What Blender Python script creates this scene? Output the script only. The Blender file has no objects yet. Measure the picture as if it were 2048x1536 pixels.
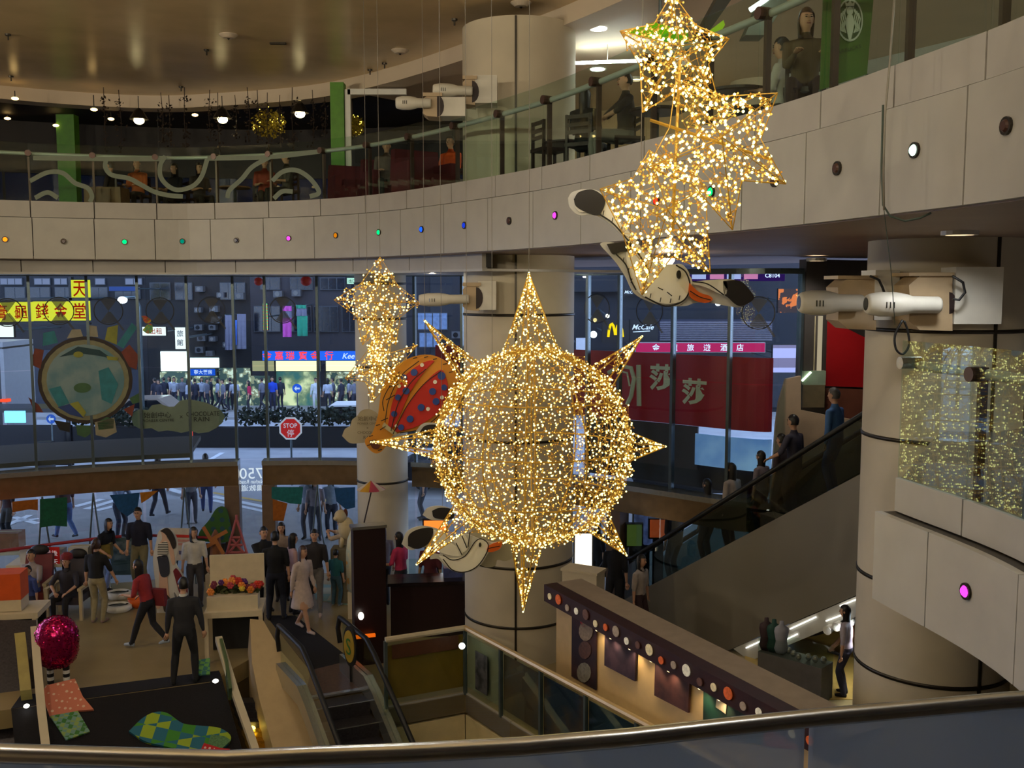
import bpy, bmesh, math, random
import numpy as np
from mathutils import Vector, Matrix

random.seed(7); rng = np.random.default_rng(7)
scene = bpy.context.scene
COL = scene.collection

# ------------------------------------------------------------------ camera
EYE = 6.5                       # eye height above the ground floor
FPX = 2000.0                    # focal length in pixels of the 2048x1536 frame
PITCH = math.atan(193.0 / FPX)  # looking slightly down
cam_d = bpy.data.cameras.new('camera'); cam_d.sensor_width = 36.0; cam_d.lens = 36.0 * FPX / 2048.0
cam_d.clip_start = 0.05; cam_d.clip_end = 500
cam = bpy.data.objects.new('camera', cam_d); COL.objects.link(cam)
cam.location = (0, 0, EYE); cam.rotation_euler = (math.pi / 2 - PITCH, 0, 0)
scene.camera = cam

# ------------------------------------------------------------------ world, exposure
scene.view_settings.view_transform = 'Standard'; scene.view_settings.look = 'None'
scene.view_settings.gamma = 1.0; scene.view_settings.exposure = 0.0
scene.view_settings.use_curve_mapping = False
w = bpy.data.worlds.new('dusk'); scene.world = w; w.use_nodes = True
nt = w.node_tree; nt.nodes.clear()
wo = nt.nodes.new('ShaderNodeOutputWorld'); bg = nt.nodes.new('ShaderNodeBackground')
tc = nt.nodes.new('ShaderNodeTexCoord'); sx = nt.nodes.new('ShaderNodeSeparateXYZ'); cr = nt.nodes.new('ShaderNodeValToRGB')
nt.links.new(tc.outputs['Generated'], sx.inputs[0]); nt.links.new(sx.outputs['Z'], cr.inputs[0])
cr.color_ramp.elements[0].color = (0.46, 0.54, 0.78, 1); cr.color_ramp.elements[1].color = (0.22, 0.31, 0.58, 1)
nt.links.new(cr.outputs[0], bg.inputs[0]); bg.inputs[1].default_value = 5.6
nt.links.new(bg.outputs[0], wo.inputs[0])

cy = scene.cycles; cy.max_bounces = 7; cy.diffuse_bounces = 3; cy.glossy_bounces = 3; cy.transparent_max_bounces = 18; cy.adaptive_threshold = 0.03; cy.sample_clamp_indirect = 6.0

# ------------------------------------------------------------------ lamps added to light the mall (ceiling downlights)
WARM = (1.0, 0.87, 0.64); NEUT = (1.0, 0.95, 0.88); COOL = (0.85, 0.93, 1.0)
# (x, y, z, watts, colour, spot angle deg); each gets a fitting further down
WCOOL = (0.93, 0.97, 1.0)
ADDED_DOWNLIGHTS = [
    (-1.0, 5.0, 11.02, 105, WCOOL, 160), (-6.5, 8.0, 11.02, 200, WARM, 160), (-1.5, 10.5, 11.02, 190, NEUT, 160),
    (-9.0, 13.5, 11.02, 220, WARM, 160), (-4.0, 1.0, 11.02, 130, WCOOL, 160), (2.0, 1.0, 11.02, 105, WCOOL, 160),
    (6.2, 5.5, 6.98, 130, WCOOL, 150), (7.5, 9.0, 6.98, 130, WCOOL, 150), (6.6, 2.0, 6.98, 110, WCOOL, 150), (4.3, 9.7, 7.03, 60, WCOOL, 150),
    (2.4, 15.6, 6.98, 26, WARM, 165), (5.2, 17.2, 6.98, 60, NEUT, 150), (-1.5, 18.9, 6.98, 40, WARM, 165),  # the two widest angles are globes added to brighten the column top
    (4.8, 15.3, 10.86, 330, NEUT, 160), (3.2, 19.5, 10.86, 330, NEUT, 160), (7.2, 11.0, 10.86, 420, NEUT, 160), (6.2, 7.0, 10.86, 300, NEUT, 150), (2.6, 21.5, 10.86, 400, WARM, 150),
]
# unseen wall uplighters added to brighten the oval ceiling: (x, y, z, watts, colour)
ADDED_UPLIGHTS = [(-7.5, -3.75, 9.0, 1900, WARM), (-2.5, -3.75, 9.0, 1900, WARM), (3.0, -3.75, 9.0, 1900, WARM), (-17.6, 5.0, 9.0, 1900, WARM), (-17.6, 9.5, 9.0, 1900, WARM)]

# ------------------------------------------------------------------ pixel <-> place
CP, SP = math.cos(PITCH), math.sin(PITCH)
def ray(px, py):
    a = (px - 1024) / FPX; b = (768 - py) / FPX
    return Vector((a, CP + b * SP, -SP + b * CP))
O = Vector((0, 0, EYE))
def WZ(px, py, z): d = ray(px, py); return O + d * ((z - EYE) / d.z)
def WY(px, py, y): d = ray(px, py); return O + d * (y / d.y)
def WP(px, py, p, n):            # on the plane through p with normal n
    d = ray(px, py); n = Vector(n); return O + d * ((Vector(p) - O).dot(n) / d.dot(n))
def G(px, py): return WZ(px, py, 0)

# ------------------------------------------------------------------ materials
def lin(c):
    def f(v):
        v /= 255.0
        return v / 12.92 if v <= 0.04045 else ((v + 0.055) / 1.055) ** 2.4
    return tuple(f(v) for v in c)
MATS = {}
def pm(name, rgb, rough=0.6, metal=0.0, var=0.12, scale=6.0, emit=None, estr=0.0, bump=0.0, spec=0.5, lincol=None, sheen=0.0):
    """procedural principled material: a base colour broken up by noise"""
    if name in MATS: return MATS[name]
    m = bpy.data.materials.new(name); m.use_nodes = True; MATS[name] = m
    t = m.node_tree; b = t.nodes['Principled BSDF']
    c = lincol or lin(rgb)
    if var > 0:
        n = t.nodes.new('ShaderNodeTexNoise'); n.inputs['Scale'].default_value = scale; n.inputs['Detail'].default_value = 3
        tcn = t.nodes.new('ShaderNodeTexCoord'); t.links.new(tcn.outputs['Object'], n.inputs['Vector'])
        r = t.nodes.new('ShaderNodeValToRGB'); r.color_ramp.elements[0].position = 0.3; r.color_ramp.elements[1].position = 0.7
        r.color_ramp.elements[0].color = (*[max(0, v * (1 - var)) for v in c], 1)
        r.color_ramp.elements[1].color = (*[min(1, v * (1 + var)) for v in c], 1)
        t.links.new(n.outputs['Fac'], r.inputs[0]); t.links.new(r.outputs[0], b.inputs['Base Color'])
        if bump:
            bp = t.nodes.new('ShaderNodeBump'); bp.inputs['Strength'].default_value = bump; bp.inputs['Distance'].default_value = 0.02
            t.links.new(n.outputs['Fac'], bp.inputs['Height']); t.links.new(bp.outputs[0], b.inputs['Normal'])
    else:
        b.inputs['Base Color'].default_value = (*c, 1)
    b.inputs['Roughness'].default_value = rough; b.inputs['Metallic'].default_value = metal
    b.inputs['Specular IOR Level'].default_value = spec
    if emit:
        b.inputs['Emission Color'].default_value = (*lin(emit), 1); b.inputs['Emission Strength'].default_value = estr
    return m
def em(name, rgb, s, sample=True):
    if name in MATS: return MATS[name]
    m = bpy.data.materials.new(name); m.use_nodes = True; MATS[name] = m
    t = m.node_tree; t.nodes.clear(); o = t.nodes.new('ShaderNodeOutputMaterial'); e = t.nodes.new('ShaderNodeEmission')
    e.inputs[0].default_value = (*lin(rgb), 1); e.inputs[1].default_value = s; t.links.new(e.outputs[0], o.inputs[0])
    if not sample: m.cycles.emission_sampling = 'NONE'
    return m
def glassm(name, tint, refl=0.08, milky=0.0, mcol=(200, 215, 225), rough=0.0):
    """thin clear sheet: tinted see-through + mirror reflection + optional milky film"""
    if name in MATS: return MATS[name]
    m = bpy.data.materials.new(name); m.use_nodes = True; MATS[name] = m
    t = m.node_tree; t.nodes.clear(); o = t.nodes.new('ShaderNodeOutputMaterial')
    tr = t.nodes.new('ShaderNodeBsdfTransparent'); tr.inputs[0].default_value = (*tint, 1)
    gl = t.nodes.new('ShaderNodeBsdfGlossy'); gl.inputs['Roughness'].default_value = rough
    lw = t.nodes.new('ShaderNodeLayerWeight'); lw.inputs[0].default_value = 0.25
    mp = t.nodes.new('ShaderNodeMapRange'); mp.inputs['To Min'].default_value = refl; mp.inputs['To Max'].default_value = 0.22
    pw = t.nodes.new('ShaderNodeMath'); pw.operation = 'POWER'; pw.inputs[1].default_value = 2.0
    t.links.new(lw.outputs['Fresnel'], pw.inputs[0]); t.links.new(pw.outputs[0], mp.inputs[0])
    mx = t.nodes.new('ShaderNodeMixShader'); t.links.new(mp.outputs[0], mx.inputs[0])
    t.links.new(tr.outputs[0], mx.inputs[1]); t.links.new(gl.outputs[0], mx.inputs[2])
    out = mx
    if milky:
        df = t.nodes.new('ShaderNodeBsdfDiffuse'); df.inputs[0].default_value = (*lin(mcol), 1)
        tl = t.nodes.new('ShaderNodeBsdfTranslucent'); tl.inputs[0].default_value = (*lin(mcol), 1); m3 = t.nodes.new('ShaderNodeMixShader'); t.links.new(df.outputs[0], m3.inputs[1]); t.links.new(tl.outputs[0], m3.inputs[2])
        m2 = t.nodes.new('ShaderNodeMixShader'); m2.inputs[0].default_value = milky
        t.links.new(mx.outputs[0], m2.inputs[1]); t.links.new(m3.outputs[0], m2.inputs[2]); out = m2
    t.links.new(out.outputs[0], o.inputs[0])
    return m
def pattern(name, kind, c1, c2, scale=4.0, rough=0.7, c3=None, emitk=0.0):
    """two-colour cloth or print: checks, dots, stripes, planks, blotches"""
    if name in MATS: return MATS[name]
    m = bpy.data.materials.new(name); m.use_nodes = True; MATS[name] = m
    t = m.node_tree; b = t.nodes['Principled BSDF']; b.inputs['Roughness'].default_value = rough
    tcn = t.nodes.new('ShaderNodeTexCoord'); A = (*lin(c1), 1); B = (*lin(c2), 1)
    def ramp(src, cols, const=True):
        r = t.nodes.new('ShaderNodeValToRGB'); r.color_ramp.interpolation = 'CONSTANT' if const else 'LINEAR'
        e = r.color_ramp.elements
        e[0].position, e[0].color = cols[0]; e[1].position, e[1].color = cols[1]
        for p, c in cols[2:]:
            x = e.new(p); x.color = c
        t.links.new(src, r.inputs[0]); return r.outputs[0]
    if kind == 'check':
        ck = t.nodes.new('ShaderNodeTexChecker'); ck.inputs['Scale'].default_value = scale
        ck.inputs['Color1'].default_value = A; ck.inputs['Color2'].default_value = B
        t.links.new(tcn.outputs['Object'], ck.inputs[0]); src = ck.outputs[0]
        if c3:
            c2n = t.nodes.new('ShaderNodeTexChecker'); c2n.inputs['Scale'].default_value = scale / 2
            c2n.inputs['Color1'].default_value = A; c2n.inputs['Color2'].default_value = (*lin(c3), 1)
            t.links.new(tcn.outputs['Object'], c2n.inputs[0]); t.links.new(c2n.outputs[0], ck.inputs['Color1'])
    elif kind == 'dots':
        v = t.nodes.new('ShaderNodeTexVoronoi'); v.inputs['Scale'].default_value = scale; v.inputs['Randomness'].default_value = 0.15
        t.links.new(tcn.outputs['Object'], v.inputs['Vector']); src = ramp(v.outputs['Distance'], [(0.0, B), (0.27, A)])
    elif kind == 'stripe':
        wv = t.nodes.new('ShaderNodeTexWave'); wv.inputs['Scale'].default_value = scale; wv.bands_direction = 'Z'
        t.links.new(tcn.outputs['Object'], wv.inputs['Vector']); src = ramp(wv.outputs['Fac'], [(0.0, A), (0.5, B)])
    else:                                                        # blotches of print
        n = t.nodes.new('ShaderNodeTexNoise'); n.inputs['Scale'].default_value = scale; n.inputs['Detail'].default_value = 4
        t.links.new(tcn.outputs['Object'], n.inputs['Vector'])
        cols = [(0.40, A), (0.60, B)] + ([(0.5, (*lin(c3), 1))] if c3 else [])
        src = ramp(n.outputs['Fac'], cols, kind == 'patch')
    t.links.new(src, b.inputs['Base Color'])
    if emitk:
        t.links.new(src, b.inputs['Emission Color']); b.inputs['Emission Strength'].default_value = emitk
    return m

# ------------------------------------------------------------------ mesh builder
ORG = {}
class MB:
    def __init__(s): s.v = []; s.f = []; s.m = []
    def add(s, vs, fs, mi=0):
        b = len(s.v); s.v += [tuple(v) for v in vs]; s.f += [tuple(b + i for i in f) for f in fs]; s.m += [mi] * len(fs); return s
    def hexa(s, p, mi=0):        # 8 corners: bottom 0-3, top 4-7
        return s.add(p, [(0, 3, 2, 1), (4, 5, 6, 7), (0, 1, 5, 4), (1, 2, 6, 5), (2, 3, 7, 6), (3, 0, 4, 7)], mi)
    def box(s, c, d, rz=0.0, mi=0, taper=1.0):
        cx, cy, cz = c; hx, hy, hz = d[0] / 2, d[1] / 2, d[2] / 2; co, si = math.cos(rz), math.sin(rz); P = []
        for k, z in ((1.0, -hz), (taper, hz)):
            for x, y in ((-hx, -hy), (hx, -hy), (hx, hy), (-hx, hy)):
                x *= k; y *= k; P.append((cx + x * co - y * si, cy + x * si + y * co, cz + z))
        return s.hexa(P, mi)
    def obox(s, o, ux, uy, uz, mi=0):   # corner o and three edge vectors
        o, ux, uy, uz = map(Vector, (o, ux, uy, uz))
        return s.hexa([o, o + ux, o + ux + uy, o + uy, o + uz, o + ux + uz, o + ux + uy + uz, o + uy + uz], mi)
    def prism(s, pts, dv, mi=0):        # polygon (3-D points) pushed along dv
        n = len(pts); dv = Vector(dv); P = [Vector(p) for p in pts]
        return s.add(P + [p + dv for p in P], [tuple(range(n - 1, -1, -1)), tuple(range(n, 2 * n))] + [(i, (i + 1) % n, n + (i + 1) % n, n + i) for i in range(n)], mi)
    def loft(s, rings, mi=0, caps=True, closed=True):
        n = len(rings[0]); vs = [p for r in rings for p in r]; fs = []
        for k in range(len(rings) - 1):
            for i in range(n if closed else n - 1):
                j = (i + 1) % n; fs.append((k * n + i, k * n + j, (k + 1) * n + j, (k + 1) * n + i))
        if caps:
            fs.append(tuple(range(n - 1, -1, -1))); fs.append(tuple((len(rings) - 1) * n + i for i in range(n)))
        return s.add(vs, fs, mi)
    def tube(s, pts, r, n=8, mi=0, caps=True, flat=1.0):
        P = [Vector(p) for p in pts]; R = r if isinstance(r, (list, tuple)) else [r] * len(P); rings = []; up = None
        for i, p in enumerate(P):
            t = (P[min(i + 1, len(P) - 1)] - P[max(i - 1, 0)])
            t = t.normalized() if t.length > 1e-9 else Vector((0, 0, 1))
            if up is None: up = Vector((0, 0, 1)) if abs(t.z) < 0.9 else Vector((0, 1, 0))
            a = t.cross(up); a = a.normalized() if a.length > 1e-6 else t.orthogonal().normalized()
            b = a.cross(t).normalized(); up = b
            rings.append([p + (a * math.cos(2 * math.pi * k / n) + b * math.sin(2 * math.pi * k / n) * flat) * R[i] for k in range(n)])
        return s.loft(rings, mi, caps)
    def lathe(s, prof, c=(0, 0, 0), n=16, mi=0, sx=1.0, sy=1.0, caps=True):
        rings = [[(c[0] + r * sx * math.cos(2 * math.pi * k / n), c[1] + r * sy * math.sin(2 * math.pi * k / n), c[2] + z) for k in range(n)] for r, z in prof]
        return s.loft(rings, mi, caps)
    def ball(s, c, r, seg=12, ring=8, mi=0):
        rx, ry, rz = r if isinstance(r, (tuple, list)) else (r, r, r)
        prof = [(math.sin(math.pi * (i + 0.02) / (ring + 0.04)), -math.cos(math.pi * (i + 0.02) / (ring + 0.04))) for i in range(ring + 1)]
        rings = [[(c[0] + rx * a * math.cos(2 * math.pi * k / seg), c[1] + ry * a * math.sin(2 * math.pi * k / seg), c[2] + rz * z) for k in range(seg)] for a, z in prof]
        return s.loft(rings, mi, True)
    def build(s, name, mats, parent=None, smooth=False, local=False, origin=None):
        me = bpy.data.meshes.new(name)
        if not isinstance(mats, (list, tuple)): mats = [mats]
        for m in mats: me.materials.append(m)
        V = np.array(s.v, dtype=float).reshape(-1, 3)
        if local: org = np.zeros(3)
        elif parent is not None: org = np.array(ORG.get(parent, (0, 0, 0)), float)
        else:
            org = np.array(origin, float) if origin is not None else np.array([(V[:, 0].min() + V[:, 0].max()) / 2, (V[:, 1].min() + V[:, 1].max()) / 2, V[:, 2].min()])
        me.from_pydata((V - org).tolist(), [], s.f)
        if len(mats) > 1: me.polygons.foreach_set('material_index', s.m)
        if smooth: me.polygons.foreach_set('use_smooth', [True] * len(me.polygons))
        me.update()
        o = bpy.data.objects.new(name, me); COL.objects.link(o)
        if parent is not None: o.parent = parent; ORG[o] = tuple(org)
        else:
            o.location = org; ORG[o] = tuple(org)
        return o
def tag(o, label=None, cat=None, group=None, kind=None):
    if label: o['label'] = label
    if cat: o['category'] = cat
    if group: o['group'] = group
    if kind: o['kind'] = kind
    return o
def thing(name, label, cat, loc=(0, 0, 0), rz=0.0, group=None, kind=None):
    o = bpy.data.objects.new(name, None); COL.objects.link(o); o.empty_display_size = 0.1
    o.location = loc; o.rotation_euler = (0, 0, rz); ORG[o] = tuple(loc)
    return tag(o, label, cat, group, kind)
def struct(o, label=None): return tag(o, label, None, None, 'structure')
def child_copy(o, parent, loc=(0, 0, 0), rz=0.0):
    c = o.copy(); COL.objects.link(c); c.parent = parent; c.location = loc; c.rotation_euler = (0, 0, rz); return c
def copy_tree(o, loc, rz, label=None, group=None):
    r = o.copy(); COL.objects.link(r); r.location = loc; r.rotation_euler = (0, 0, rz); ORG[r] = tuple(loc)
    if label: r['label'] = label
    if group: r['group'] = group
    for ch in list(o.children):
        c = ch.copy(); COL.objects.link(c); c.parent = r
        for g in list(ch.children):
            d = g.copy(); COL.objects.link(d); d.parent = c
    return r

# ------------------------------------------------------------------ lettering
TXT = {}
def text_geo(body, extrude=0.0, bold=0.0):
    k = (body, extrude, bold)
    if k in TXT: return TXT[k]
    c = bpy.data.curves.new('t', 'FONT'); c.body = body; c.extrude = extrude; c.offset = bold; c.align_x = 'CENTER'; c.resolution_u = 3
    o = bpy.data.objects.new('t', c); COL.objects.link(o)
    dg = bpy.context.evaluated_depsgraph_get(); me = bpy.data.meshes.new_from_object(o.evaluated_get(dg))
    V = np.array([v.co[:] for v in me.vertices]).reshape(-1, 3); F = [tuple(p.vertices) for p in me.polygons]
    V[:, 0] -= (V[:, 0].min() + V[:, 0].max()) / 2; V[:, 1] -= (V[:, 1].min() + V[:, 1].max()) / 2
    sz = (np.ptp(V[:, 0]), np.ptp(V[:, 1]))
    bpy.data.objects.remove(o); bpy.data.curves.remove(c); bpy.data.meshes.remove(me)
    TXT[k] = (V, F, sz); return TXT[k]
def letters(mb, body, c, ux, uy, width=None, height=None, mi=0, ext=0.0, skew=0.0, mirror=False, bold=0.0):
    """lettering centred on c; ux runs along the line of writing, uy up"""
    V, F, sz = text_geo(body, ext, bold); ux = Vector(ux).normalized(); uy = Vector(uy).normalized(); c = Vector(c); un = ux.cross(uy)
    kx = (width / sz[0]) if width else None; ky = (height / sz[1]) if height else None
    kx = kx or ky; ky = ky or kx
    sg = -1 if mirror else 1
    mb.add([c + ux * (sg * v[0] * kx + skew * v[1] * ky) + uy * (v[1] * ky) + un * v[2] for v in V], F, mi); return mb

# ------------------------------------------------------------------ plan curves
class Curve:
    def __init__(s, pts, n=24):
        P = [Vector((p[0], p[1])) for p in pts]; out = []
        Q = [2 * P[0] - P[1]] + P + [2 * P[-1] - P[-2]]
        for i in range(1, len(Q) - 2):
            for k in range(n):
                t = k / n; a, b, c, d = Q[i - 1], Q[i], Q[i + 1], Q[i + 2]
                out.append(0.5 * ((2 * b) + (c - a) * t + (2 * a - 5 * b + 4 * c - d) * t * t + (3 * b - a - 3 * c + d) * t ** 3))
        out.append(P[-1]); s.p = out; s.s = [0.0]
        for a, b in zip(out, out[1:]): s.s.append(s.s[-1] + (b - a).length)
        s.L = s.s[-1]
    def at(s, d):
        d = min(max(d, 0), s.L); i = max(0, min(int(np.searchsorted(s.s, d)) - 1, len(s.p) - 2))
        t = (d - s.s[i]) / max(1e-9, s.s[i + 1] - s.s[i]); return s.p[i].lerp(s.p[i + 1], t)
    def tan(s, d): return (s.at(d + 0.08) - s.at(d - 0.08)).normalized()
    def nor(s, d): t = s.tan(d); return Vector((-t.y, t.x))      # left of the travel direction
    def off(s, d, o, z): p = s.at(d) + s.nor(d) * o; return Vector((p.x, p.y, z))
    def hit(s, px, py=575, last=False):   # arclength where the pixel's line of sight crosses the curve in plan
        r = ray(px, py); k = r.x / r.y; best = None
        for i in range(len(s.p) - 1):
            a, b = s.p[i], s.p[i + 1]; fa = a.x - k * a.y; fb = b.x - k * b.y
            if fa * fb <= 0 and fa != fb and a.y > 0.3:
                best = s.s[i] + fa / (fa - fb) * (s.s[i + 1] - s.s[i])
                if not last: break
        return best
    def pix(s, px, py, o=0.0):            # place on the upright surface over the curve seen at that pixel
        d = s.hit(px, py); p = s.at(d); z = WY(px, py, p.y).z; q = s.off(d, o, z); return q, d
def zpix(px, py, y):             # height of the pixel row at forward distance y
    return WY(px, py, y).z
def ribbon(mb, cv, s0, s1, o0, o1, z0, z1, n=None, mi=0):
    """a slab following a plan curve: offsets o0..o1, heights z0..z1"""
    n = n or max(2, int((s1 - s0) / 0.25)); R = []
    for k in range(n + 1):
        d = s0 + (s1 - s0) * k / n
        R.append([cv.off(d, o0, z0), cv.off(d, o1, z0), cv.off(d, o1, z1), cv.off(d, o0, z1)])
    return mb.loft(R, mi)
# ================================================================== THE SETTING
BEIGE = pm('beige_panel', (162, 157, 147), 0.45, var=0.05, scale=3)
BEIGE2 = pm('beige_kerb', (160, 154, 145), 0.5, var=0.05, scale=3)
CREAM = pm('cream_wall', (196, 184, 160), 0.6, var=0.06, scale=2)
SOFFIT = pm('soffit_paint', (150, 128, 110), 0.5, var=0.08, scale=1.5)
CEILD = pm('ceiling_gloss', (232, 204, 156), 0.26, var=0.10, scale=0.9, bump=0.03, spec=0.8)
CEILW = pm('ceiling_white', (205, 188, 165), 0.6, var=0.05, scale=1)
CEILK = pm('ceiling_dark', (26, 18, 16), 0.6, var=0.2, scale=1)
JOINT = pm('dark_joint', (40, 36, 32), 0.6, var=0)
BAND = pm('dark_metal_band', (58, 52, 44), 0.35, 0.6, var=0.1)
STEEL = pm('brushed_steel', (190, 190, 185), 0.25, 0.9, var=0.08, scale=20)
BRONZE = pm('bronze_metal', (168, 140, 105), 0.22, 0.85, var=0.15, scale=5)
RAILP = pm('pale_rail', (188, 188, 178), 0.4, 0.2, var=0.04)
KNOB = pm('brown_knob', (80, 58, 48), 0.4, 0.4, var=0.1)
GLASS = glassm('balustrade_glass', (0.88, 0.95, 0.91), 0.022)
FGLASS = glassm('facade_glass', (0.90, 0.96, 0.97), 0.05)
CGLASS = glassm('near_glass', (0.78, 0.84, 0.90), 0.08, milky=0.5, mcol=(196, 212, 240))  # bluish milkiness stands for reflections in the near glass
WHITE = pm('white_paint', (222, 220, 212), 0.5, var=0.04)
BLACKM = pm('black_paint', (18, 17, 18), 0.5, var=0.15)
DARKWOOD = pm('dark_wood', (48, 30, 24), 0.45, var=0.25, scale=9)
TILE = pm('floor_tile', (150, 132, 92), 0.35, var=0.10, scale=1.6)
CARPET = pm('black_carpet', (22, 20, 26), 0.95, var=0.25, scale=40)
MULL = pm('mullion_metal', (95, 108, 112), 0.3, 0.6, var=0.1)

UC = Curve([(-15.2, 10.0), (-14.4, 13.0), (-13.0, 15.8), (-11.6, 17.6), (-9.7, 19.15), (-7.19, 19.95), (-5.86, 19.9), (-3.64, 19.05), (-1.93, 17.5), (0.25, 14.27), (1.46, 11.64), (2.42, 9.33), (2.88, 7.61), (3.15, 6.2), (3.2, 4.4), (2.7, 2.2), (0.8, 0.7), (-2.5, 0.5)])
VC = Curve([(-16.0, 15.2), (-13.6, 18.8)] + [WZ(x, y, 2.1)[:2] for x, y in ((0, 996), (277, 976), (470, 968), (700, 966))] + [(-1.0, 21.7)] + [WZ(x, y, 2.65)[:2] for x, y in ((1250, 965), (1500, 1000))] + [(5.4, 18.1), (7.5, 18.9), (13.9, 19.2)])
RC = Curve([(-17.2, 12), (-16.5, 17), (-14.6, 20.8), (-11.76, 23.5), (-9.0, 24.7), (-6.86, 24.4), (-4.41, 23.4), (-2.36, 21.5), (-.22, 18.7), (1.32, 16.4), (2.9, 13.2), (4.2, 9.5), (4.6, 6), (4.4, 2), (2.5, -3.6)])
Z_FB, Z_FT, Z_KT, Z_GT, Z_HR = 7.05, 7.83, 8.15, 9.24, 9.05

# ---- ceilings and upper slab
m = MB(); pts = [(p.x, p.y, 11.1) for p in RC.p[::4]] + [(-13.5, -3.8, 11.1), (-17.0, 6, 11.1)]
m.prism(pts, (0, 0, 0.06)); struct(m.build('ceiling', CEILD), 'glossy warm beige oval ceiling over the atrium')
m = MB(); ribbon(m, RC, 0, RC.L, -0.12, 0.0, 10.80, 11.1); ribbon(m, RC, 0, RC.L, 0.0, 0.42, 10.80, 10.86)
struct(m.build('trim_1', CEILW, smooth=False), 'pale curved lip around the oval ceiling')
s690 = RC.hit(690, 180)
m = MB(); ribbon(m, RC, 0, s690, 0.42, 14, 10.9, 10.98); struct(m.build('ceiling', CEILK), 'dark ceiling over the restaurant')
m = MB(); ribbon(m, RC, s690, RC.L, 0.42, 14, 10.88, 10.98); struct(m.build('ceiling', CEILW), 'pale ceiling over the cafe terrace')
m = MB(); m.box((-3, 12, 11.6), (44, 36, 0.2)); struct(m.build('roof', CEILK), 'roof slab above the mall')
m = MB(); ribbon(m, UC, 0, UC.L, 0.06, 9.5, 7.83, 8.05); struct(m.build('upper_floor', pm('upper_floor', (92, 80, 70), 0.5)), 'upper gallery floor slab')
m = MB(); ribbon(m, UC, 0, UC.L, 0.02, 9.5, Z_FB - 0.01, Z_FB + 0.05); struct(m.build('ceiling', SOFFIT), 'brownish soffit under the upper gallery')

# ---- upper gallery front: fascia panels with coloured lamps, kerb panels
LEDC = {'off': (70, 45, 38), 'green': (0, 235, 110), 'teal': (0, 130, 105), 'navy': (24, 26, 70), 'magenta': (235, 60, 215), 'amber': (205, 120, 10), 'orange': (255, 130, 20), 'blue': (20, 80, 255), 'dblue': (25, 55, 200), 'red': (220, 40, 20), 'white': (215, 255, 230)}
def led_mat(k):
    return pm('lamp_' + k, LEDC[k], 0.3, var=0) if k in ('off', 'navy') else em('lamp_' + k, LEDC[k], 2.2 if k not in ('teal', 'amber', 'dblue') else 1.2, False)
fas = thing('gallery_fascia', None, None, (0, 0, 0), kind='structure'); fas['label'] = 'beige panelled front of the upper gallery'
leds = [(10, 479, 'orange'), (128, 483, 'off'), (250, 484, 'green'), (367, 483, 'teal'), (476, 481, 'navy'), (581, 477, 'magenta'), (676, 471, 'amber'), (763, 465, 'green'), (849, 459, 'blue'), (935, 451, 'dblue'), (1025, 442, 'off'), (1118, 431, 'magenta'), (1215, 416, 'off'), (1322, 402, 'red'), (1432, 384, 'green'), (1560, 362, 'off'), (1687, 337, 'off'), (1843, 301, 'white'), (2030, 252, 'off')]
jp = [-60, 66, 190, 311, 424, 530, 632, 722, 806, 893, 981, 1072, 1168, 1268, 1375, 1490, 1617, 1768, 1936, 2110]
js = [UC.hit(x, 480) for x in jp]
extra0 = [js[0] - 1.25 * k for k in range(5, 0, -1)]; extra1 = [js[-1] + 1.2 * k for k in range(1, 8) if js[-1] + 1.2 * k < UC.L]
allj = extra0 + js + extra1
for i, (a, b) in enumerate(zip(allj, allj[1:])):
    m = MB(); ribbon(m, UC, a + .008, b - .008, -0.05, 0.03, Z_FB, Z_FT, n=5); p = m.build('fascia_panel', BEIGE, fas)
    for x, y, k in leds:
        q, d = UC.pix(x, y, -0.05)
        if a < d <= b:
            n3 = Vector((*(-UC.nor(d)), 0)); L = MB(); L.tube([q, q + n3 * 0.02], 0.058, 14); o = L.build('lamp_rim', BAND, p)
            L = MB(); L.tube([q + n3 * 0.02, q + n3 * 0.034], [0.042, 0.03], 12); o = L.build('lamp_lens', led_mat(k), p); o['label'] = k.replace('dblue', 'blue').replace('off', 'unlit brown').replace('navy', 'unlit dark') + ' round lamp'
m = MB(); ribbon(m, UC, 0, UC.L, 0.03, 0.06, Z_FB, Z_KT); m.build('joint_backing', JOINT, fas)
# lower ring above the street glazing
e1 = UC.hit(932, 520); low = [UC.hit(x, 535) for x in (-60, 41, 182, 325, 455, 573, 683, 790)] + [e1]
m = MB(); ribbon(m, UC, 0, e1, 0.38, 0.5, 6.82, Z_FB); m.build('lower_ring_backing', JOINT, fas)
for a, b in zip(low, low[1:]):
    m = MB(); ribbon(m, UC, a + .008, b - .008, 0.30, 0.40, 6.80, Z_FB - .012, n=5); m.build('lower_ring_panel', BEIGE2, fas)
m = MB(); ribbon(m, UC, 0, e1, 0.3, 3.6, 6.76, 6.80); struct(m.build('ceiling', pm('head_soffit', (170, 165, 155), 0.35, var=0.05)), 'pale soffit over the street glazing')

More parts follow.
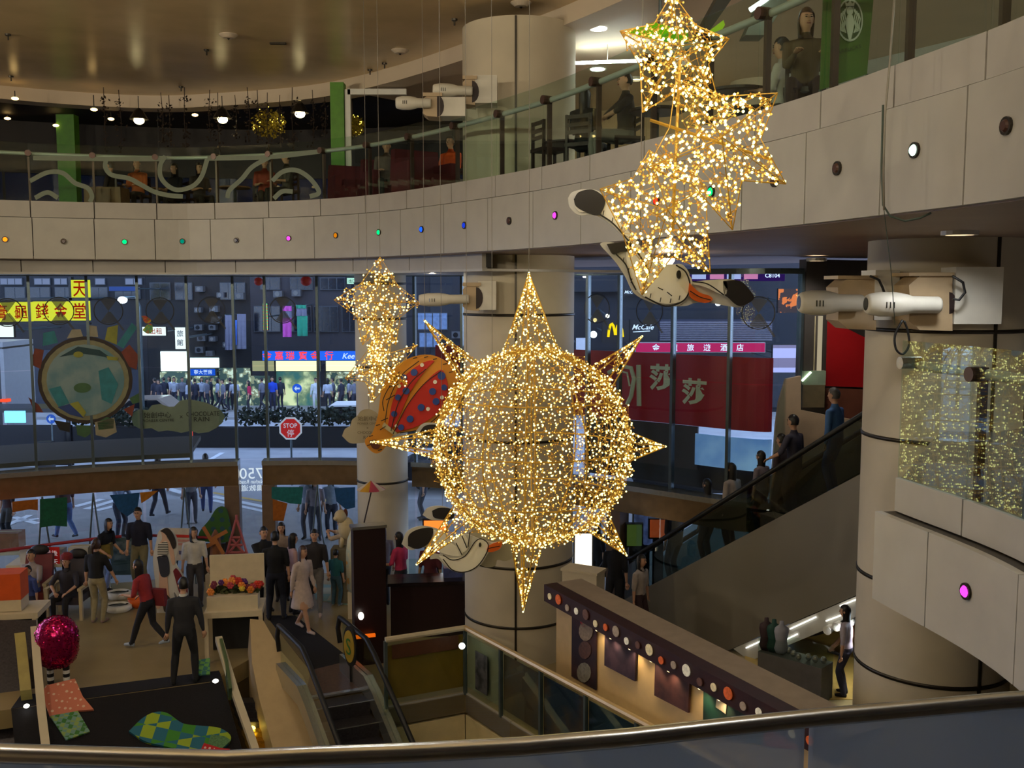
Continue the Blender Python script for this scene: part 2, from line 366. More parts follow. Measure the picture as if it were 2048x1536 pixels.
# ---- upper glass balustrade
bal = thing('upper_balustrade', None, None, (0, 0, 0), kind='structure'); bal['label'] = 'curved glass balustrade of the upper gallery'
bp_ = [-60, 60, 188, 313, 430, 538, 642, 732, 815, 905, 993, 1086, 1182, 1290, 1400, 1510, 1640, 1785, 1965, 2140]
bs = [UC.hit(x, 400) for x in bp_]; bs = [bs[0] - 1.2 * k for k in range(4, 0, -1)] + bs + [bs[-1] + 1.1 * k for k in range(1, 5)]
for a, b in zip(bs, bs[1:]):
    m = MB(); ribbon(m, UC, a + .006, b - .006, 0.0, 0.012, Z_KT - .02, Z_GT, n=4); m.build('glass_pane', GLASS, bal)
    m = MB(); ribbon(m, UC, a + .01, b - .01, -0.02, 0.025, Z_FT + .012, Z_KT, n=4); m.build('kerb_panel', BEIGE2, bal)
m = MB(); R = []
m.tube([UC.off(d, 0.10, Z_HR) for d in np.linspace(bs[0], bs[-1], 120)], 0.038, 10); m.build('handrail', RAILP, bal, smooth=True)
for d in bs[1:-1]:
    m = MB(); p = UC.off(d, 0.12, 0); m.obox(UC.off(d - .02, .07, 8.05), Vector((*UC.tan(d), 0)) * .04, Vector((*UC.nor(d), 0)) * .06, (0, 0, .98)); m.build('post', KNOB, bal)
    m = MB(); q = UC.off(d, -0.02, Z_HR); m.tube([q, UC.off(d, 0.12, Z_HR)], 0.06, 10); m.build('knob', KNOB, bal)
# frosted swirls on the left panes
FROST = pm('frosted_film', (116, 124, 108), 0.8, var=0.05)
sw = [[(60, 362), (95, 345), (125, 346), (150, 366), (175, 376), (184, 392), (180, 404)], [(70, 396), (95, 385), (116, 396)],
      [(212, 320), (211, 335), (224, 350), (258, 357), (283, 370), (310, 384), (340, 391), (366, 393)], [(331, 312), (321, 330), (321, 352), (334, 370), (356, 380), (386, 372), (404, 352), (415, 318)],
      [(455, 396), (460, 380), (484, 358), (505, 334), (540, 314)], [(545, 362), (565, 344), (590, 340), (612, 350), (630, 368), (638, 386), (620, 393)], [(548, 397), (565, 383), (586, 383)], [(66, 316), (210, 318), (330, 318)], [(416, 317), (540, 314), (640, 303)]]
for k, c in enumerate(sw):
    cv = Curve(c, 8); m = MB(); V = []; F = []
    for i, p in enumerate(cv.p):
        t = (cv.p[min(i + 1, len(cv.p) - 1)] - cv.p[max(i - 1, 0)]).normalized(); nn = Vector((-t.y, t.x)) * 4.6
        a, _ = UC.pix(p.x + nn.x, p.y + nn.y, -0.008); b, _ = UC.pix(p.x - nn.x, p.y - nn.y, -0.008); V += [a, b]
    F = [(2 * i, 2 * i + 1, 2 * i + 3, 2 * i + 2) for i in range(len(cv.p) - 1)]; m.add(V, F); m.build('frosted_swirl', FROST, bal)

# ---- columns
def column(name, label, x, y, r, z0, z1, bands, seams):
    c = thing(name, label, None, (x, y, z0), kind='structure')
    m = MB(); m.lathe([(r, 0), (r, z1 - z0)], (x, y, z0), 48, caps=False); m.build('shaft', CREAM, c, smooth=True)
    for b in bands:
        m = MB(); m.lathe([(r - .02, -.022), (r + .012, -.022), (r + .012, .022), (r - .02, .022)], (x, y, b), 48, caps=False); m.build('band', BAND, c, smooth=True)
    for a in seams:
        m = MB(); m.box((x + (r) * math.cos(a), y + (r) * math.sin(a), (z0 + z1) / 2), (.03, .035, z1 - z0 - .02), a); m.build('seam', BAND, c)
    return c
column('column', 'broad round beige column behind the giant light sun', 0.12, 17.6, 0.97, 0, 10.88, [6.04, 3.9, 1.73, .69], [-1.63])
column('column', 'slender round column beside the paper balloon', -2.78, 21.2, 0.54, 0, 6.8, [6.58, 5.85, 4.85, 2.4], [])
column('column', 'thick beige column beside the escalator', 5.05, 11.7, 0.87, 0, 7.06, [6.02, 4.78, 3.12, 2.02], [-1.35])
column('column', 'pale upper column by the terrace', 5.3, 22.0, 0.6, 8.05, 10.88, [], [])

# ---- walls that close the place off
WALLB = pm('inner_wall', (190, 178, 155), 0.7, var=0.05)
for nm, c, d, lb in (('wall_back', (-1, -4.1, 3.5), (34, .2, 16.2), 'plain beige wall behind the viewer'), ('wall_right', (14.1, 7.6, 3.5), (.2, 23.2, 16.2), 'plain beige wall beyond the shops'), ('wall_left', (-18.0, 5.5, 3.5), (.2, 19.3, 16.2), 'plain beige wall beside the stairs')):
    m = MB(); m.box(c, d); struct(m.build(nm, WALLB), lb)
def far_hit(px, o):      # arclength whose offset point is seen at that pixel column
    for d in np.linspace(0, UC.L, 900):
        p = UC.off(d, o, 0); r = ray(px, 300)
        if p.y > 1 and p.x / p.y > r.x / r.y: return d
sA, sB = 0.0, far_hit(985, 8.7); sC = far_hit(1560, 9.2)
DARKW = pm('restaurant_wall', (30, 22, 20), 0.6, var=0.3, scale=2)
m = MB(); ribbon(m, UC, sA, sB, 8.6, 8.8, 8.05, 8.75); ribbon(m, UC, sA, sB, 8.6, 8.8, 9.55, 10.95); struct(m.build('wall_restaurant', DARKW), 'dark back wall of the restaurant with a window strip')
m = MB(); ribbon(m, UC, sA, sB, 8.68, 8.70, 8.75, 9.55); struct(m.build('window_1', glassm('restaurant_window', (.22, .26, .34), .03)), 'window strip at the back of the restaurant')
for k in range(22):
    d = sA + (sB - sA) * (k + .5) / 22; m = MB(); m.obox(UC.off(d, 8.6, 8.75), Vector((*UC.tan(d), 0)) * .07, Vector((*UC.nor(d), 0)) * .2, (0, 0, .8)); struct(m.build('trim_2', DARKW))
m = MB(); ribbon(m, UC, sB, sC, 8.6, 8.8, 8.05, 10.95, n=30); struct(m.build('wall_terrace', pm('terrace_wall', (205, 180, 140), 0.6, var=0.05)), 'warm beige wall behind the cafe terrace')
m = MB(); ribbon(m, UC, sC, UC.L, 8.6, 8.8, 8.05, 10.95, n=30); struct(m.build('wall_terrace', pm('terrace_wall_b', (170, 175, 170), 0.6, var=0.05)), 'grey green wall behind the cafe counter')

# ---- ground floor, void, basement
K = Vector((-.75, 15.5)); M_ = Vector((-1.95, 14.95))
hole = [(-17.9, 11.0), (-5.0, 16.0), (-4.62, 17.0), (-4.2, 16.8), (-3.35, 15.45), (-2.45, 15.75), (M_.x, M_.y), (K.x, K.y), (2.15, 11.25), (4.9, 7.2), (4.9, -4), (14, -4), (14, 19.0)]
vcp = [(p.x, p.y) for p in reversed(VC.p[::6])]
m = MB(); m.prism([(x, y, -.3) for x, y in hole + vcp], (0, 0, .3)); struct(m.build('floor', TILE), 'beige tiled ground floor')
m = MB(); m.box((-2, 8, -4.6), (34, 30, .2)); struct(m.build('basement_floor', pm('basement_floor', (120, 108, 88), 0.4, var=0.1)), 'basement floor below the escalators')
vw = thing('void_edge', None, None, (0, 0, 0), kind='structure'); vw['label'] = 'cream wall and white kerb around the stair void'
def wallseg(a, b, z0, z1, th, mt, name, parent):
    a, b = Vector(a), Vector(b); t = (b - a).normalized(); n = Vector((-t.y, t.x)) * th
    m = MB(); m.obox((a.x, a.y, z0), (b.x - a.x, b.y - a.y, 0), (n.x, n.y, 0), (0, 0, z1 - z0)); return m.build(name, mt, parent)
LOWW = pm('void_wall', (214, 196, 150), 0.6, var=0.06)
E2 = Vector((2.15, 11.25)); E3 = Vector((4.9, 7.2))
for a, b in ((M_, K), (K, E2), (E2, E3)):
    n = max(1, int((b - a).length / 1.15))
    for i in range(n):
        p, q = a.lerp(b, i / n), a.lerp(b, (i + 1) / n); t = (q - p).normalized() * .008
        wallseg(p + t, q - t, -.30, 0.02, .04, BEIGE2, 'kerb_panel', vw); wallseg(p + t, q - t, -4.5, -.34, .06, LOWW, 'wall_panel', vw)
m = MB(); ribbon(m, VC, 0, VC.L, .05, .25, -4.5, -0.05); struct(m.build('wall_basement', LOWW), 'basement wall')

# ---- camera-level floor with its own balustrade
LC = Curve([(-9, .55), (-3, 1.2), (-.55, 1.035), (-.28, 1.025), (.04, 1.055), (.33, 1.12), (.63, 1.18), (.95, 1.26), (1.7, 1.75), (2.6, 3.0), (3.2, 4.6), (3.39, 6.4), (3.13, 8.0)])
lp = [(p.x, p.y, 4.0) for p in LC.p[::3]] + [(3.13, 8.0, 4.0), (4.6, 10.7, 4.0), (6.9, 12.9, 4.0), (13.9, 12.9, 4.0), (13.9, -3.9, 4.0), (-9, -3.9, 4.0)]
m = MB(); m.prism(lp, (0, 0, .93)); struct(m.build('floor', pm('gallery_floor', (120, 112, 104), 0.25, var=0.08)), 'gallery floor the viewer stands on')
fb = thing('lower_fascia', None, None, (0, 0, 0), kind='structure'); fb['label'] = 'beige panelled front of the lower gallery'
def cutlist(first, step): 
    c = [LC.L - .01, first]
    while c[-1] > 4.2: c.append(c[-1] - step)
    return c
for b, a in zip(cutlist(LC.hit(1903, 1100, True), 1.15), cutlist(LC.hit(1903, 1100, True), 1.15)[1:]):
    m = MB(); ribbon(m, LC, a + .006, b - .006, .14, .20, 3.98, 4.70, n=5); p = m.build('fascia_panel', pm('beige_low_lightened', (196, 193, 186), .45, var=.05, scale=3), fb)  # lighter copy of the beige panel, offsetting shade on the lower front
    d0 = LC.hit(1985, 1232, True)
    if a < d0 <= b:
        qq = LC.off(d0, .20, 4.40); nn = Vector((*LC.nor(d0), 0))
        L = MB(); L.tube([qq, qq + nn * .02], .06, 14); L.build('lamp_rim', BAND, p)
        L = MB(); L.tube([qq + nn * .02, qq + nn * .034], [.042, .03], 12); o = L.build('lamp_lens', led_mat('magenta'), p); o['label'] = 'magenta round lamp'
m = MB(); ribbon(m, LC, 4.2, LC.L, 0, .17, 4.0, 4.69); m.build('ledge', BAND, fb)
b2 = thing('lower_balustrade', None, None, (0, 0, 0), kind='structure'); b2['label'] = 'glass balustrade of the lower gallery'
c2 = cutlist(LC.hit(1933, 1000, True), 1.05)
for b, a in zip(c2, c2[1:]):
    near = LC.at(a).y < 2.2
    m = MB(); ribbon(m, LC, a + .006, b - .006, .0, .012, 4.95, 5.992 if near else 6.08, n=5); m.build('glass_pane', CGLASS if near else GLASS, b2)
    m = MB(); ribbon(m, LC, a + .008, b - .008, -.01, .03, 4.70, 4.97, n=5); m.build('kerb_panel', pm('kerb_low_lightened', (186, 183, 178), .5, var=.05, scale=3), b2)  # kerb beige lightened likewise to make up for the shade here
m = MB(); m.tube([LC.off(d, -.0, 6.0) for d in np.linspace(4.2, c2[4] if len(c2) > 4 else 6, 80)], .0105, 12); m.build('handrail', STEEL, b2, smooth=True)
m = MB(); m.tube([LC.off(d, -.10, 5.88) for d in np.linspace(c2[4] if len(c2) > 4 else 6, LC.L - .1, 40)], .04, 10); m.build('handrail', RAILP, b2, smooth=True)
for d in c2[1:5]:
    m = MB(); m.obox(LC.off(d - .02, -.12, 4.95), Vector((*LC.tan(d), 0)) * .04, Vector((*LC.nor(d), 0)) * .06, (0, 0, .98)); m.build('post', KNOB, b2)
    m = MB(); m.tube([LC.off(d, .03, 5.88), LC.off(d, -.1, 5.88)], .055, 12); m.build('knob', KNOB, b2)
m = MB(); e = LC.L - .03; m.tube([LC.off(e, .04, 5.9), LC.off(e, -.14, 5.9)], .05, 12); m.build('end_clamp', STEEL, b2)

# ---- street glazing: mullions, panes, bronze transom and portals
fw = thing('window_2', None, None, (0, 0, 0), kind='structure'); fw['label'] = 'tall curved glass wall towards the street'
mp = [-90, -25, 65, 180, 280, 378, 470, 533, 637, 722, 830, 925, 1055, 1175, 1238, 1345, 1458, 1598]
ms = [VC.hit(x, 760) for x in mp]
ZT0, ZT1, ZH = 2.10, 2.66, 6.78
gapA, gapB = VC.hit(480, 960), VC.hit(528, 960)
for i, d in enumerate(ms):
    m = MB(); m.obox(VC.off(d - .028, -.05, ZT1), Vector((*VC.tan(d), 0)) * .056, Vector((*VC.nor(d), 0)) * .12, (0, 0, ZH - ZT1)); m.build('mullion', MULL, fw)
for a, b in zip(ms, ms[1:]):
    for z0, z1 in ((ZT1, 4.75), (4.77, ZH)):
        m = MB(); ribbon(m, VC, a + .03, b - .03, 0, .012, z0, z1, n=3); m.build('glass_pane', FGLASS, fw)
    if not (a < gapA + .3 and b > gapB - .3):
        m = MB(); ribbon(m, VC, a + .03, b - .03, 0, .012, 0.02, ZT0, n=3); m.build('glass_pane', FGLASS, fw)
for a, b in ((0.5, gapA), (gapB, VC.hit(722, 950)), (VC.hit(830, 950), ms[-1])):
    m = MB(); ribbon(m, VC, a, b, -.22, .10, ZT0, ZT1 - .10); m.build('transom', BRONZE, fw)
    m = MB(); ribbon(m, VC, a, b, -.30, .12, ZT1 - .10, ZT1); m.build('transom_cap', STEEL, fw)
for x0, x1 in ((452, 482), (527, 553), (1225, 1252)):
    a, b = VC.hit(x0, 1000), VC.hit(x1, 1000); m = MB(); ribbon(m, VC, a, b, -.24, .12, 0, ZT0, n=2); m.build('portal_jamb', pm('portal_stone', (120, 98, 82), .35, .3, var=.1), fw)
m = MB(); ribbon(m, VC, 0, ms[-1], -.06, .10, 6.74, 6.84); m.build('head_rail', MULL, fw)
# slim steel tripods that stiffen the lower panes
for x in (85, 188, 372, 640):
    d = VC.hit(x, 1000); m = MB(); top = VC.off(d, -.25, ZT0)
    for k in (-.28, .28): m.tube([top, VC.off(d + k * .4, -.35, 1.0), VC.off(d + k, -.3, 0.02)], .02, 6)
    m.build('strut', MULL, fw)
# round compass film on the panes
DISC = glassm('film_grey', (.5, .5, .48), .02, milky=.55, mcol=(120, 112, 96)); DISCD = pm('film_dark', (40, 42, 42), .6, var=0)
for x, y in ((15, 625), (118, 622), (217, 622), (320, 622), (423, 620), (566, 620), (1195, 617), (1300, 622), (1517, 626)):
    q, d = VC.pix(x, y, -.02); t = Vector((*VC.tan(d), 0)); u = Vector((0, 0, 1)); r = .30
    m = MB(); n_ = Vector((*VC.nor(d), 0)) * -.004
    def pt(rr, a): return q + n_ + t * (rr * math.cos(a)) + u * (rr * math.sin(a))
    m.loft([[pt(r * .93, k * math.pi / 12) for k in range(25)], [pt(r, k * math.pi / 12) for k in range(25)]], 1, False, False)
    for a0 in (0.95, 0.95 + math.pi): m.add([q + n_] + [pt(r * .9, a0 + j * .3) for j in range(5)], [tuple(range(6))], 0)
    m.add([pt(.04, -.2), pt(1.7 * r, -.92), pt(1.7 * r, -1.0), pt(.04, -1.6)], [(0, 1, 2, 3)], 0)
    m.build('compass_film', [DISC, DISCD], fw)
# ================================================================== THE STREET
ASPH = pm('asphalt', (165, 165, 166), .8, var=.10, scale=1.2); PAVE = pm('pavement', (150, 148, 146), .8, var=.10, scale=2)
def outward(mb, y1, z0, z1, o=.14):   # sheet from the glass wall out to the line y = y1
    P = [VC.off(d, o, z1) for d in np.linspace(0, VC.L, 70)]; P = [p for i, p in enumerate(P) if i == 0 or p.x > P[i - 1].x + 1e-4]
    P = [Vector((-80, P[0].y, z1))] + P + [Vector((70, P[-1].y, z1))]
    R = [[(p.x, p.y, z0), (p.x, y1, z0), (p.x, y1, z1), (p.x, p.y, z1)] for p in P]; return mb.loft(R)
road = struct(outward(MB(), 75, -.4, -.12).build('road', ASPH, origin=(0, 0, 0)), 'grey asphalt road beyond the glass wall')
struct(outward(MB(), 30.5, -.12, -.03).build('pavement', PAVE), 'grey pavement outside the glass wall')
m = MB(); m.box((-5, 52.4, -.06), (150, 5, .14)); struct(m.build('pavement', PAVE), 'far pavement before the lit shops')
MKW = pm('marking_white', (225, 228, 230), .7, var=.05); MKY = pm('marking_yellow', (205, 170, 90), .7, var=.05)
def stripe(a, b, wpx, mt, z=-.022):
    a3, b3 = WZ(*a, z), WZ(*b, z); t = (b3 - a3).normalized(); n = Vector((-t.y, t.x, 0)) * wpx
    M = MB(); M.add([a3 - n, b3 - n, b3 + n, a3 + n], [(0, 1, 2, 3)]); M.build('road_marking', mt, road)
for a, b, wv, mt in (((150, 1013), (205, 998), .13, MKW), ((172, 1018), (232, 1000), .13, MKW), ((192, 1021), (234, 1011), .13, MKW), ((10, 1052), (60, 1030), .1, MKW), ((30, 1043), (78, 1037), .1, MKW), ((28, 1034), (76, 1047), .1, MKW), ((330, 975), (366, 986), .13, MKW),
                     ((425, 992), (530, 1014), .12, MKW), ((425, 1000), (530, 1023), .10, MKW), ((425, 985), (530, 1003), .09, MKY), ((612, 975), (675, 982), .16, MKW), ((612, 985), (672, 989), .12, MKY), ((648, 990), (660, 1004), .12, MKY)):
    stripe(a, b, wv, mt)
for a, b in (((410, 925), (445, 905)), ((570, 925), (620, 933)), ((190, 888), (225, 884)), ((1290, 960), (1340, 966))): stripe(a, b, .10, MKW, -.112)
m = MB(); ribbon(m, VC, VC.hit(-30, 900), VC.hit(378, 900), .16, 2.9, 2.70, 2.80); struct(m.build('street_canopy', pm('canopy_grey', (82, 76, 68), .7, var=.05)), 'flat grey canopy over the entrance')
# low dark wall with hedge in the middle of the road
wl = tag(MB().box((-12.0, 41.3, .28), (27, .5, .86)).build('median_wall', pm('median_dark', (18, 21, 25), .8, var=.1)), 'dark low wall along the middle of the road', 'wall')
def leafy(name, label, cat, pts, col, leaf=.10, n=600, kind=None):
    M = MB()
    for i in range(n):
        c, rr = pts[rng.integers(len(pts))]; v = Vector(rng.normal(size=3)).normalized() * (rng.random() ** .4); p = Vector(c) + Vector((v.x * rr[0], v.y * rr[1], v.z * rr[2]))
        a = Vector(rng.normal(size=3)).normalized() * leaf; b = a.orthogonal().normalized() * leaf * .6
        M.add([p - a, p + b, p + a, p - b], [(0, 1, 2, 3)])
    return M
HEDGE = pm('hedge_green', (24, 38, 24), .8, var=.35, scale=8)
for cx, lb in ((-8.2, 'clipped green hedge on the median near the stop sign'), (-15.2, 'dark green hedge on the median behind the cloud film')):
    o = leafy('hedge', lb, 'hedge', [((cx + k * .7, 41.3, 1.17), (.55, .4, .40)) for k in range(-4, 5)], HEDGE, .10, 1500).build('hedge', HEDGE); tag(o, lb, 'hedge')
# ---- road signs
def disc_pts(c, r, n, rot=0.0): return [Vector((c[0] + r * math.sin(rot + 2 * math.pi * k / n), c[1], c[2] + r * math.cos(rot + 2 * math.pi * k / n))) for k in range(n)]
SGN_W = pm('sign_white', (235, 238, 238), .5, var=0, emit=(235, 238, 238), estr=.25); SGN_R = pm('sign_red', (215, 25, 20), .5, var=0, emit=(215, 25, 20), estr=.35); SGN_B = pm('sign_blue', (20, 90, 200), .5, var=0, emit=(20, 90, 200), estr=.3)
c = WY(581, 857, 33.0); t = thing('stop_sign', 'red octagonal stop sign on a grey post', 'sign', (c.x, c.y, -.1))
MB().tube([(c.x, c.y + .05, -.1), (c.x, c.y + .05, c.z + .2)], .035, 8).build('post', MULL, t)
MB().prism(disc_pts(c, .405, 8, math.pi / 8), (0, .02, 0)).build('border', SGN_W, t)
MB().prism(disc_pts((c.x, c.y - .012, c.z), .345, 8, math.pi / 8), (0, .01, 0)).build('face', SGN_R, t)
M = MB(); letters(M, 'STOP', (c.x, c.y - .02, c.z + .10), (1, 0, 0), (0, 0, 1), width=.46, height=.15, bold=.015); letters(M, '停', (c.x, c.y - .02, c.z - .15), (1, 0, 0), (0, 0, 1), height=.24); M.build('lettering', SGN_W, t)
for (px, py, Y, lb) in ((594, 777, 44.5, 'round blue arrow sign before the jewellery shop'), (102, 838, 36, 'round blue arrow sign beside the bus')):
    c = WY(px, py, Y); t = thing('arrow_sign', lb, 'sign', (c.x, c.y, -.1)); r = 9.5 * Y / FPX
    MB().tube([(c.x, c.y + .04, -.1), (c.x, c.y + .04, c.z)], .03, 6).build('post', MULL, t); MB().prism(disc_pts(c, r, 18), (0, .015, 0)).build('face', SGN_B, t)
    M = MB(); k = r * .6; M.add([(c.x + k, c.y - .01, c.z - .04), (c.x + k, c.y - .01, c.z + .04), (c.x - k * .2, c.y - .01, c.z + .04), (c.x - k * .2, c.y - .01, c.z + .12), (c.x - k, c.y - .01, c.z), (c.x - k * .2, c.y - .01, c.z - .12), (c.x - k * .2, c.y - .01, c.z - .04)], [tuple(range(7))]); M.build('arrow', SGN_W, t)
c = WY(383, 870, 38); t = thing('warning_beacon', 'slim lit red beacon at the kerb', 'beacon', (c.x, c.y, -.12)); MB().tube([(c.x, c.y, -.12), (c.x, c.y, c.z - .15)], .05, 8).build('post', MULL, t); MB().tube([(c.x, c.y, c.z - .15), (c.x, c.y, c.z + .2)], .05, 8).build('lamp', em('beacon_red', (255, 70, 40), 1.6), t)

# ---- vehicles
GLASSD = pm('dark_window', (22, 26, 32), .1, var=0, spec=.8); TYRE = pm('tyre', (20, 20, 20), .8, var=0); HL = em('headlight', (255, 250, 225), 6.0, False)
def car(label, x, y, col, L=4.4, face=1, light=True):
    t = thing('car', label, 'car', (x, y, -.12), 0 if face > 0 else math.pi); B = pm('car_' + label[:14].replace(' ', '_'), col, .25, .1, var=0)
    prof = [(-L / 2, .35), (-L / 2, .75), (-L * .42, .95), (-L * .28, 1.0), (-L * .16, 1.46), (L * .16, 1.48), (L * .30, 1.0), (L * .47, .88), (L / 2, .65), (L / 2, .35)]
    M = MB(); M.prism([(a, -.85, b) for a, b in prof], (0, 1.7, 0)); M.build('body', B, t, local=True)
    M = MB(); M.prism([(a, -.86, b) for a, b in ((-L * .25, 1.02), (-L * .15, 1.40), (L * .14, 1.41), (L * .25, 1.02))], (0, 1.72, 0)); M.build('side_window', GLASSD, t, local=True)
    for wx in (-L * .3, L * .3):
        for wy in (-.78, .62): M = MB(); M.tube([(wx, wy, .32), (wx, wy + .2, .32)], .32, 14); M.build('wheel', TYRE, t, local=True)
    if light:
        for wy in (-.6, .6): M = MB(); M.ball((-L / 2, wy, .66), (.05, .14, .1), 8, 6); M.build('headlight', HL, t, local=True)
    return t
c = WZ(697, 905, -.12); car('white saloon car beyond the hedge with lit headlight', WY(700, 850, 44.5).x, 44.5, (225, 228, 232), 4.6)
car('beige taxi with lit headlights passing the lit shops', WY(300, 800, 47).x, 47, (150, 135, 120))
car('dark saloon car before the red shop banner', WY(1400, 930, 31).x, 31, (20, 22, 26), light=False)
car('black car parked beyond the giant sun', WY(930, 940, 33).x, 33, (26, 30, 36), light=False)
# double-decker bus at the edge of the picture
t = thing('double_decker_bus', 'white and dark double-decker bus at the stop', 'bus', (-26.8, 42, -.12)); WB = pm('bus_white', (140, 142, 146), .3, var=.05); DB = pm('bus_dark', (26, 28, 34), .3, var=.05)
MB().box((-26.8, 42, .95), (12, 2.5, 1.7)).build('lower_body', DB, t); MB().box((-26.8, 42, 3.0), (12, 2.5, 2.2)).build('upper_body', DB, t); MB().box((-26.8, 42, 4.18), (12.1, 2.6, .2)).build('roof', WB, t); MB().box((-20.82, 42, 2.0), (.16, 2.56, 4.0)).build('corner_post', WB, t)
for k in range(6): MB().box((-31.6 + k * 1.9, 40.72, 3.2), (1.7, .04, .95)).build('window', GLASSD, t)
for k in range(5): MB().box((-31.6 + k * 1.9, 40.72, 1.6), (1.7, .04, .8)).build('window', pm('bus_window', (60, 40, 48), .2, var=.3), t)
for k in (-30.5, -23.2): MB().tube([(k, 40.7, .35), (k, 41.0, .35)], .48, 16).build('wheel', TYRE, t)
o = MB().prism(disc_pts((-21.9, 40.66, 2.75), .42, 20), (0, .03, 0)).build('round_emblem', pm('bus_red', (170, 30, 28), .4, var=.05), t)
MB().box((-20.75, 40.72, 1.9), (.3, .3, .12)).build('mirror', em('marker_red', (255, 80, 50), 1.4), t)
# dark kiosk with a lit screen
c = WY(52, 828, 36); t = thing('bus_shelter', 'dark bus shelter with a bright blue screen', 'shelter', (c.x, 36, -.1))
MB().box((c.x - .6, 36, 2.15), (4.2, 1.5, .14)).build('roof', DB, t)
for k in (-2.4, 1.3): MB().box((c.x + k, 36.5, 1.0), (.12, .12, 2.2)).build('post', DB, t)
MB().box((c.x - .6, 36.6, .7), (4.0, .06, 1.5)).build('back_panel', pm('shelter_glass', (22, 24, 34), .2, var=.2), t)
MB().box((c.x, 35.2, c.z), (.72, .08, .42)).build('screen', em('screen_blue', (120, 215, 255), 2.4), t); MB().box((c.x + 1.0, 35.3, .5), (.5, .3, 1.1)).build('bin', DB, t)

# ---- far buildings
def sheet(M, x0, y0, x1, y1, Y, d=.06, mi=0):     # upright board between pixel corners at forward distance Y
    a = WY(x0, y1, Y); b = WY(x1, y0, Y); return M.obox((a.x, Y, a.z), (b.x - a.x, 0, 0), (0, d, 0), (0, 0, b.z - a.z), mi)
FY = 55.0
FWALL = pm('far_wall_dark', (22, 22, 28), .8, var=.25, scale=.8); FWALL2 = pm('far_wall_mid', (42, 40, 46), .8, var=.2, scale=.6); FWALL3 = pm('far_wall_navy', (16, 20, 30), .7, var=.3, scale=.7)
AC = pm('air_conditioner', (74, 75, 78), .6, var=.1); WF = pm('far_window_frame', (58, 62, 68), .6, var=0); WPN = pm('far_window_pane', (22, 28, 38), .15, var=.2)
def building(label, x0, x1, ytop, mt, Y=FY, depth=8):
    a = WY(x0, 600, Y) + Vector((.01, 0, 0)); b = WY(x1, 600, Y); b.z = WY(x1, ytop, Y).z; t = thing('street_building', label, 'building', ((a.x + b.x) / 2, Y, 0))
    MB().box(((a.x + b.x) / 2, Y + depth / 2, b.z / 2), (b.x - a.x, depth, b.z)).build('wall', mt, t); return t
def window(t, x0, y0, x1, y1, Y=FY, mt=WPN):
    M = MB(); sheet(M, x0, y0, x1, y1, Y - .10, .10); f = M.build('window', WF, t); n = max(1, round((x1 - x0) / 16))
    for k in range(n):
        a = x0 + (x1 - x0) * k / n + 1.2; b = x0 + (x1 - x0) * (k + 1) / n - 1.2; M = MB(); sheet(M, a, y0 + 1.5, b, y1 - 1.5, Y - .115, .02); M.build('pane', mt, f)
def ac_unit(t, x, y, s=1.0, Y=FY):
    M = MB(); sheet(M, x - 8 * s, y - 6 * s, x + 8 * s, y + 6 * s, Y - .45, .45); p = M.build('air_conditioner', AC, t); c = WY(x - 1, y, Y - .46); MB().prism(disc_pts(c, .12 * s, 12), (0, .01, 0)).build('fan_grille', GLASSD, p)
bL = building('dark tenement behind the yellow herbal tea sign', -420, 292, 60, FWALL)
bM = building('grey tenement with laundry above the jewellery shop', 500, 860, 80, FWALL2)
bC = building('shadowy tenement covered in air conditioners', 292, 500, 40, pm('far_wall_black', (14, 14, 18), .8, var=.3))
bR = building('navy office block behind the red shop banner', 860, 1750, 100, FWALL3, 52)
for x, y in ((398, 578), (440, 590), (478, 592), (395, 620), (427, 618), (396, 655), (424, 655), (402, 676), (424, 678), (398, 700), (418, 707), (452, 690), (468, 692)): ac_unit(bC, x, y, random.uniform(.8, 1.2))
for x, y in ((555, 588), (592, 586), (430, 640), (700, 600)): ac_unit(bM if x > 500 else bC, x, y, 1.1)
for x0, x1 in ((508, 560), (566, 622), (628, 676), (684, 730), (736, 790)): window(bM, x0, 612, x1, 664)
for x0, x1 in ((520, 560), (580, 625), (640, 690), (700, 740)): window(bM, x0, 555, x1, 580)
for x0, x1 in ((300, 340), (350, 384), (440, 490)): window(bC, x0, 565, x1, 600)
for x0, x1 in ((0, 44), (68, 100), (108, 134), (190, 210), (250, 284)): window(bL, x0, 556, x1, 570, mt=em('lit_strip', (170, 185, 235), .55))
for x0, x1 in ((10, 50), (60, 100), (110, 150), (180, 215), (230, 280)): window(bL, x0, 574, x1, 598)
for x0, x1 in ((835, 895), (838, 880)): window(bR, x0, 625 if x0 == 835 else 665, x1, 660 if x0 == 835 else 695, 52, pm('far_pane_pale', (110, 130, 160), .3, var=.2))
ac_unit(bR, 912, 670, 1.1, 52)
MB().box((WY(1240, 600, 51.5).x, 51.6, WY(1240, 560, 51.6).z), (5.0, .3, 1.2)).build('awning_box', FWALL3, bR)
# lit shop floors
SHOPW = pattern('shop_bright', 'blot', (255, 255, 250), (190, 225, 225), 1.6, emitk=1.5); SHOPG = pattern('shop_goods', 'patch', (60, 80, 70), (225, 230, 190), 3.0, c3=(150, 150, 110), emitk=.55); SHOPY = pattern('shop_counter', 'blot', (60, 110, 100), (240, 240, 170), .9, c3=(120, 140, 100), emitk=.6)
def shop(t, x0, y0, x1, y1, mt, nm='shopfront', Y=FY):
    M = MB(); sheet(M, x0, y0, x1, y1, Y - .12, .10); return M.build(nm, mt, t)
shop(bC, 322, 703, 378, 742, em('lamp_panel', (240, 255, 255), 3.2)); shop(bC, 322, 744, 378, 815, SHOPG); shop(bC, 380, 716, 437, 735, em('lamp_panel', (240, 255, 255), 3.2)); shop(bC, 380, 752, 436, 815, SHOPG); shop(bC, 440, 736, 500, 815, SHOPG)
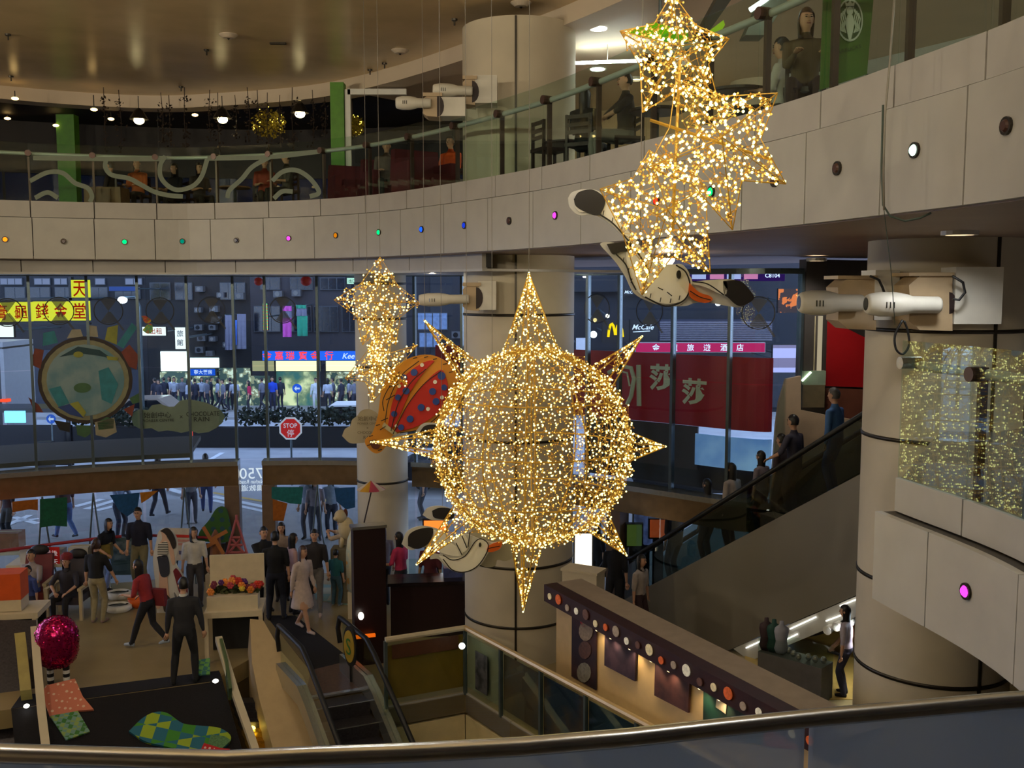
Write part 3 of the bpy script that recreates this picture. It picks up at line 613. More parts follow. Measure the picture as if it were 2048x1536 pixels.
shop(bM, 503, 752, 548, 815, SHOPG); shop(bM, 553, 742, 640, 815, SHOPY); shop(bM, 652, 744, 718, 815, SHOPG); shop(bM, 722, 720, 800, 815, SHOPG); shop(bL, 180, 740, 284, 815, pm('shutter_dark', (40, 44, 56), .5, var=.2)); shop(bL, 0, 700, 180, 815, pm('shutter_dark', (40, 44, 56), .5, var=.2))
shop(bR, 1150, 700, 1600, 815, pm('arcade_dark', (24, 26, 36), .5, var=.3), Y=52)
for x in (545, 645): M = MB(); sheet(M, x - 4, 740, x + 4, 815, FY - .5, .4); M.build('pillar', FWALL2, bM)

def signboard(name, label, x0, y0, x1, y1, Y, mt, frame=BLACKM):
    a = WY(x0, y1, Y); b = WY(x1, y0, Y); t = thing(name, label, 'sign', ((a.x + b.x) / 2, Y, a.z)); M = MB(); sheet(M, x0 - 1, y0 - 1, x1 + 1, y1 + 1, Y + .02, .2); M.build('casing', frame, t); M = MB(); sheet(M, x0, y0, x1, y1, Y, .02); M.build('face', mt, t)
    if Y > 40:
        WYB = 54.99 if x0 < 860 else 51.99
        for x in (x0 + 3, x1 - 3): p_ = WY(x, (y0 + y1) / 2, Y + .1); MB().tube([p_, (p_.x, WYB, p_.z)], .04, 5).build('bracket', MULL, t)
    return t
def write(t, s, px, py, Y, mt, hpx=None, wpx=None, skew=0.0, mirror=False, nm='lettering', ext=0.0):
    c = WY(px, py, Y - .03); M = MB(); letters(M, s, c, (1, 0, 0), (0, 0, 1), width=wpx * Y / FPX if wpx else None, height=hpx * Y / FPX if hpx else None, skew=skew, mirror=mirror, ext=ext, bold=.012); return M.build(nm, mt, t)
YEL = em('sign_yellow', (240, 238, 60), 1.0); RED = em('letter_red', (190, 28, 10), .75, False)
a = WY(88, 645, 49); t = thing('herbal_tea_sign', 'yellow lit sign boxes with red Chinese characters', 'sign', (a.x, 49, a.z))
for x0, y0, x1, y1, ch in ((-16, 605, 19, 644, '膏'), (24, 604, 60, 643, '龜'), (67, 603, 101, 642, '錢'), (105, 603, 138, 641, '金'), (143, 602, 175, 641, '堂'), (143, 560, 175, 595, '天')):
    M = MB(); sheet(M, x0, y0, x1, y1, 49, .3); M.build('lit_box', YEL, t); write(t, ch, (x0 + x1) / 2, (y0 + y1) / 2, 49, RED, hpx=31, wpx=26)
M = MB(); sheet(M, -20, 596, 178, 601, 49.1, .3); sheet(M, -20, 645, 178, 649, 49.1, .3); sheet(M, 138, 554, 142, 600, 49.1, .3); M.build('frame', BLACKM, t)
for x in (30, 120): p_ = WY(x, 598, 49.2); MB().tube([p_, (p_.x, 54.99, p_.z)], .06, 6).build('bracket', MULL, t)
WL = em('sign_white_lit', (235, 245, 240), 1.5); t = signboard('lit_sign', 'small white lit sign below the herbal tea sign', -10, 650, 26, 674, 49.5, WL)
t = signboard('lit_sign', 'wide white shop sign beside the rainbow fish', 285, 654, 331, 671, 50, WL); write(t, '出租', 312, 662, 50, RED, hpx=12)
t = signboard('lit_sign', 'tall white sign hanging before the dark tenement', 351, 655, 370, 698, 50, WL); write(t, '旅', 360, 667, 50, pm('ink_grey', (90, 80, 90), .6), hpx=13); write(t, '館', 360, 685, 50, MATS['ink_grey'], hpx=13)
t = signboard('lit_sign', 'dim blue sign under the street lamp', 218, 573, 270, 582, 51, em('sign_dimblue', (70, 100, 190), .7))
t = signboard('lit_sign', 'blue chemist sign with white characters', 380, 738, 430, 751, 53.5, em('sign_blue_lit', (30, 90, 220), 1.0)); write(t, '寧大藥房', 406, 744, 53.5, SGN_W, hpx=9)
t = signboard('lit_sign', 'bright blue jewellery sign with red neon characters', 525, 702, 716, 721, 53, em('sign_azure', (40, 110, 255), 1.1)); NEON = em('neon_red', (255, 60, 40), 1.8, False)
for ch, x in (('金', 534), ('嘉', 558), ('瑞', 580), ('寶', 606), ('金', 630), ('行', 658)): write(t, ch, x, 711, 53, NEON, hpx=17)
write(t, 'Kee', 698, 712, 53, SGN_W, hpx=11, skew=.3)
for x0, x1, lb in ((505, 548, 'dim yellow shop fascia beside the dark awning'), (552, 640, 'pale yellow lit fascia under the blue sign'), (652, 716, 'pale yellow lit fascia by the slender column')): signboard('shop_fascia', lb, x0, 722, x1, 742, 53.3, em('fascia_cream_%d' % (x0 > 550), (250, 246, 190), 1.6 if x0 > 550 else .45))
t = signboard('neon_sign', 'narrow vertical multicolour neon sign on the tenement', 527, 607, 534, 660, 52, pattern('neon_strip', 'stripe', (255, 150, 60), (120, 230, 120), 2.0, emitk=1.0))
t = signboard('exit_sign', 'small pale green exit sign beside the light star', 694, 556, 714, 568, 22.6, em('exit_green', (190, 240, 220), 1.2)); write(t, '出口', 704, 562, 22.6, pm('exit_ink', (60, 120, 100), .6), hpx=7); p_ = WY(704, 558, 22.7); MB().tube([p_, (p_.x, p_.y, 6.78)], .01, 5).build('hanger', MULL, t)
c = WY(245, 600, 46); t = thing('street_lamp', 'white glowing street lamp before the tenement', 'lamp', (c.x, 46, -.1)); MB().tube([(c.x + .8, 46, -.1), (c.x + .8, 46, c.z - .3), (c.x + .6, 46, c.z + .15), (c.x, 46, c.z + .12)], .05, 8).build('pole', MULL, t); MB().ball(c, (.22, .2, .16), 12, 8).build('globe', em('street_lamp_glow', (235, 245, 255), 9, False), t)
# laundry
def cloth(name, label, cat, quads, Y, mts):
    t = thing(name, label, cat, (WY(quads[0][0], quads[0][3], Y).x, Y, WY(quads[0][0], quads[0][3], Y).z))
    for k, (x0, y0, x1, y1) in enumerate(quads):
        M = MB(); n = 8; V = []; 
        for j in range(5):
            for i in range(n + 1):
                p = WY(x0 + (x1 - x0) * i / n, y0 + (y1 - y0) * j / 4, Y); V.append((p.x, Y + .08 * math.sin(i * 1.7 + k) * j / 4, p.z))
        F = [(j * (n + 1) + i, j * (n + 1) + i + 1, (j + 1) * (n + 1) + i + 1, (j + 1) * (n + 1) + i) for j in range(4) for i in range(n)]; M.add(V, F); M.build('cloth', mts[k % len(mts)], t, smooth=True)
    for x in (quads[0][0], quads[0][2]): p_ = WY(x, quads[0][1], Y); MB().tube([p_, (p_.x, 54.99, p_.z)], .03, 5).build('drying_pole', MULL, t)
    return t
LW = pm('laundry_white', (110, 110, 128), .9, var=.1); LP = pm('laundry_pink', (196, 80, 170), .9, var=.1); LG = pm('laundry_green', (40, 140, 110), .9, var=.1)
cloth('laundry', 'pale shirts drying on a line', 'laundry', [(450, 630, 464, 700), (474, 628, 492, 698), (466, 640, 474, 690)], 53.5, [LW, LW, pm('laundry_blue', (70, 110, 190), .9)])
cloth('hanging_banner', 'pink cloth with a white band hung on the tenement', 'banner', [(565, 612, 583, 622), (565, 622, 583, 636), (565, 636, 583, 674)], 53.5, [LP, LW, LP])
cloth('hanging_banner', 'green cloth with a white band hung on the tenement', 'banner', [(592, 610, 612, 617), (592, 617, 613, 632), (594, 632, 615, 672)], 53.5, [LG, LW, LG])
for x, y, r, lb in ((517, 563, 9, 'small red lantern by the glass head nearer the neon sign'), (612, 562, 11, 'larger red lantern by the glass head near the green cloth')):
    c = WY(x, y, 23.2); t = thing('lantern', lb, 'lantern', (c.x, c.y, c.z)); rr = r * 23.2 / FPX; MB().ball(c, (rr, rr, rr * .92), 14, 10).build('shade', pm('lantern_red', (150, 10, 14), .5, var=.2, emit=(150, 10, 14), estr=.15), t, smooth=True); MB().tube([(c.x, c.y, c.z + rr * .85), (c.x, c.y, 6.76)], .01, 5).build('cord', BLACKM, t)
# ---- right hand side across the street
t = signboard('arches_sign', 'dark sign with glowing yellow arches', 1205, 642, 1258, 684, 48, pm('sign_black', (14, 14, 20), .5, var=0)); M = MB(); YA = em('arch_yellow', (255, 215, 20), 1.4, False)
for sgn in (-1, 1):
    P = [WY(1231 + sgn * x, y, 47.95) for x, y in ((14.5, 674), (13, 660), (9.5, 649), (7, 647), (4, 652), (1.2, 664), (.6, 670))]; M.tube(P, .06, 8, flat=1)
M.build('arches', YA, t)
t = signboard('cafe_sign', 'black sign with slanted white cafe lettering', 1260, 640, 1315, 684, 48, MATS['sign_black']); write(t, 'McCafé', 1287, 654, 48, SGN_W, wpx=42, skew=.35); M = MB(); M.tube([WY(1266, 664, 47.96), WY(1300, 662, 47.96)], .02, 5); M.build('underline', SGN_W, t)
t = signboard('cafe_sign', 'small white cafe lettering behind the gull', 1248, 578, 1268, 590, 48, MATS['sign_black']); write(t, 'McC', 1258, 584, 48, SGN_W, wpx=16, skew=.35)
a = WY(1430, 678, 49); t = thing('louvre_panel', 'grey louvred wall panel above the pink sign', 'louvre', (a.x, 49, a.z)); M = MB(); sheet(M, 1318, 642, 1546, 682, 49.1, 2.88); M.build('frame', pm('louvre_dark', (44, 44, 60), .6), t)
for k in range(10): M = MB(); sheet(M, 1320, 643.5 + k * 3.9, 1544, 645.6 + k * 3.9, 49.0, .06); M.build('slat', pm('louvre_slat', (118, 114, 126), .5, var=.1), t)
t = signboard('pink_sign', 'long pink lit sign with white Chinese characters', 1272, 686, 1530, 704, 46, em('pink_lit', (215, 45, 115), .8), frame=pm('sign_rim', (160, 150, 150), .5))
for ch, x in zip('金龍旅遊酒店', (1312, 1348, 1381, 1414, 1448, 1480)): write(t, ch, x, 695, 46, SGN_W, hpx=14)
t = signboard('purple_sign', 'purple lit sign strip near the soffit', 1375, 545, 1570, 562, 47, em('purple_lit', (60, 30, 110), .6)); write(t, 'C8104', 1545, 551, 47, SGN_W, hpx=8)
for k, x in enumerate((1384, 1420, 1454, 1488)): M = MB(); sheet(M, x, 548, x + 28, 558, 46.95, .03); M.build('lit_window', em('lit_lilac_%d' % (k % 2), ((190, 200, 255), (230, 140, 190))[k % 2], .9), t)
t = signboard('warm_shop', 'upper shop window glowing warm orange', 1556, 578, 1600, 625, 47, pattern('warm_shop', 'patch', (40, 20, 10), (255, 180, 70), 1.6, c3=(190, 90, 20), emitk=.8))
t = signboard('pale_window', 'pale lit window strip beside the pillar', 1545, 690, 1598, 745, 46, pattern('pale_window', 'stripe', (175, 165, 190), (120, 105, 120), .35, emitk=.35))
t = signboard('white_notice', 'white notice panel beside the broad column', 1152, 676, 1172, 700, 47, pm('notice_white', (200, 200, 205), .6, var=.05))
for x, y, r, lb in ((1190, 640, 4, 'small amber lamp beside the arches sign'), (1187, 669, 7, 'round white lamp beside the arches sign'), (1436, 606, 6, 'white lamp beyond the gull wing'), (1215, 632, 4, 'orange lamp above the arches sign'), (1586, 606, 4, 'yellow lamp near the projectors')):
    c = WY(x, y, 47.5); t = thing('street_light', lb, 'lamp', c); rr = r * 47.5 / FPX; MB().ball(c, rr, 10, 8).build('globe', em('street_globe_%d' % (y % 3), ((240, 250, 255), (255, 225, 150), (255, 245, 220))[y % 3], 5, False), t); MB().tube([(c.x, c.y + .1, c.z), (c.x, 51.99, c.z + .2)], .04, 6).build('bracket', MULL, t)
# ---- red shop banner hung outside the glass
t = thing('shop_banner', 'long dark red banner with two pale green Chinese characters', 'banner', (1.5, 20.6, 3.8)); RB = pm('banner_red', (150, 16, 34), .55, var=.06, scale=1, emit=(150, 12, 30), estr=.06)
sa, sb = VC.hit(860, 760), VC.hit(1572, 760); M = MB(); ribbon(M, VC, sa, sb, .35, .39, 3.86, 5.22, n=40); M.build('sheet', RB, t)
PGR = pm('banner_letter', (190, 195, 165), .6, var=.08, emit=(170, 175, 145), estr=.06)
for ch, px, py, hp in (('莎', 1306, 757, 54), ('莎', 1370, 786, 54)):
    q, d = VC.pix(px, py, .33); M = MB(); letters(M, ch, q, Vector((*VC.tan(d), 0)), (0, 0, 1), height=hp * q.y / FPX, width=hp * 1.08 * q.y / FPX, bold=.028); M.build('character', PGR, t)
for pts, r in (([(1200, 748), (1225, 734), (1246, 738), (1252, 760), (1246, 795), (1238, 812)], .045), ([(1215, 742), (1238, 748), (1243, 775)], .02), ([(1261, 732), (1262, 815)], .05)):
    M = MB(); M.tube([VC.pix(x, y, .33)[0] for x, y in pts], r, 6, flat=1); M.build('logo_stroke', PGR, t)
t = thing('lit_poster', 'pale blue lit poster under the red banner', 'poster', (*VC.at(VC.hit(1460, 880)), 2.9)); M = MB(); ribbon(M, VC, VC.hit(1372, 880), VC.hit(1568, 880), .33, .37, 3.12, 3.72, n=10); M.build('sheet', pattern('poster_blue', 'blot', (150, 195, 240), (90, 140, 215), .8, emitk=.35), t)
M = MB(); ribbon(M, VC, VC.hit(1150, 880), VC.hit(1372, 880), .42, .46, 3.0, 3.84, n=10); struct(M.build('wall_spandrel', pm('spandrel', (70, 62, 62), .6, var=.1)), 'grey brown panel below the red banner')
M = MB(); ribbon(M, VC, VC.hit(1150, 880), VC.hit(1572, 880), .45, .50, 2.66, 3.10, n=10); struct(M.build('wall_spandrel', pm('spandrel_dark', (24, 26, 32), .4, var=.1)), 'dark panel above the ledge')
# ---- film and cut-outs on the glass
t = thing('round_window_film', 'large round coloured film with little buildings around its rim', 'window film', (*VC.at(VC.hit(172, 760)), 3.5))
q0, d0 = VC.pix(172, 760, -.03); tx = Vector((*VC.tan(d0), 0)); uz = Vector((0, 0, 1)); nx = Vector((*VC.nor(d0), 0)); PX = q0.y / FPX
def fp(x, y, k=0.0): return q0 + tx * ((x - 172) * PX * 1.0) + uz * (-(y - 760) * PX) - nx * k
def film(pts, mt, k, nm='film_shape', par=None): M = MB(); M.prism([fp(x, y, k) for x, y in pts], nx * -.006); return M.build(nm, mt, par or t)
def circ(x, y, rx, ry=None, n=28): ry = ry or rx; return [(x + rx * math.cos(2 * math.pi * i / n), y + ry * math.sin(2 * math.pi * i / n)) for i in range(n)]
film(circ(172, 760, 88), pm('film_brown', (48, 36, 30), .6, var=.1), .0, 'rim'); film(circ(172, 760, 81), pm('film_sand', (132, 128, 96), .6, var=.15), .010, 'inner_ring'); film(circ(172, 760, 72), pattern('film_sky', 'blot', (96, 132, 140), (128, 150, 150), 2.0), .018, 'disc')
FT = pm('film_teal', (40, 120, 130), .6, var=.15); FY_ = pm('film_yellow', (140, 140, 50), .6, var=.15); FB = pm('film_blue', (34, 60, 120), .6, var=.15); FGR = pm('film_green', (60, 96, 60), .6, var=.15); FC = pm('film_cream', (150, 142, 118), .6, var=.1); FRD = pm('film_rust', (120, 52, 36), .6, var=.15)
film([(104, 775), (125, 770), (140, 805), (120, 812)], FT, .026); film([(196, 742), (215, 735), (232, 770), (218, 810), (200, 800)], FT, .026); film([(118, 812), (142, 806), (165, 836), (140, 828)], FB, .026); film([(140, 806), (156, 802), (170, 825), (165, 834)], FY_, .028); film(circ(165, 775, 16, 10), FGR, .028); film([(125, 712), (160, 692), (200, 700), (222, 718), (200, 712), (165, 706)], pm('film_dark_teal', (24, 60, 66), .6), .028); film(circ(160, 708, 9, 6), FY_, .032); film([(212, 712), (234, 716), (232, 722), (214, 720)], FY_, .032)
for pts, mt in (([(232, 690), (262, 646), (272, 656), (244, 698)], FT), ([(210, 680), (216, 655), (236, 650), (232, 690)], FY_), ([(96, 690), (98, 664), (118, 660), (124, 684)], FT), ([(72, 725), (82, 694), (98, 698), (90, 735)], FRD), ([(240, 705), (256, 690), (272, 712), (268, 742), (254, 735)], FRD), ([(110, 838), (120, 858), (138, 864), (140, 845)], BLACKM), ([(150, 850), (152, 870), (166, 876), (178, 868), (178, 852)], FGR), ([(185, 846), (186, 872), (205, 878), (226, 868), (222, 838)], FC), ([(190, 846), (208, 836), (222, 842), (220, 860), (192, 862)], FGR), ([(240, 822), (262, 812), (256, 838)], FRD), ([(140, 676), (150, 658), (166, 658), (170, 672)], FC), ([(176, 672), (182, 650), (196, 652), (198, 674)], FC), ([(66, 790), (84, 806), (92, 822), (76, 820)], FRD), ([(252, 800), (270, 790), (274, 808), (258, 812)], FGR)): film(pts, mt, .004, 'rim_building')
CLF = pm('film_cloud', (112, 128, 112), .7, var=.05)
t = thing('cloud_window_film', 'grey green cloud film with dark lettering on the glass wall', 'window film', (*VC.at(VC.hit(365, 835)), 3.3)); q0, d0 = VC.pix(365, 835, -.03); tx = Vector((*VC.tan(d0), 0)); nx = Vector((*VC.nor(d0), 0)); PX = q0.y / FPX
def fp(x, y, k=0.0): return q0 + tx * ((x - 365) * PX) + uz * (-(y - 835) * PX) - nx * k
cl = [(268, 835), (272, 822), (284, 816), (300, 818), (308, 808), (324, 806), (338, 812), (350, 812), (362, 800), (380, 798), (398, 802), (412, 806), (425, 812), (440, 822), (448, 834), (442, 848), (430, 858), (415, 866), (395, 868), (380, 862), (362, 866), (348, 862), (335, 860), (318, 862), (305, 854), (285, 856), (272, 848)]
film(cl, CLF, 0, 'cloud_shape'); M = MB(); INK = pm('film_ink', (30, 34, 28), .7, var=0)
letters(M, '始創中心', fp(318, 828, .02), tx, uz, width=52 * PX); letters(M, 'PIONEER CENTRE', fp(319, 839, .02), tx, uz, width=60 * PX); letters(M, 'x', fp(363, 833, .02), tx, uz, width=6 * PX); letters(M, 'CHOCOLATE', fp(405, 828, .02), tx, uz, width=64 * PX, height=9 * PX); letters(M, 'RAIN', fp(402, 839, .02), tx, uz, width=30 * PX, height=9 * PX); M.build('lettering', INK, t)
# house number on the entrance glass, seen from behind
t = thing('house_number', 'white house number and street name mirrored on the entrance glass', 'lettering', (*VC.at(VC.hit(505, 960)), 1.9)); q0, d0 = VC.pix(505, 960, -.02); tx = Vector((*VC.tan(d0), 0)); PX = q0.y / FPX; WT = em('number_white', (225, 240, 250), .9, False)
def fp(x, y): return q0 + tx * ((x - 505) * PX) + uz * (-(y - 960) * PX)
for s, x, y, wd, hh in (('750', 503, 946, 46, 22), ('Nathan Road', 504, 963, 48, 8), ('彌敦道', 505, 976, 46, 13)):
    M = MB(); letters(M, s, fp(x, y), tx, uz, width=wd * PX, height=hh * PX, mirror=True); M.build('lettering', WT, t)
M = MB(); M.box((*VC.off(VC.hit(505, 960), 0, 3.2)[:2], 1.4), (.62, .012, 2.5), math.atan2(tx.y, tx.x)); M.build('glass_pane', FGLASS, t)
# pennants hung under the transom
PEN = {'teal': (22, 100, 100), 'green': (16, 84, 60), 'orange': (150, 84, 20), 'blue': (20, 72, 120), 'gold': (160, 100, 20)}
for pts, c, lb in (([(80, 992), (135, 988), (135, 1046), (108, 1044), (80, 1048)], 'green', 'deep green square pennant with orange tabs under the transom'), ([(24, 997), (76, 992), (76, 1014), (58, 1012), (24, 1018)], 'orange', 'orange pennant hung beside the green square pennant'), ([(221, 984), (281, 979), (276, 1012), (256, 1026), (240, 1015)], 'blue', 'blue pointed pennant under the transom'), ([(281, 979), (318, 975), (300, 990), (284, 1000)], 'gold', 'small gold pennant beside the blue pointed pennant'),
                   ([(548, 968), (612, 968), (608, 1002), (585, 1000), (548, 990)], 'teal', 'teal pennant at the portal jamb'), ([(550, 992), (580, 1000), (572, 1035), (551, 1034)], 'orange', 'orange pennant below the teal pennant'), ([(676, 970), (718, 968), (718, 1008), (700, 1012), (680, 996)], 'blue', 'blue pennant beside the slender column')):
    V = [VC.pix(x, y, -.36)[0] for x, y in pts]; nn = Vector((*VC.nor(VC.hit(pts[0][0], 1000)), 0)); M = MB(); M.prism(V, nn * .01); tag(M.build('pennant', pm('pennant_' + c, PEN[c], .9, var=.2, scale=12)), lb, 'pennant', 'pennants under the transom')
M = MB(); M.tube([VC.pix(x, y, -.5)[0] for x, y in ((-40, 1096), (100, 1078), (200, 1066), (245, 1062))], .035, 6, flat=1); tag(M.build('barrier_tape', pm('tape_red', (150, 16, 36), .6)), 'red barrier tape across the glass wall beside the massage chairs', 'tape')
M = MB(); M.tube([VC.pix(x, y, -.5)[0] for x, y in ((300, 1060), (350, 1062), (415, 1064), (450, 1066))], .03, 6, flat=1); tag(M.build('barrier_tape', MATS['tape_red']), 'red barrier tape near the portal jamb', 'tape')
# ================================================================== HANGING DECORATIONS
WIRE = pm('gold_wire', (190, 146, 56), .4, .5, var=.2, scale=30, emit=(170, 125, 40), estr=.13)  # faint emission stands for the bulbs' light on the wire
BULBA = em('bulb_bright', (255, 242, 150), 4.2, False); BULBB = em('bulb_dim', (255, 205, 90), 1.4, False); BULBC = em('bulb_amber', (255, 170, 60), .8, False)
ICO_V = [Vector(v).normalized() for v in ((0, 0, 1), (.89, 0, .45), (.28, .85, .45), (-.72, .53, .45), (-.72, -.53, .45), (.28, -.85, .45), (.72, .53, -.45), (-.28, .85, -.45), (-.89, 0, -.45), (-.28, -.85, -.45), (.72, -.53, -.45), (0, 0, -1))]
ICO_F = [(0, 1, 2), (0, 2, 3), (0, 3, 4), (0, 4, 5), (0, 5, 1), (1, 6, 2), (2, 7, 3), (3, 8, 4), (4, 9, 5), (5, 10, 1), (6, 7, 2), (7, 8, 3), (8, 9, 4), (9, 10, 5), (10, 6, 1), (11, 7, 6), (11, 8, 7), (11, 9, 8), (11, 10, 9), (11, 6, 10)]
ICO_A = np.array([v[:] for v in ICO_V])
def bulbs(pts, r, parent):
    """all the little lamps of one figure: three brightnesses, plus the wires between neighbours"""
    pts = np.array(pts); M = MB(); n = len(pts); u = rng.random(n)
    for p, q in zip(pts, u):
        k = r * (1.15 if q < .35 else .85 if q < .75 else .7)
        M.add((ICO_A * k + p).tolist(), ICO_F, 0 if q < .35 else 1 if q < .75 else 2)
    o = M.build('light_bulbs', [BULBA, BULBB, BULBC], parent); o['kind'] = 'stuff'
    W = MB()
    for i in range(n):
        d = ((pts - pts[i]) ** 2).sum(1); d[i] = 9; 
        for j in np.argsort(d)[[1, 3, 6]]:
            if d[j] < (r * 22) ** 2: W.tube([pts[i], pts[j]], r * .20, 3, caps=False)
    o = W.build('wiring', WIRE, parent); o['kind'] = 'stuff'
def frame_rods(segs, r, parent, nm='frame_rod'):
    for a, b in segs: MB().tube([a, b], r, 6).build(nm, WIRE, parent)
def cable(top, p, parent=None, label=None):
    m = MB(); m.tube([p, (p[0], p[1], top)], .006, 5)
    if parent: return m.build('hanging_cable', pm('cable_grey', (120, 112, 100), .5), parent)
# ---- the giant sun
SD = 10.0; c = WY(1066, 892, SD); R = 197 * SD / FPX
t = thing('light_sun', 'giant golden wire sun covered in fairy lights', 'light sculpture', (c.x, c.y, c.z - R))
P = []
k = 5600; ii = np.arange(k) + .5; ph = np.arccos(1 - 2 * ii / k); th = math.pi * (1 + 5 ** .5) * ii
S = np.stack([np.sin(ph) * np.cos(th), np.sin(ph) * np.sin(th), np.cos(ph)], 1) * R * (1 + rng.normal(0, .012, (k, 1))) + rng.normal(0, .02, (k, 3)); P += (S + np.array(c)).tolist()
tips = [(1058, 545, 60), (1046, 1224, 38), (742, 884, 34), (1332, 893, 34), (848, 640, 32), (1285, 672, 34), (832, 1130, 34), (1254, 1112, 34)]
rods = []
for x, y, wpx in tips:
    tip = WY(x, y, SD); ax = (tip - c).normalized(); b = c + ax * R * .95; L = (tip - b).length; a = ax.orthogonal().normalized(); e = ax.cross(a); r0 = wpx * SD / FPX
    nb = int(L * r0 * 1900) + 30
    for q in range(nb):
        f = rng.random() ** 1.25; f = 1 - f if rng.random() < .55 else f; rr = r0 * (1 - f) * (.75 + .25 * (1 - f)); an = rng.random() * 6.283; P.append((b + ax * L * f + a * rr * math.cos(an) + e * rr * math.sin(an))[:])
    for q in range(4): an = q * math.pi / 2 + .4; rods.append((b + a * r0 * math.cos(an) + e * r0 * math.sin(an), tip))
bulbs(P, .0084, t)
frame_rods(rods, .007, t)
for q in range(6):
    an = q * math.pi / 6; M = MB(); M.tube([c + Vector((R * .985 * math.cos(an) * math.cos(w_), R * .985 * math.sin(an) * math.cos(w_), R * .985 * math.sin(w_))) for w_ in np.linspace(0, 2 * math.pi, 49)], .008, 6); M.build('hoop', WIRE, t)
for z in (-.5, 0, .5): M = MB(); rr = math.sqrt(1 - z * z) * R * .985; M.tube([c + Vector((rr * math.cos(w_), rr * math.sin(w_), z * R)) for w_ in np.linspace(0, 2 * math.pi, 49)], .008, 6); M.build('hoop', WIRE, t)
MB().tube([WY(1058, 545, SD), (WY(1058, 545, SD).x, SD, 11.1)], .0028, 4).build('hanging_cable', pm('cable_grey', (120, 112, 100), .5), t)
MB().tube([WY(1058, 560, SD), WY(1046, 1210, SD)], .012, 6).build('centre_rod', WIRE, t)
# ---- stars
def star(label, cx, cy, D, tips, rin, n, br, thick, holes=()):
    c = WY(cx, cy, D); t = thing('light_star', label, 'light sculpture', (c.x, c.y, c.z), group='fairy light stars')
    T = sorted(tips, key=lambda p: math.atan2(-(p[1] - cy), p[0] - cx)); poly = []
    for i, p in enumerate(T):
        q = T[(i + 1) % len(T)]; poly.append(p); a = math.atan2(p[1] - cy, p[0] - cx); b = math.atan2(q[1] - cy, q[0] - cx); 
        while b > a: b -= 2 * math.pi
        mid = (a + b) / 2; poly.append((cx + rin * math.cos(mid), cy + rin * math.sin(mid)))
    P = []; E = []
    tri = [((cx, cy), poly[i], poly[(i + 1) % len(poly)]) for i in range(len(poly))]
    ar = np.array([abs((b[0] - a[0]) * (c_[1] - a[1]) - (c_[0] - a[0]) * (b[1] - a[1])) for a, b, c_ in tri]); ar /= ar.sum()
    for q in range(n):
        a, b, c_ = tri[rng.choice(len(tri), p=ar)]; u, v = rng.random(), rng.random()
        if u + v > 1: u, v = 1 - u, 1 - v
        x = a[0] + u * (b[0] - a[0]) + v * (c_[0] - a[0]); y = a[1] + u * (b[1] - a[1]) + v * (c_[1] - a[1])
        if any((x - hx) ** 2 + (y - hy) ** 2 < hr * hr for hx, hy, hr in holes): continue
        puff = (1 - (u + v)) * thick * (1 if rng.random() < .5 else -1); x += rng.normal(0, 3.5); y += rng.normal(0, 3.5); p = WY(x, y, D + puff); P.append(p[:])
    bulbs(P, br, t)
    W3 = [WY(x, y, D) for x, y in poly]
    for i in range(len(W3)): MB().tube([W3[i], W3[(i + 1) % len(W3)]], br * .42, 5).build('outline_rod', WIRE, t)
    for s_ in (-1, 1):
        for i in range(0, len(W3), 2): MB().tube([c + Vector((0, s_ * thick, 0)), W3[i]], br * .42, 5).build('spoke_rod', WIRE, t)
    return t, c
t1, _ = star('uppermost of the three large fairy light stars', 1348, 108, 6.2, [(1345, -14), (1240, 62), (1285, 225), (1437, 205), (1458, 78)], 72, 520, .0086, .2)
MB().tube([WY(1345, -14, 6.2), (WY(1345, -14, 6.2).x, 6.2, 11.1)], .0028, 4).build('hanging_cable', MATS['cable_grey'], t1)
t2, _ = star('large tilted fairy light star pointing to the side in the middle', 1428, 285, 6.0, [(1555, 186), (1572, 368), (1465, 460), (1295, 335), (1352, 160)], 94, 800, .0086, .22, holes=[(1335, 238, 34)])
MB().tube([WY(1360, 120, 6.1), WY(1345, 460, 6.1)], .010, 6).build('centre_rod', WIRE, t2); MB().tube([WY(1300, 240, 6.05), WY(1545, 320, 6.05)], .010, 6).build('cross_rod', WIRE, t2)
t3, _ = star('lowest of the large fairy light stars in front of the gull', 1325, 425, 6.1, [(1298, 300), (1200, 378), (1284, 590), (1421, 545), (1412, 372)], 90, 760, .0086, .2)
t4, c4 = star('small fairy light star before the slender column', 757, 605, 13.0, [(760, 514), (668, 600), (725, 690), (792, 690), (838, 605)], 52, 560, .0105, .18)
MB().tube([WY(760, 514, 13), (WY(760, 514, 13).x, 13, 11.1)], .0028, 4).build('hanging_cable', MATS['cable_grey'], t4)
t5, _ = star('small fairy light star hanging beside the paper balloon', 757, 735, 12.8, [(786, 640), (690, 757), (745, 805), (815, 770), (836, 690)], 38, 400, .0105, .14)
t6, _ = star('thin fairy light tail joining the two small stars', 750, 700, 12.9, [(752, 650), (735, 700), (742, 760), (765, 760), (768, 700)], 14, 170, .0105, .08)
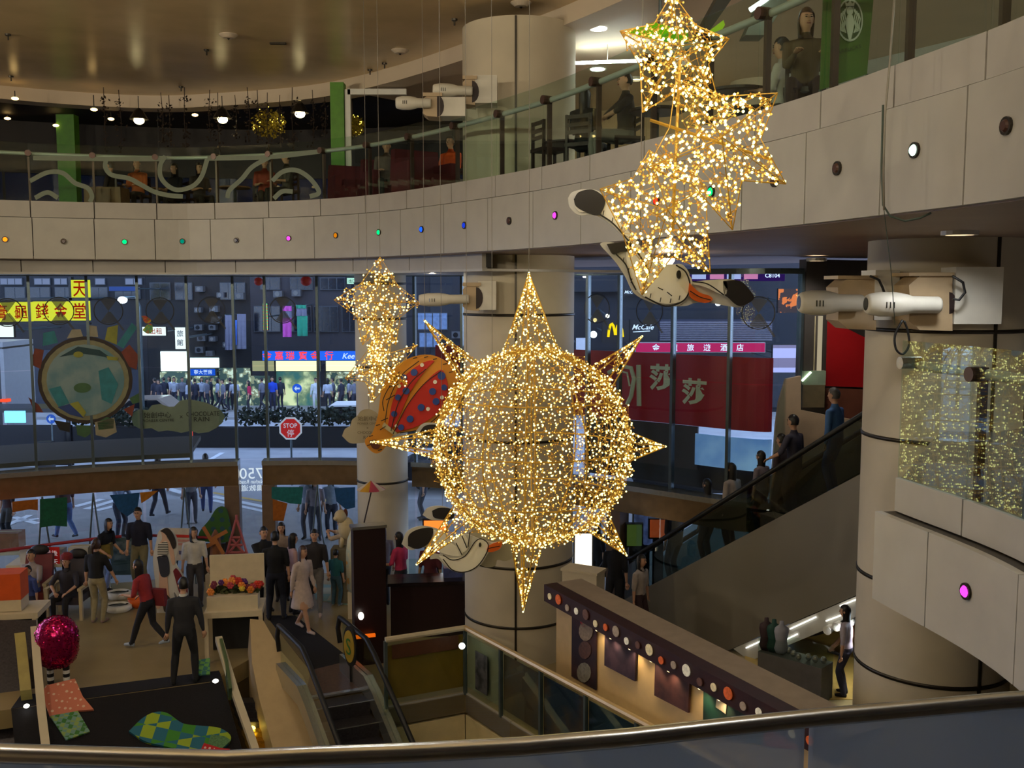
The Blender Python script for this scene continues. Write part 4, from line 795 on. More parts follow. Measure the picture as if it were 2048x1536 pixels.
# ---- painted cut-outs
def cut(pts, D, mt, k=0.0, th=.012): return [WY(x, y, D - k) for x, y in pts]
def board(parent, pts, D, mt, k, nm, th=.02): M = MB(); M.prism(cut(pts, D, mt, k), (0, th, 0)); return M.build(nm, mt, parent)
def stroke(parent, pts, D, wpx, mt, k, nm='drawn_line'):
    cv = Curve(pts, 6); V = []
    for i, p in enumerate(cv.p):
        t = (cv.p[min(i + 1, len(cv.p) - 1)] - cv.p[max(i - 1, 0)]).normalized(); n = Vector((-t.y, t.x)) * wpx / 2; V += [WY(p.x + n.x, p.y + n.y, D - k), WY(p.x - n.x, p.y - n.y, D - k)]
    M = MB(); M.add(V, [(2 * i, 2 * i + 1, 2 * i + 3, 2 * i + 2) for i in range(len(cv.p) - 1)]); return M.build(nm, mt, parent)
def smoothpoly(pts, n=6): return [(p.x, p.y) for p in Curve(list(pts) + [pts[0]], n).p[:-1]]
PW = pm('cutout_white', (238, 232, 222), .6, var=.03); PG = pm('cutout_edge', (200, 197, 192), .6, var=.03); PK = pm('cutout_black', (26, 20, 20), .6, var=.1); PO = pm('cutout_orange', (226, 100, 26), .6, var=.04); PYb = pm('cutout_amber', (214, 140, 36), .6, var=.05); PR = pm('cutout_red', (200, 40, 30), .6, var=.05); PB = pm('cutout_blue', (42, 70, 150), .6, var=.05); PC = pm('cutout_cream', (190, 176, 138), .6, var=.05); PCL = pm('cutout_cloud', (168, 158, 136), .6, var=.04)
D = 6.6
t = thing('gull_cutout', 'large painted gull cut-out with black wing tips', 'cut-out', WY(1320, 612, D))
edge = smoothpoly([(1136, 396), (1145, 384), (1172, 378), (1200, 384), (1212, 410), (1238, 440), (1262, 470), (1278, 492), (1310, 520), (1335, 530), (1362, 528), (1378, 545), (1382, 562), (1420, 560), (1470, 560), (1500, 585), (1506, 598), (1482, 614), (1455, 612), (1420, 606), (1390, 606), (1370, 612), (1330, 612), (1300, 604), (1268, 586), (1250, 552), (1228, 520), (1204, 494), (1202, 486), (1218, 484), (1248, 488), (1250, 478), (1220, 448), (1190, 430), (1158, 430), (1140, 415)])
board(t, edge, D, PG, 0, 'board'); inner = [(1172, 382), (1200, 386), (1224, 420), (1262, 468), (1310, 524), (1354, 530), (1378, 550), (1384, 566), (1374, 596), (1340, 608), (1308, 602), (1276, 584), (1258, 550), (1252, 500), (1258, 482), (1230, 452), (1196, 424), (1160, 424), (1148, 400)]
board(t, smoothpoly(inner), D, PW, .012, 'painted_body'); board(t, smoothpoly([(1148, 398), (1158, 384), (1184, 379), (1206, 392), (1210, 408), (1197, 430), (1172, 424), (1152, 412)]), D, PK, .026, 'wing_tip'); board(t, smoothpoly([(1214, 488), (1236, 485), (1260, 484), (1262, 500), (1242, 504), (1226, 508)]), D, PK, .026, 'wing_tip')
board(t, smoothpoly([(1446, 562), (1480, 562), (1504, 586), (1506, 600), (1480, 612), (1458, 596), (1448, 586)]), D, PK, .026, 'wing_tip'); board(t, smoothpoly([(1385, 568), (1420, 562), (1452, 562), (1454, 582), (1446, 590), (1410, 574)]), D, PW, .026, 'wing_feather')
board(t, smoothpoly([(1379, 566), (1398, 584), (1420, 592), (1425, 600), (1410, 606), (1388, 600), (1378, 588)]), D, PO, .03, 'beak'); board(t, circ(1358, 549, 4.5, 8.5, 16), D, PK, .034, 'eye'); stroke(t, [(1380, 582), (1400, 594), (1422, 600)], D, 2, PK, .046)
stroke(t, [(1198, 428), (1225, 446), (1254, 478), (1280, 512), (1300, 545)], D, 3, PK, .028); stroke(t, [(1232, 508), (1252, 530), (1262, 560), (1272, 580)], D, 3, PK, .028); stroke(t, [(1290, 594), (1330, 612), (1366, 602), (1380, 575), (1372, 545), (1352, 530)], D, 3, PK, .028); stroke(t, [(1385, 563), (1415, 568), (1448, 590)], D, 2.5, PK, .044); stroke(t, [(1316, 575), (1326, 580)], D, 2, PK, .03); stroke(t, [(1334, 584), (1344, 592)], D, 2, PK, .03)
for x, y in ((1206, 430), (1224, 444), (1242, 462), (1258, 482), (1246, 524), (1256, 545), (1262, 566), (1300, 596), (1320, 604), (1340, 606), (1358, 600)): stroke(t, [(x, y), (x + 2, y - 9)], D, 1.8, PK, .03, 'stitch')
MB().tube([WY(1280, 500, D), (WY(1280, 500, D).x, D, 11.1)], .0028, 4).build('hanging_cable', MATS['cable_grey'], t)
# small gull and its cloud
D = 11.2
t = thing('cloud_cutout', 'cream paper cloud behind the small gull', 'cut-out', WY(960, 1140, D)); board(t, smoothpoly([(925, 1105), (930, 1075), (955, 1055), (985, 1052), (1010, 1065), (1030, 1085), (1032, 1110), (1012, 1122), (995, 1120), (990, 1132), (970, 1134), (950, 1122)]), D + .15, PCL, 0, 'board')
MB().tube([WY(985, 1055, D + .16), (WY(985, 1055, D + .16).x, D + .16, 11.1)], .0028, 4).build('hanging_cable', MATS['cable_grey'], t)
t = thing('gull_cutout', 'small painted gull cut-out below the sun', 'cut-out', WY(920, 1145, D))
board(t, smoothpoly([(803, 1088), (815, 1062), (845, 1052), (880, 1060), (905, 1075), (930, 1068), (960, 1078), (985, 1085), (1003, 1084), (1000, 1098), (978, 1105), (965, 1125), (945, 1142), (915, 1145), (890, 1132), (876, 1118), (860, 1118), (866, 1108), (880, 1108), (868, 1094), (840, 1096), (820, 1100)]), D, PG, 0, 'board')
board(t, smoothpoly([(878, 1112), (905, 1118), (930, 1112), (950, 1085), (962, 1080), (975, 1086), (972, 1105), (955, 1132), (930, 1143), (908, 1140), (890, 1128)]), D, PW, .014, 'painted_body'); board(t, smoothpoly([(816, 1092), (818, 1070), (840, 1058), (866, 1058), (858, 1085), (836, 1098)]), D, PK, .014, 'wing_tip'); board(t, smoothpoly([(866, 1060), (890, 1070), (905, 1088), (925, 1098), (920, 1112), (890, 1108), (872, 1096)]), D, PW, .014, 'wing_feather'); board(t, smoothpoly([(906, 1082), (915, 1074), (928, 1070), (938, 1090), (926, 1104)]), D, PW, .02, 'wing_feather')
board(t, smoothpoly([(976, 1092), (990, 1086), (1004, 1084), (1000, 1097), (985, 1104), (974, 1102)]), D, PO, .03, 'beak'); board(t, circ(960, 1090, 2.5, 4.5, 12), D, PK, .034, 'eye')
stroke(t, [(886, 1110), (905, 1120), (930, 1112), (950, 1084), (963, 1078), (976, 1088), (973, 1106), (955, 1132), (930, 1144), (905, 1140), (886, 1118)], D, 2, PK, .036); stroke(t, [(912, 1086), (924, 1110)], D, 2, PK, .036); stroke(t, [(924, 1072), (934, 1096)], D, 2, PK, .036); stroke(t, [(940, 1064), (936, 1094)], D, 2, PK, .036); stroke(t, [(976, 1097), (1000, 1092)], D, 1.5, PK, .046)
MB().tube([WY(935, 1075, D + .03), (WY(935, 1075, D + .03).x, D + .03, 11.1)], .0028, 4).build('hanging_cable', MATS['cable_grey'], t)
t = thing('gull_cutout', 'paper gull wing peeping from behind the sun near the balloon', 'cut-out', WY(860, 880, 12.0)); board(t, smoothpoly([(832, 862), (845, 848), (868, 846), (890, 855), (895, 885), (860, 884), (838, 876)]), 12.0, PG, 0, 'board'); board(t, smoothpoly([(838, 866), (850, 852), (872, 850), (892, 858), (892, 882), (862, 880)]), 12.0, PK, .02, 'wing_tip')
board(t, smoothpoly([(845, 1030), (855, 1016), (880, 1012), (905, 1020), (905, 1038), (865, 1040)]), 12.0, PG, 0, 'board'); board(t, smoothpoly([(864, 1022), (880, 1016), (906, 1020), (904, 1038), (870, 1036)]), 12.0, PK, .02, 'wing_tip'); MB().tube([WY(885, 1020, 12.02), (WY(885, 1020, 12.02).x, 12.02, 11.1)], .0028, 4).build('hanging_cable', MATS['cable_grey'], t)
# hot-air balloon cut-out
D = 13.4
t = thing('balloon_cutout', 'orange paper hot-air balloon with red stripes and blue dots', 'cut-out', WY(770, 905, D))
body = smoothpoly([(756, 830), (765, 775), (790, 735), (825, 714), (862, 710), (895, 725), (915, 752), (918, 790), (905, 820), (880, 845), (845, 860), (800, 866), (782, 875), (768, 898), (752, 907), (735, 895), (730, 880), (745, 865)])
board(t, body, D, PYb, 0, 'board')
s1 = smoothpoly([(776, 850), (786, 800), (810, 752), (845, 726), (868, 722), (850, 742), (820, 785), (795, 840), (780, 862)]); s2 = smoothpoly([(788, 866), (815, 810), (850, 765), (880, 740), (892, 755), (895, 785), (875, 825), (835, 852)])
board(t, s1, D, PR, .022, 'red_gore'); board(t, s2, D, PR, .022, 'red_gore')
for x, y, r in ((828, 745, 7), (808, 755, 6), (796, 795, 6), (812, 782, 7), (788, 828, 6), (883, 752, 8), (865, 783, 7), (888, 775, 6), (842, 815, 7), (872, 803, 7), (820, 838, 7), (802, 855, 6)): board(t, circ(x, y, r, None, 14), D, PB, .045, 'blue_dot')
for x, y, r in ((844, 730, 4), (798, 772, 4), (870, 764, 4), (884, 795, 4), (856, 818, 4), (792, 852, 3)): board(t, circ(x, y, r, None, 10), D, PW, .045, 'white_dot')
board(t, [(768, 845), (794, 866), (790, 872), (764, 853)], D, PC, .05, 'collar'); board(t, smoothpoly([(738, 882), (750, 880), (762, 886), (756, 897), (745, 896)]), D, pm('cutout_brown', (96, 44, 20), .6), .03, 'basket_mouth')
for p in ([(782, 862), (796, 808), (822, 765), (852, 738)], [(786, 868), (812, 815), (846, 770), (882, 742)], [(770, 845), (778, 800), (802, 752), (838, 722)], [(800, 866), (840, 858), (880, 828), (900, 785)], [(768, 822), (766, 800), (782, 768), (800, 742)], [(772, 800), (790, 790)], [(778, 775), (796, 768)], [(786, 758), (800, 750)], [(762, 842), (776, 836)], [(760, 860), (772, 852)]): stroke(t, p, D, 1.8, PK, .05)
for x, y in ((830, 716), (852, 714), (870, 718), (890, 728), (902, 744), (910, 768), (756, 850), (742, 872), (738, 890), (760, 900)): stroke(t, [(x - 4, y + 1), (x + 4, y - 1)], D, 1.8, PK, .05, 'stitch')
MB().tube([WY(850, 712, D + .03), (WY(850, 712, D + .03).x, D + .03, 11.1)], .0028, 4).build('hanging_cable', MATS['cable_grey'], t)
t = thing('cloud_cutout', 'cream cloud cut-out with lettering beside the balloon basket', 'cut-out', WY(725, 885, 13.7)); board(t, smoothpoly([(684, 872), (690, 858), (700, 852), (704, 840), (714, 832), (722, 822), (736, 818), (750, 824), (760, 834), (765, 850), (758, 872), (745, 882), (722, 886), (700, 886)]), 13.7, PCL, 0, 'board')
M = MB(); 
for s_, x, y, wd in (('始創中心', 737, 837, 42), ('PIONEER CENTRE', 737, 847, 44), ('x', 735, 856, 4), ('CHOCOLATE', 737, 865, 44), ('RAIN', 737, 875, 20)): letters(M, s_, WY(x, y, 13.66), (1, 0, 0), (0, 0, 1), width=wd * 13.7 / FPX)
M.build('lettering', pm('cutout_ink', (92, 82, 66), .7, var=0), t); MB().tube([WY(738, 822, 13.72), (WY(738, 822, 13.72).x, 13.72, 11.1)], .0028, 4).build('hanging_cable', MATS['cable_grey'], t)
# small rainbow fish on the glass
q0, d0 = VC.pix(292, 648, -.03); t = thing('fish_window_film', 'small rainbow fish film on the glass wall', 'window film', q0); tx = Vector((*VC.tan(d0), 0)); nx = Vector((*VC.nor(d0), 0)); PX = q0.y / FPX
def fp(x, y, k=0.0): return q0 + tx * ((x - 292) * PX) + uz * (-(y - 648) * PX) - nx * k
film(smoothpoly([(284, 632), (292, 632), (302, 640), (298, 646), (290, 645)]), pattern('fish_print', 'blot', (200, 170, 40), (60, 150, 80), 6, c3=(190, 60, 50)), 0, 'fish_shape', t); film(smoothpoly([(285, 660), (296, 648), (304, 650), (303, 664), (294, 667)]), pattern('fish_print_b', 'blot', (210, 90, 40), (190, 190, 60), 6, c3=(80, 170, 110)), .004, 'fish_shape', t)
# ================================================================== GROUND FLOOR
DD = Vector((.5, -.866, -.62)).normalized(); A0 = Vector((-6.64, 15.37, 0)); B0 = Vector((-4.93, 16.04, 0)); SN = (B0 - A0).cross(DD).normalized()
if SN.z < 0: SN = -SN
def S(px, py, k=0.0): return WP(px, py, A0 + SN * k, SN)        # on the sloping plane of the stair void, k above it
ev = (B0 - A0).normalized()
# black covered slope between the two stair flights
m = MB(); a = A0 - ev * 1.2; b = B0 + ev * .12
m.hexa([a - SN * .1, b - SN * .1, b + DD * 4.2 - SN * .1, a + DD * 4.2 - SN * .1, a, b, b + DD * 4.2, a + DD * 4.2]); struct(m.build('stair_slope', CARPET), 'black covered slope between the stair flights')
m = MB(); m.prism([(x, y, .002) for x, y in ((A0 - ev * 1.2 + Vector((-.1, .5, 0)))[:2], (B0 + ev * .1 + Vector((-.15, .4, 0)))[:2], b[:2], a[:2])], (0, 0, .008)); tag(m.build('floor_mat', CARPET), 'black mat strip along the edge above the slope', 'mat')
# patchwork cloths lying on the slope
def mat_on(pts, k, th, mt, label, n=5, smooth_=True):
    P = smoothpoly(pts, n) if smooth_ else pts
    m = MB(); m.prism([S(x, y, k) for x, y in P], SN * th); return tag(m.build('patchwork_mat', mt), label, 'mat', 'patchwork mats on the slope')
GCH = pattern('mat_green_check', 'check', (150, 175, 40), (30, 105, 130), 5.2, c3=(60, 135, 40))
mat_on([(258, 1466), (285, 1440), (310, 1428), (335, 1430), (365, 1450), (400, 1455), (440, 1460), (462, 1478), (446, 1500), (410, 1505), (380, 1508), (330, 1496), (290, 1486)], .01, .05, GCH, 'green and blue checked patchwork mat')
mat_on([(400, 1505), (408, 1488), (440, 1498), (460, 1500), (432, 1522), (405, 1526), (370, 1520)], .062, .03, pattern('mat_red_dot', 'dots', (190, 30, 34), (225, 190, 180), 14), 'red polka dot mat overlapping the checked mat', smooth_=False)
mat_on([(422, 1470), (450, 1474), (462, 1482), (440, 1502), (415, 1492)], .064, .02, pm('mat_speckle', (90, 130, 90), .9, var=.3, scale=40), 'speckled pale green corner of the patchwork', smooth_=False)
mat_on([(84, 1390), (92, 1374), (150, 1360), (166, 1396), (188, 1422), (158, 1424), (100, 1436)], .01, .04, pattern('mat_pink_dot', 'dots', (205, 120, 95), (225, 190, 165), 12), 'pink dotted mat under the sequinned figure', smooth_=False)
mat_on([(100, 1434), (156, 1424), (180, 1465), (132, 1482)], .02, .03, pattern('mat_green_plaid', 'check', (140, 165, 90), (110, 150, 140), 16, c3=(60, 120, 50)), 'pale green plaid mat below the pink mat', smooth_=False)
mat_on([(395, 1322), (420, 1318), (420, 1350), (393, 1352)], .01, .03, pattern('mat_green_plaid2', 'check', (110, 170, 90), (60, 120, 120), 14), 'small green plaid mat behind the suited man', smooth_=False)
# white string-board edges, beige cheek wall, flights
STEP = pm('step_metal', (70, 66, 70), .4, .6, var=.2, scale=30); STEP_LIT = pm('step_gold_lit', (190, 150, 50), .3, .7, var=.2, scale=30)  # gold copy of the step metal stands for yellow light on lower steps
def bar(pts, k, w, h, mt, nm, parent):
    P = [S(x, y, k) for x, y in pts]; m = MB(); sd = ev
    R = [[p - sd * w / 2, p + sd * w / 2, p + sd * w / 2 + SN * h, p - sd * w / 2 + SN * h] for p in P]; m.loft(R); return m.build(nm, mt, parent)
t = thing('escalator', 'narrow dark escalator with a white edge beside the black slope', 'escalator', G(500, 1400))
bar([(437, 1282), (470, 1390), (500, 1475), (524, 1548)], .40, .11, .12, pm('cheek_white', (205, 192, 165), .5, var=.04), 'white_edge', t)
m = MB(); P = [(500, 1238), (526, 1240), (562, 1302), (606, 1352), (640, 1430), (690, 1548), (560, 1548), (519, 1400), (504, 1325)]; m.prism([S(x, y, .36) for x, y in P], -SN * .9); m.build('cheek_wall', pm('cheek_beige', (186, 162, 122), .55, var=.05), t)
for k in range(9):
    y = 1395 + k * 19; xl = 462 + (y - 1395) * .36; xr = 532 + (y - 1395) * .25; p, q = S(xl, y, -.25), S(xr, y, -.25); m = MB(); d2 = Vector((DD.x, DD.y, 0)).normalized() * .24
    m.obox(p, q - p, d2, (0, 0, -.14)); m.build('step', STEP_LIT if y > 1440 else STEP, t)
for x, y, s_ in ((502, 1456, .075), (506, 1482, .06), (511, 1505, .045)):
    p = S(x, y, -.16); m = MB(); m.ball(p, (s_, s_ * .6, s_ * .5), 10, 6); m.build('step_glint', em('step_glint_glow', (255, 225, 90), 7), t)  # glowing spots stand for yellow highlights on the steps
bar([(441, 1300), (452, 1345), (460, 1400)], .30, .05, .3, pm('escalator_glass_edge', (90, 110, 80), .2, .3), 'inner_panel', t)
p = S(431, 1362, .35); m = MB(); m.ball(p, (.05, .05, .03), 10, 6); m.build('end_lamp', em('end_lamp_glow', (255, 255, 240), 5), t)
t = thing('escalator', 'escalator with a white edge beside the pink sequinned figure', 'escalator', G(40, 1400))
bar([(70, 1262), (75, 1330), (84, 1430), (98, 1548)], .35, .12, .12, MATS['cheek_white'], 'white_edge', t)
m = MB(); m.prism([S(x, y, -.4) for x, y in ((-80, 1240), (72, 1240), (96, 1548), (-80, 1548))], -SN * .1); m.build('step_band', STEP, t)
bar([(42, 1285), (48, 1340), (54, 1400)], -.1, .16, .25, pm('inner_cheek', (170, 155, 90), .4, var=.1), 'inner_panel', t); p = S(53, 1412, .1); m = MB(); m.ball(p, (.045, .045, .03), 10, 6); m.build('end_lamp', MATS['end_lamp_glow'], t)
# main down escalator
cl, crr = G(606, 1397), G(718, 1379); cu = (crr - cl); cun = cu.normalized(); dh = Vector((.5, -.866, 0))
t = thing('escalator', 'wide down escalator with dark steps in the middle', 'escalator', (cl + crr) / 2)
m = MB(); m.prism([(*G(x, y)[:2], .004) for x, y in ((622, 1342), (703, 1322), (722, 1378), (610, 1395))], (0, 0, .012)); m.build('landing_plate', pm('landing_plate', (110, 86, 72), .35, .5, var=.15, scale=25), t)
m = MB(); m.obox(cl + Vector((0, 0, .0)), cu, dh * .10, (0, 0, .03)); m.build('comb_bar', STEEL, t)
for k in range(9):
    o_ = cl + dh * (.12 + k * .36) + Vector((0, 0, -.02 - k * .215)); m = MB(); m.obox(o_, cu, dh * .36, (0, 0, -.22)); s_ = m.build('step', STEP, t); m = MB(); m.obox(o_ + dh * .33 + Vector((0, 0, .002)), cu, dh * .03, (0, 0, .004)); m.build('step_edge', STEEL, s_)
def rail(base, sgn, mt_skirt):
    pts = [base - dh * .9 + Vector((0, 0, .0)), base + dh * .2, base + dh * .55 + Vector((0, 0, -.16)), base + dh * 3.2 + Vector((0, 0, -1.75))]
    o_ = cun * (.06 * sgn); m = MB(); R = [[p + o_ * 0, p + o_ * 2.6, p + o_ * 2.6 + Vector((0, 0, .30)), p + Vector((0, 0, .30))] for p in pts]; m.loft(R); m.build('skirt', mt_skirt, t)
    m = MB(); R = [[p + o_ * 1.0 + Vector((0, 0, .30)), p + o_ * 1.25 + Vector((0, 0, .30)), p + o_ * 1.25 + Vector((0, 0, .86)), p + o_ * 1.0 + Vector((0, 0, .86))] for p in pts]; m.loft(R); m.build('side_glass', GLASS, t)
    m = MB(); end = pts[0] - dh * .12; m.tube([end + o_ + Vector((0, 0, .45)), end - dh * .1 + o_ + Vector((0, 0, .68)), end + o_ + Vector((0, 0, .9))] + [p + o_ + Vector((0, 0, .9)) for p in pts], .042, 8); m.build('handrail', BLACKM, t, smooth=True)
rail(cl, -1, STEEL); rail(crr, 1, STEEL)
m = MB(); m.prism([(*G(x, y)[:2], .003) for x, y in ((532, 1232), (590, 1232), (705, 1322), (620, 1342))], (0, 0, .01)); tag(m.build('floor_mat', CARPET), 'black runner leading to the down escalator', 'mat')
# planter hood with flowers over the escalator end
WPN2 = pm('planter_white', (205, 190, 160), .6, var=.06)
c = WZ(468, 1226, .85); t = thing('flower_planter', 'white planter with bright flowers over the escalator end', 'planter', (c.x, c.y, 0)); rz = math.atan2(ev.y, ev.x) - .22
def loc(x, y, z): co, si = math.cos(rz), math.sin(rz); return (c.x + x * co - y * si, c.y + x * si + y * co, z)
MB().box(loc(0, .25, .86), (.98, .75, .10), rz).build('hood_top', WPN2, t); MB().box(loc(-.46, -.08, .41), (.07, .07, .82), rz).build('leg', WPN2, t); MB().box(loc(.46, -.08, .41), (.07, .07, .82), rz).build('leg', WPN2, t); MB().box(loc(0, .58, .41), (.9, .05, .8), rz).build('back_panel', BLACKM, t)
MB().box(loc(-.02, .18, 1.03), (.86, .40, .24), rz).build('planter_box', WPN2, t); MB().box(loc(0, .62, 1.42), (.95, .05, .62), rz).build('backboard', WPN2, t)
FLC = [(214, 120, 30), (200, 50, 30), (220, 190, 60), (120, 40, 60), (90, 40, 110), (230, 140, 60), (180, 60, 70)]
M = leafy('', '', '', [(loc(-.35 + .1 * k, .25, 1.2), (.1, .14, .08)) for k in range(8)], None, .05, 260); M.build('leaves', pm('flower_leaf', (60, 66, 30), .8, var=.3), t)['kind'] = 'stuff'
for k in range(22):
    p = Vector(loc(random.uniform(-.44, .44), random.uniform(.02, .42), random.uniform(1.2, 1.38))); M = MB(); r_ = random.uniform(.05, .075)
    for q in range(6): an = q * math.pi / 3; M.ball(p + Vector((r_ * .6 * math.cos(an), -.02, r_ * .6 * math.sin(an))), r_ * .5, 6, 4)
    M.ball(p + Vector((0, -.03, 0)), r_ * .45, 6, 4); M.build('flower', pm('flower_%d' % (k % 7), FLC[k % 7], .7, var=.15), t)
c = WZ(28, 1228, .85); t = thing('planter_hood', 'white hood with an orange box over the escalator end', 'planter', (c.x, c.y, 0)); rz = math.atan2(ev.y, ev.x) - .22
MB().box(loc(-.15, .25, .84), (1.15, .75, .10), rz).build('hood_top', WPN2, t); MB().box(loc(.36, -.08, .4), (.07, .07, .8), rz).build('leg', WPN2, t); MB().box(loc(-.3, .2, 1.0), (.85, .42, .2), rz).build('box_base', WPN2, t); MB().box(loc(-.30, .2, 1.33), (.86, .42, .46), rz).build('orange_box', pm('box_orange', (215, 84, 22), .6, var=.06), t); MB().box(loc(-.1, .58, .4), (.9, .05, .78), rz).build('back_panel', BLACKM, t)
# pink sequinned figure
c = G(118, 1376); t = thing('sequin_figure', 'pink sequinned egg-shaped figure on striped legs', 'figure', c)
SEQ = bpy.data.materials.new('sequin_pink'); SEQ.use_nodes = True; nt_ = SEQ.node_tree; b_ = nt_.nodes['Principled BSDF']; b_.inputs['Base Color'].default_value = (*lin((176, 22, 90)), 1); b_.inputs['Metallic'].default_value = .75; b_.inputs['Roughness'].default_value = .18
v_ = nt_.nodes.new('ShaderNodeTexVoronoi'); v_.inputs['Scale'].default_value = 34; tc_ = nt_.nodes.new('ShaderNodeTexCoord'); bp2 = nt_.nodes.new('ShaderNodeBump'); bp2.inputs['Strength'].default_value = 1.0; bp2.inputs['Distance'].default_value = .06; nt_.links.new(tc_.outputs['Object'], v_.inputs['Vector']); nt_.links.new(v_.outputs['Color'], bp2.inputs['Height']); nt_.links.new(bp2.outputs[0], b_.inputs['Normal'])
prof = [(.02, .0), (.16, .02), (.27, .10), (.325, .24), (.335, .42), (.325, .58), (.27, .72), (.17, .80), (.05, .835)]
MB().lathe(prof, (c.x, c.y, .36), 32).build('egg_body', SEQ, t, smooth=True)
M = MB()
for q in range(1500):
    j = rng.random() * (len(prof) - 1.001); i_ = int(j); f = j - i_; r_ = prof[i_][0] * (1 - f) + prof[i_ + 1][0] * f; z_ = prof[i_][1] * (1 - f) + prof[i_ + 1][1] * f; an = rng.random() * 6.283
    nr = Vector((math.cos(an), math.sin(an), (z_ - .4) * 1.6)).normalized(); nr = (nr + Vector(rng.normal(0, .22, 3))).normalized(); p = Vector((c.x + (r_ + .006) * math.cos(an), c.y + (r_ + .006) * math.sin(an), .36 + z_)); u1 = nr.orthogonal().normalized() * .014; u2 = nr.cross(u1); M.add([p + u1, p + u2, p - u1, p - u2], [(0, 1, 2, 3)])
M.build('sequins', pm('sequin_foil', (200, 30, 100), .12, .95, var=0), t)['kind'] = 'stuff'
for dx in (-.13, .13):
    for k in range(6): MB().lathe([(.052, 0), (.052, .058)], (c.x + dx, c.y, .02 + k * .058), 12).build('leg_stripe', (PW if k % 2 == 0 else PK), t)


# ---- promotion stand of massage chairs
def table(label, px, py, L, W_, H, mt, rz=0.0, name='counter_table', cat='table'):
    c = G(px, py); t = thing(name, label, cat, c, rz); M = MB(); M.box((0, 0, H - .03), (L, W_, .06)); M.build('top', mt, t, local=True)
    for sx_ in (-1, 1):
        for sy_ in (-1, 1): M = MB(); M.box((sx_ * (L / 2 - .05), sy_ * (W_ / 2 - .05), (H - .06) / 2), (.05, .05, H - .06)); M.build('leg', mt, t, local=True)
    return t, c
tb, c = table('white display table behind the massage chairs', 122, 1192, 1.9, .7, .78, WPN2, .1)
def boxed(name, label, cat, c, d, rz, mt, lid=None):
    t = thing(name, label, cat, (c[0], c[1], c[2]), rz); M = MB(); M.box((0, 0, d[2] / 2), d); M.build('carton', mt, t, local=True); M = MB(); M.box((0, 0, d[2] + .004), (d[0] * .98, .05, .008)); M.build('tape', lid or PC, t, local=True); return t
GB = pm('box_white', (190, 186, 175), .6, var=.08)
boxed('product_box', 'white carton with a dark print on the display table', 'box', (c.x - .55, c.y, .78), (.42, .3, .28), .1, GB); boxed('product_box', 'grey carton lying by the red notice', 'box', (c.x - .12, c.y + .1, .78), (.36, .3, .22), .05, pm('box_grey', (150, 140, 130), .6)); boxed('product_box', 'pale carton behind the seated woman', 'box', (c.x + .45, c.y, .78), (.4, .3, .3), .1, GB); boxed('product_box', 'yellow and black carton at the table end', 'box', (c.x + .85, c.y + .2, .78), (.34, .3, .3), .2, pm('box_yellow', (120, 104, 40), .6, var=.2))
boxed('product_box', 'brown carton stacked near the edge of the picture', 'box', (*G(20, 1165)[:2], 0.75), (.6, .4, .4), .1, pm('box_brown', (140, 96, 66), .7)); table('low white table under the brown carton', 20, 1165, .8, .6, .75, WPN2, .1)
tg = WY(104, 1114, c.y - .30); t = thing('notice_board', 'red notice with white Chinese characters on the table', 'sign', (tg.x, tg.y, .78)); M = MB(); M.box((tg.x, tg.y, tg.z), (.32, .02, .42)); M.build('board', pm('notice_red', (215, 32, 22), .5, var=.03), t); MB().tube([(tg.x, tg.y + .02, .78), (tg.x, tg.y + .02, tg.z - .2)], .012, 6).build('stand', STEEL, t)
M = MB(); letters(M, '最後', (tg.x, tg.y - .014, tg.z + .085), (1, 0, 0), (0, 0, 1), width=.25); letters(M, '今天', (tg.x, tg.y - .014, tg.z - .095), (1, 0, 0), (0, 0, 1), width=.25); M.build('lettering', SGN_W, t)
def massage_chair(label, px, py, rz, acc):
    c = G(px, py); t = thing('massage_chair', label, 'chair', c, rz); F = pm('chair_frame', (196, 178, 140), .5, var=.06); A = pm('chair_pad_' + str(acc), acc, .6, var=.1)
    for sx_ in (-.33, .33):
        for sy_ in (-.25, .28): M = MB(); M.box((sx_, sy_, .3), (.06, .06, .6)); M.build('leg', F, t, local=True)
        M = MB(); M.box((sx_, 0, .62), (.08, .62, .05)); M.build('armrest', F, t, local=True)
    M = MB(); M.box((0, 0, .38), (.58, .55, .14)); M.build('seat', A, t, local=True); M = MB(); M.hexa([(-.28, .22, .42), (.28, .22, .42), (.28, .34, .42), (-.28, .34, .42), (-.26, .42, 1.05), (.26, .42, 1.05), (.26, .54, 1.05), (-.26, .54, 1.05)]); M.build('backrest', A, t, local=True); M = MB(); M.ball((0, .46, 1.14), (.19, .08, .11), 12, 8); M.build('headrest', PK, t, local=True, smooth=True)
    return t
massage_chair('pale framed massage chair with a seated woman', 141, 1232, 0, (56, 48, 52)); massage_chair('massage chair with red padding behind the orange box', 68, 1222, .1, (110, 36, 34))
for px, py, lb in ((238, 1196, 'white foot massager behind the other one'), (236, 1222, 'white foot massager nearer the tiles')):
    c = G(px, py); t = thing('foot_massager', lb, 'massager', c); MB().lathe([(.18, 0), (.24, .05), (.24, .12), (.19, .15), (.17, .11)], (c.x, c.y, 0), 24, sx=1.15, sy=.9, caps=False).build('tub', WHITE, t, smooth=True); MB().lathe([(.0, .09), (.18, .10)], (c.x, c.y, 0), 24, sx=1.15, sy=.9, caps=False).build('foot_well', pm('massager_dark', (70, 78, 86), .15, var=.1), t); MB().ball((c.x + .19, c.y, .15), (.03, .02, .015), 8, 6).build('button', PK, t)
c = G(275, 1215); t = thing('fruit_bowl', 'orange bowl beside the foot massagers', 'bowl', c); MB().lathe([(.07, 0), (.15, .08), (.19, .2), (.175, .2), (.13, .09), (.0, .03)], c, 18).build('bowl', PO, t, smooth=True)
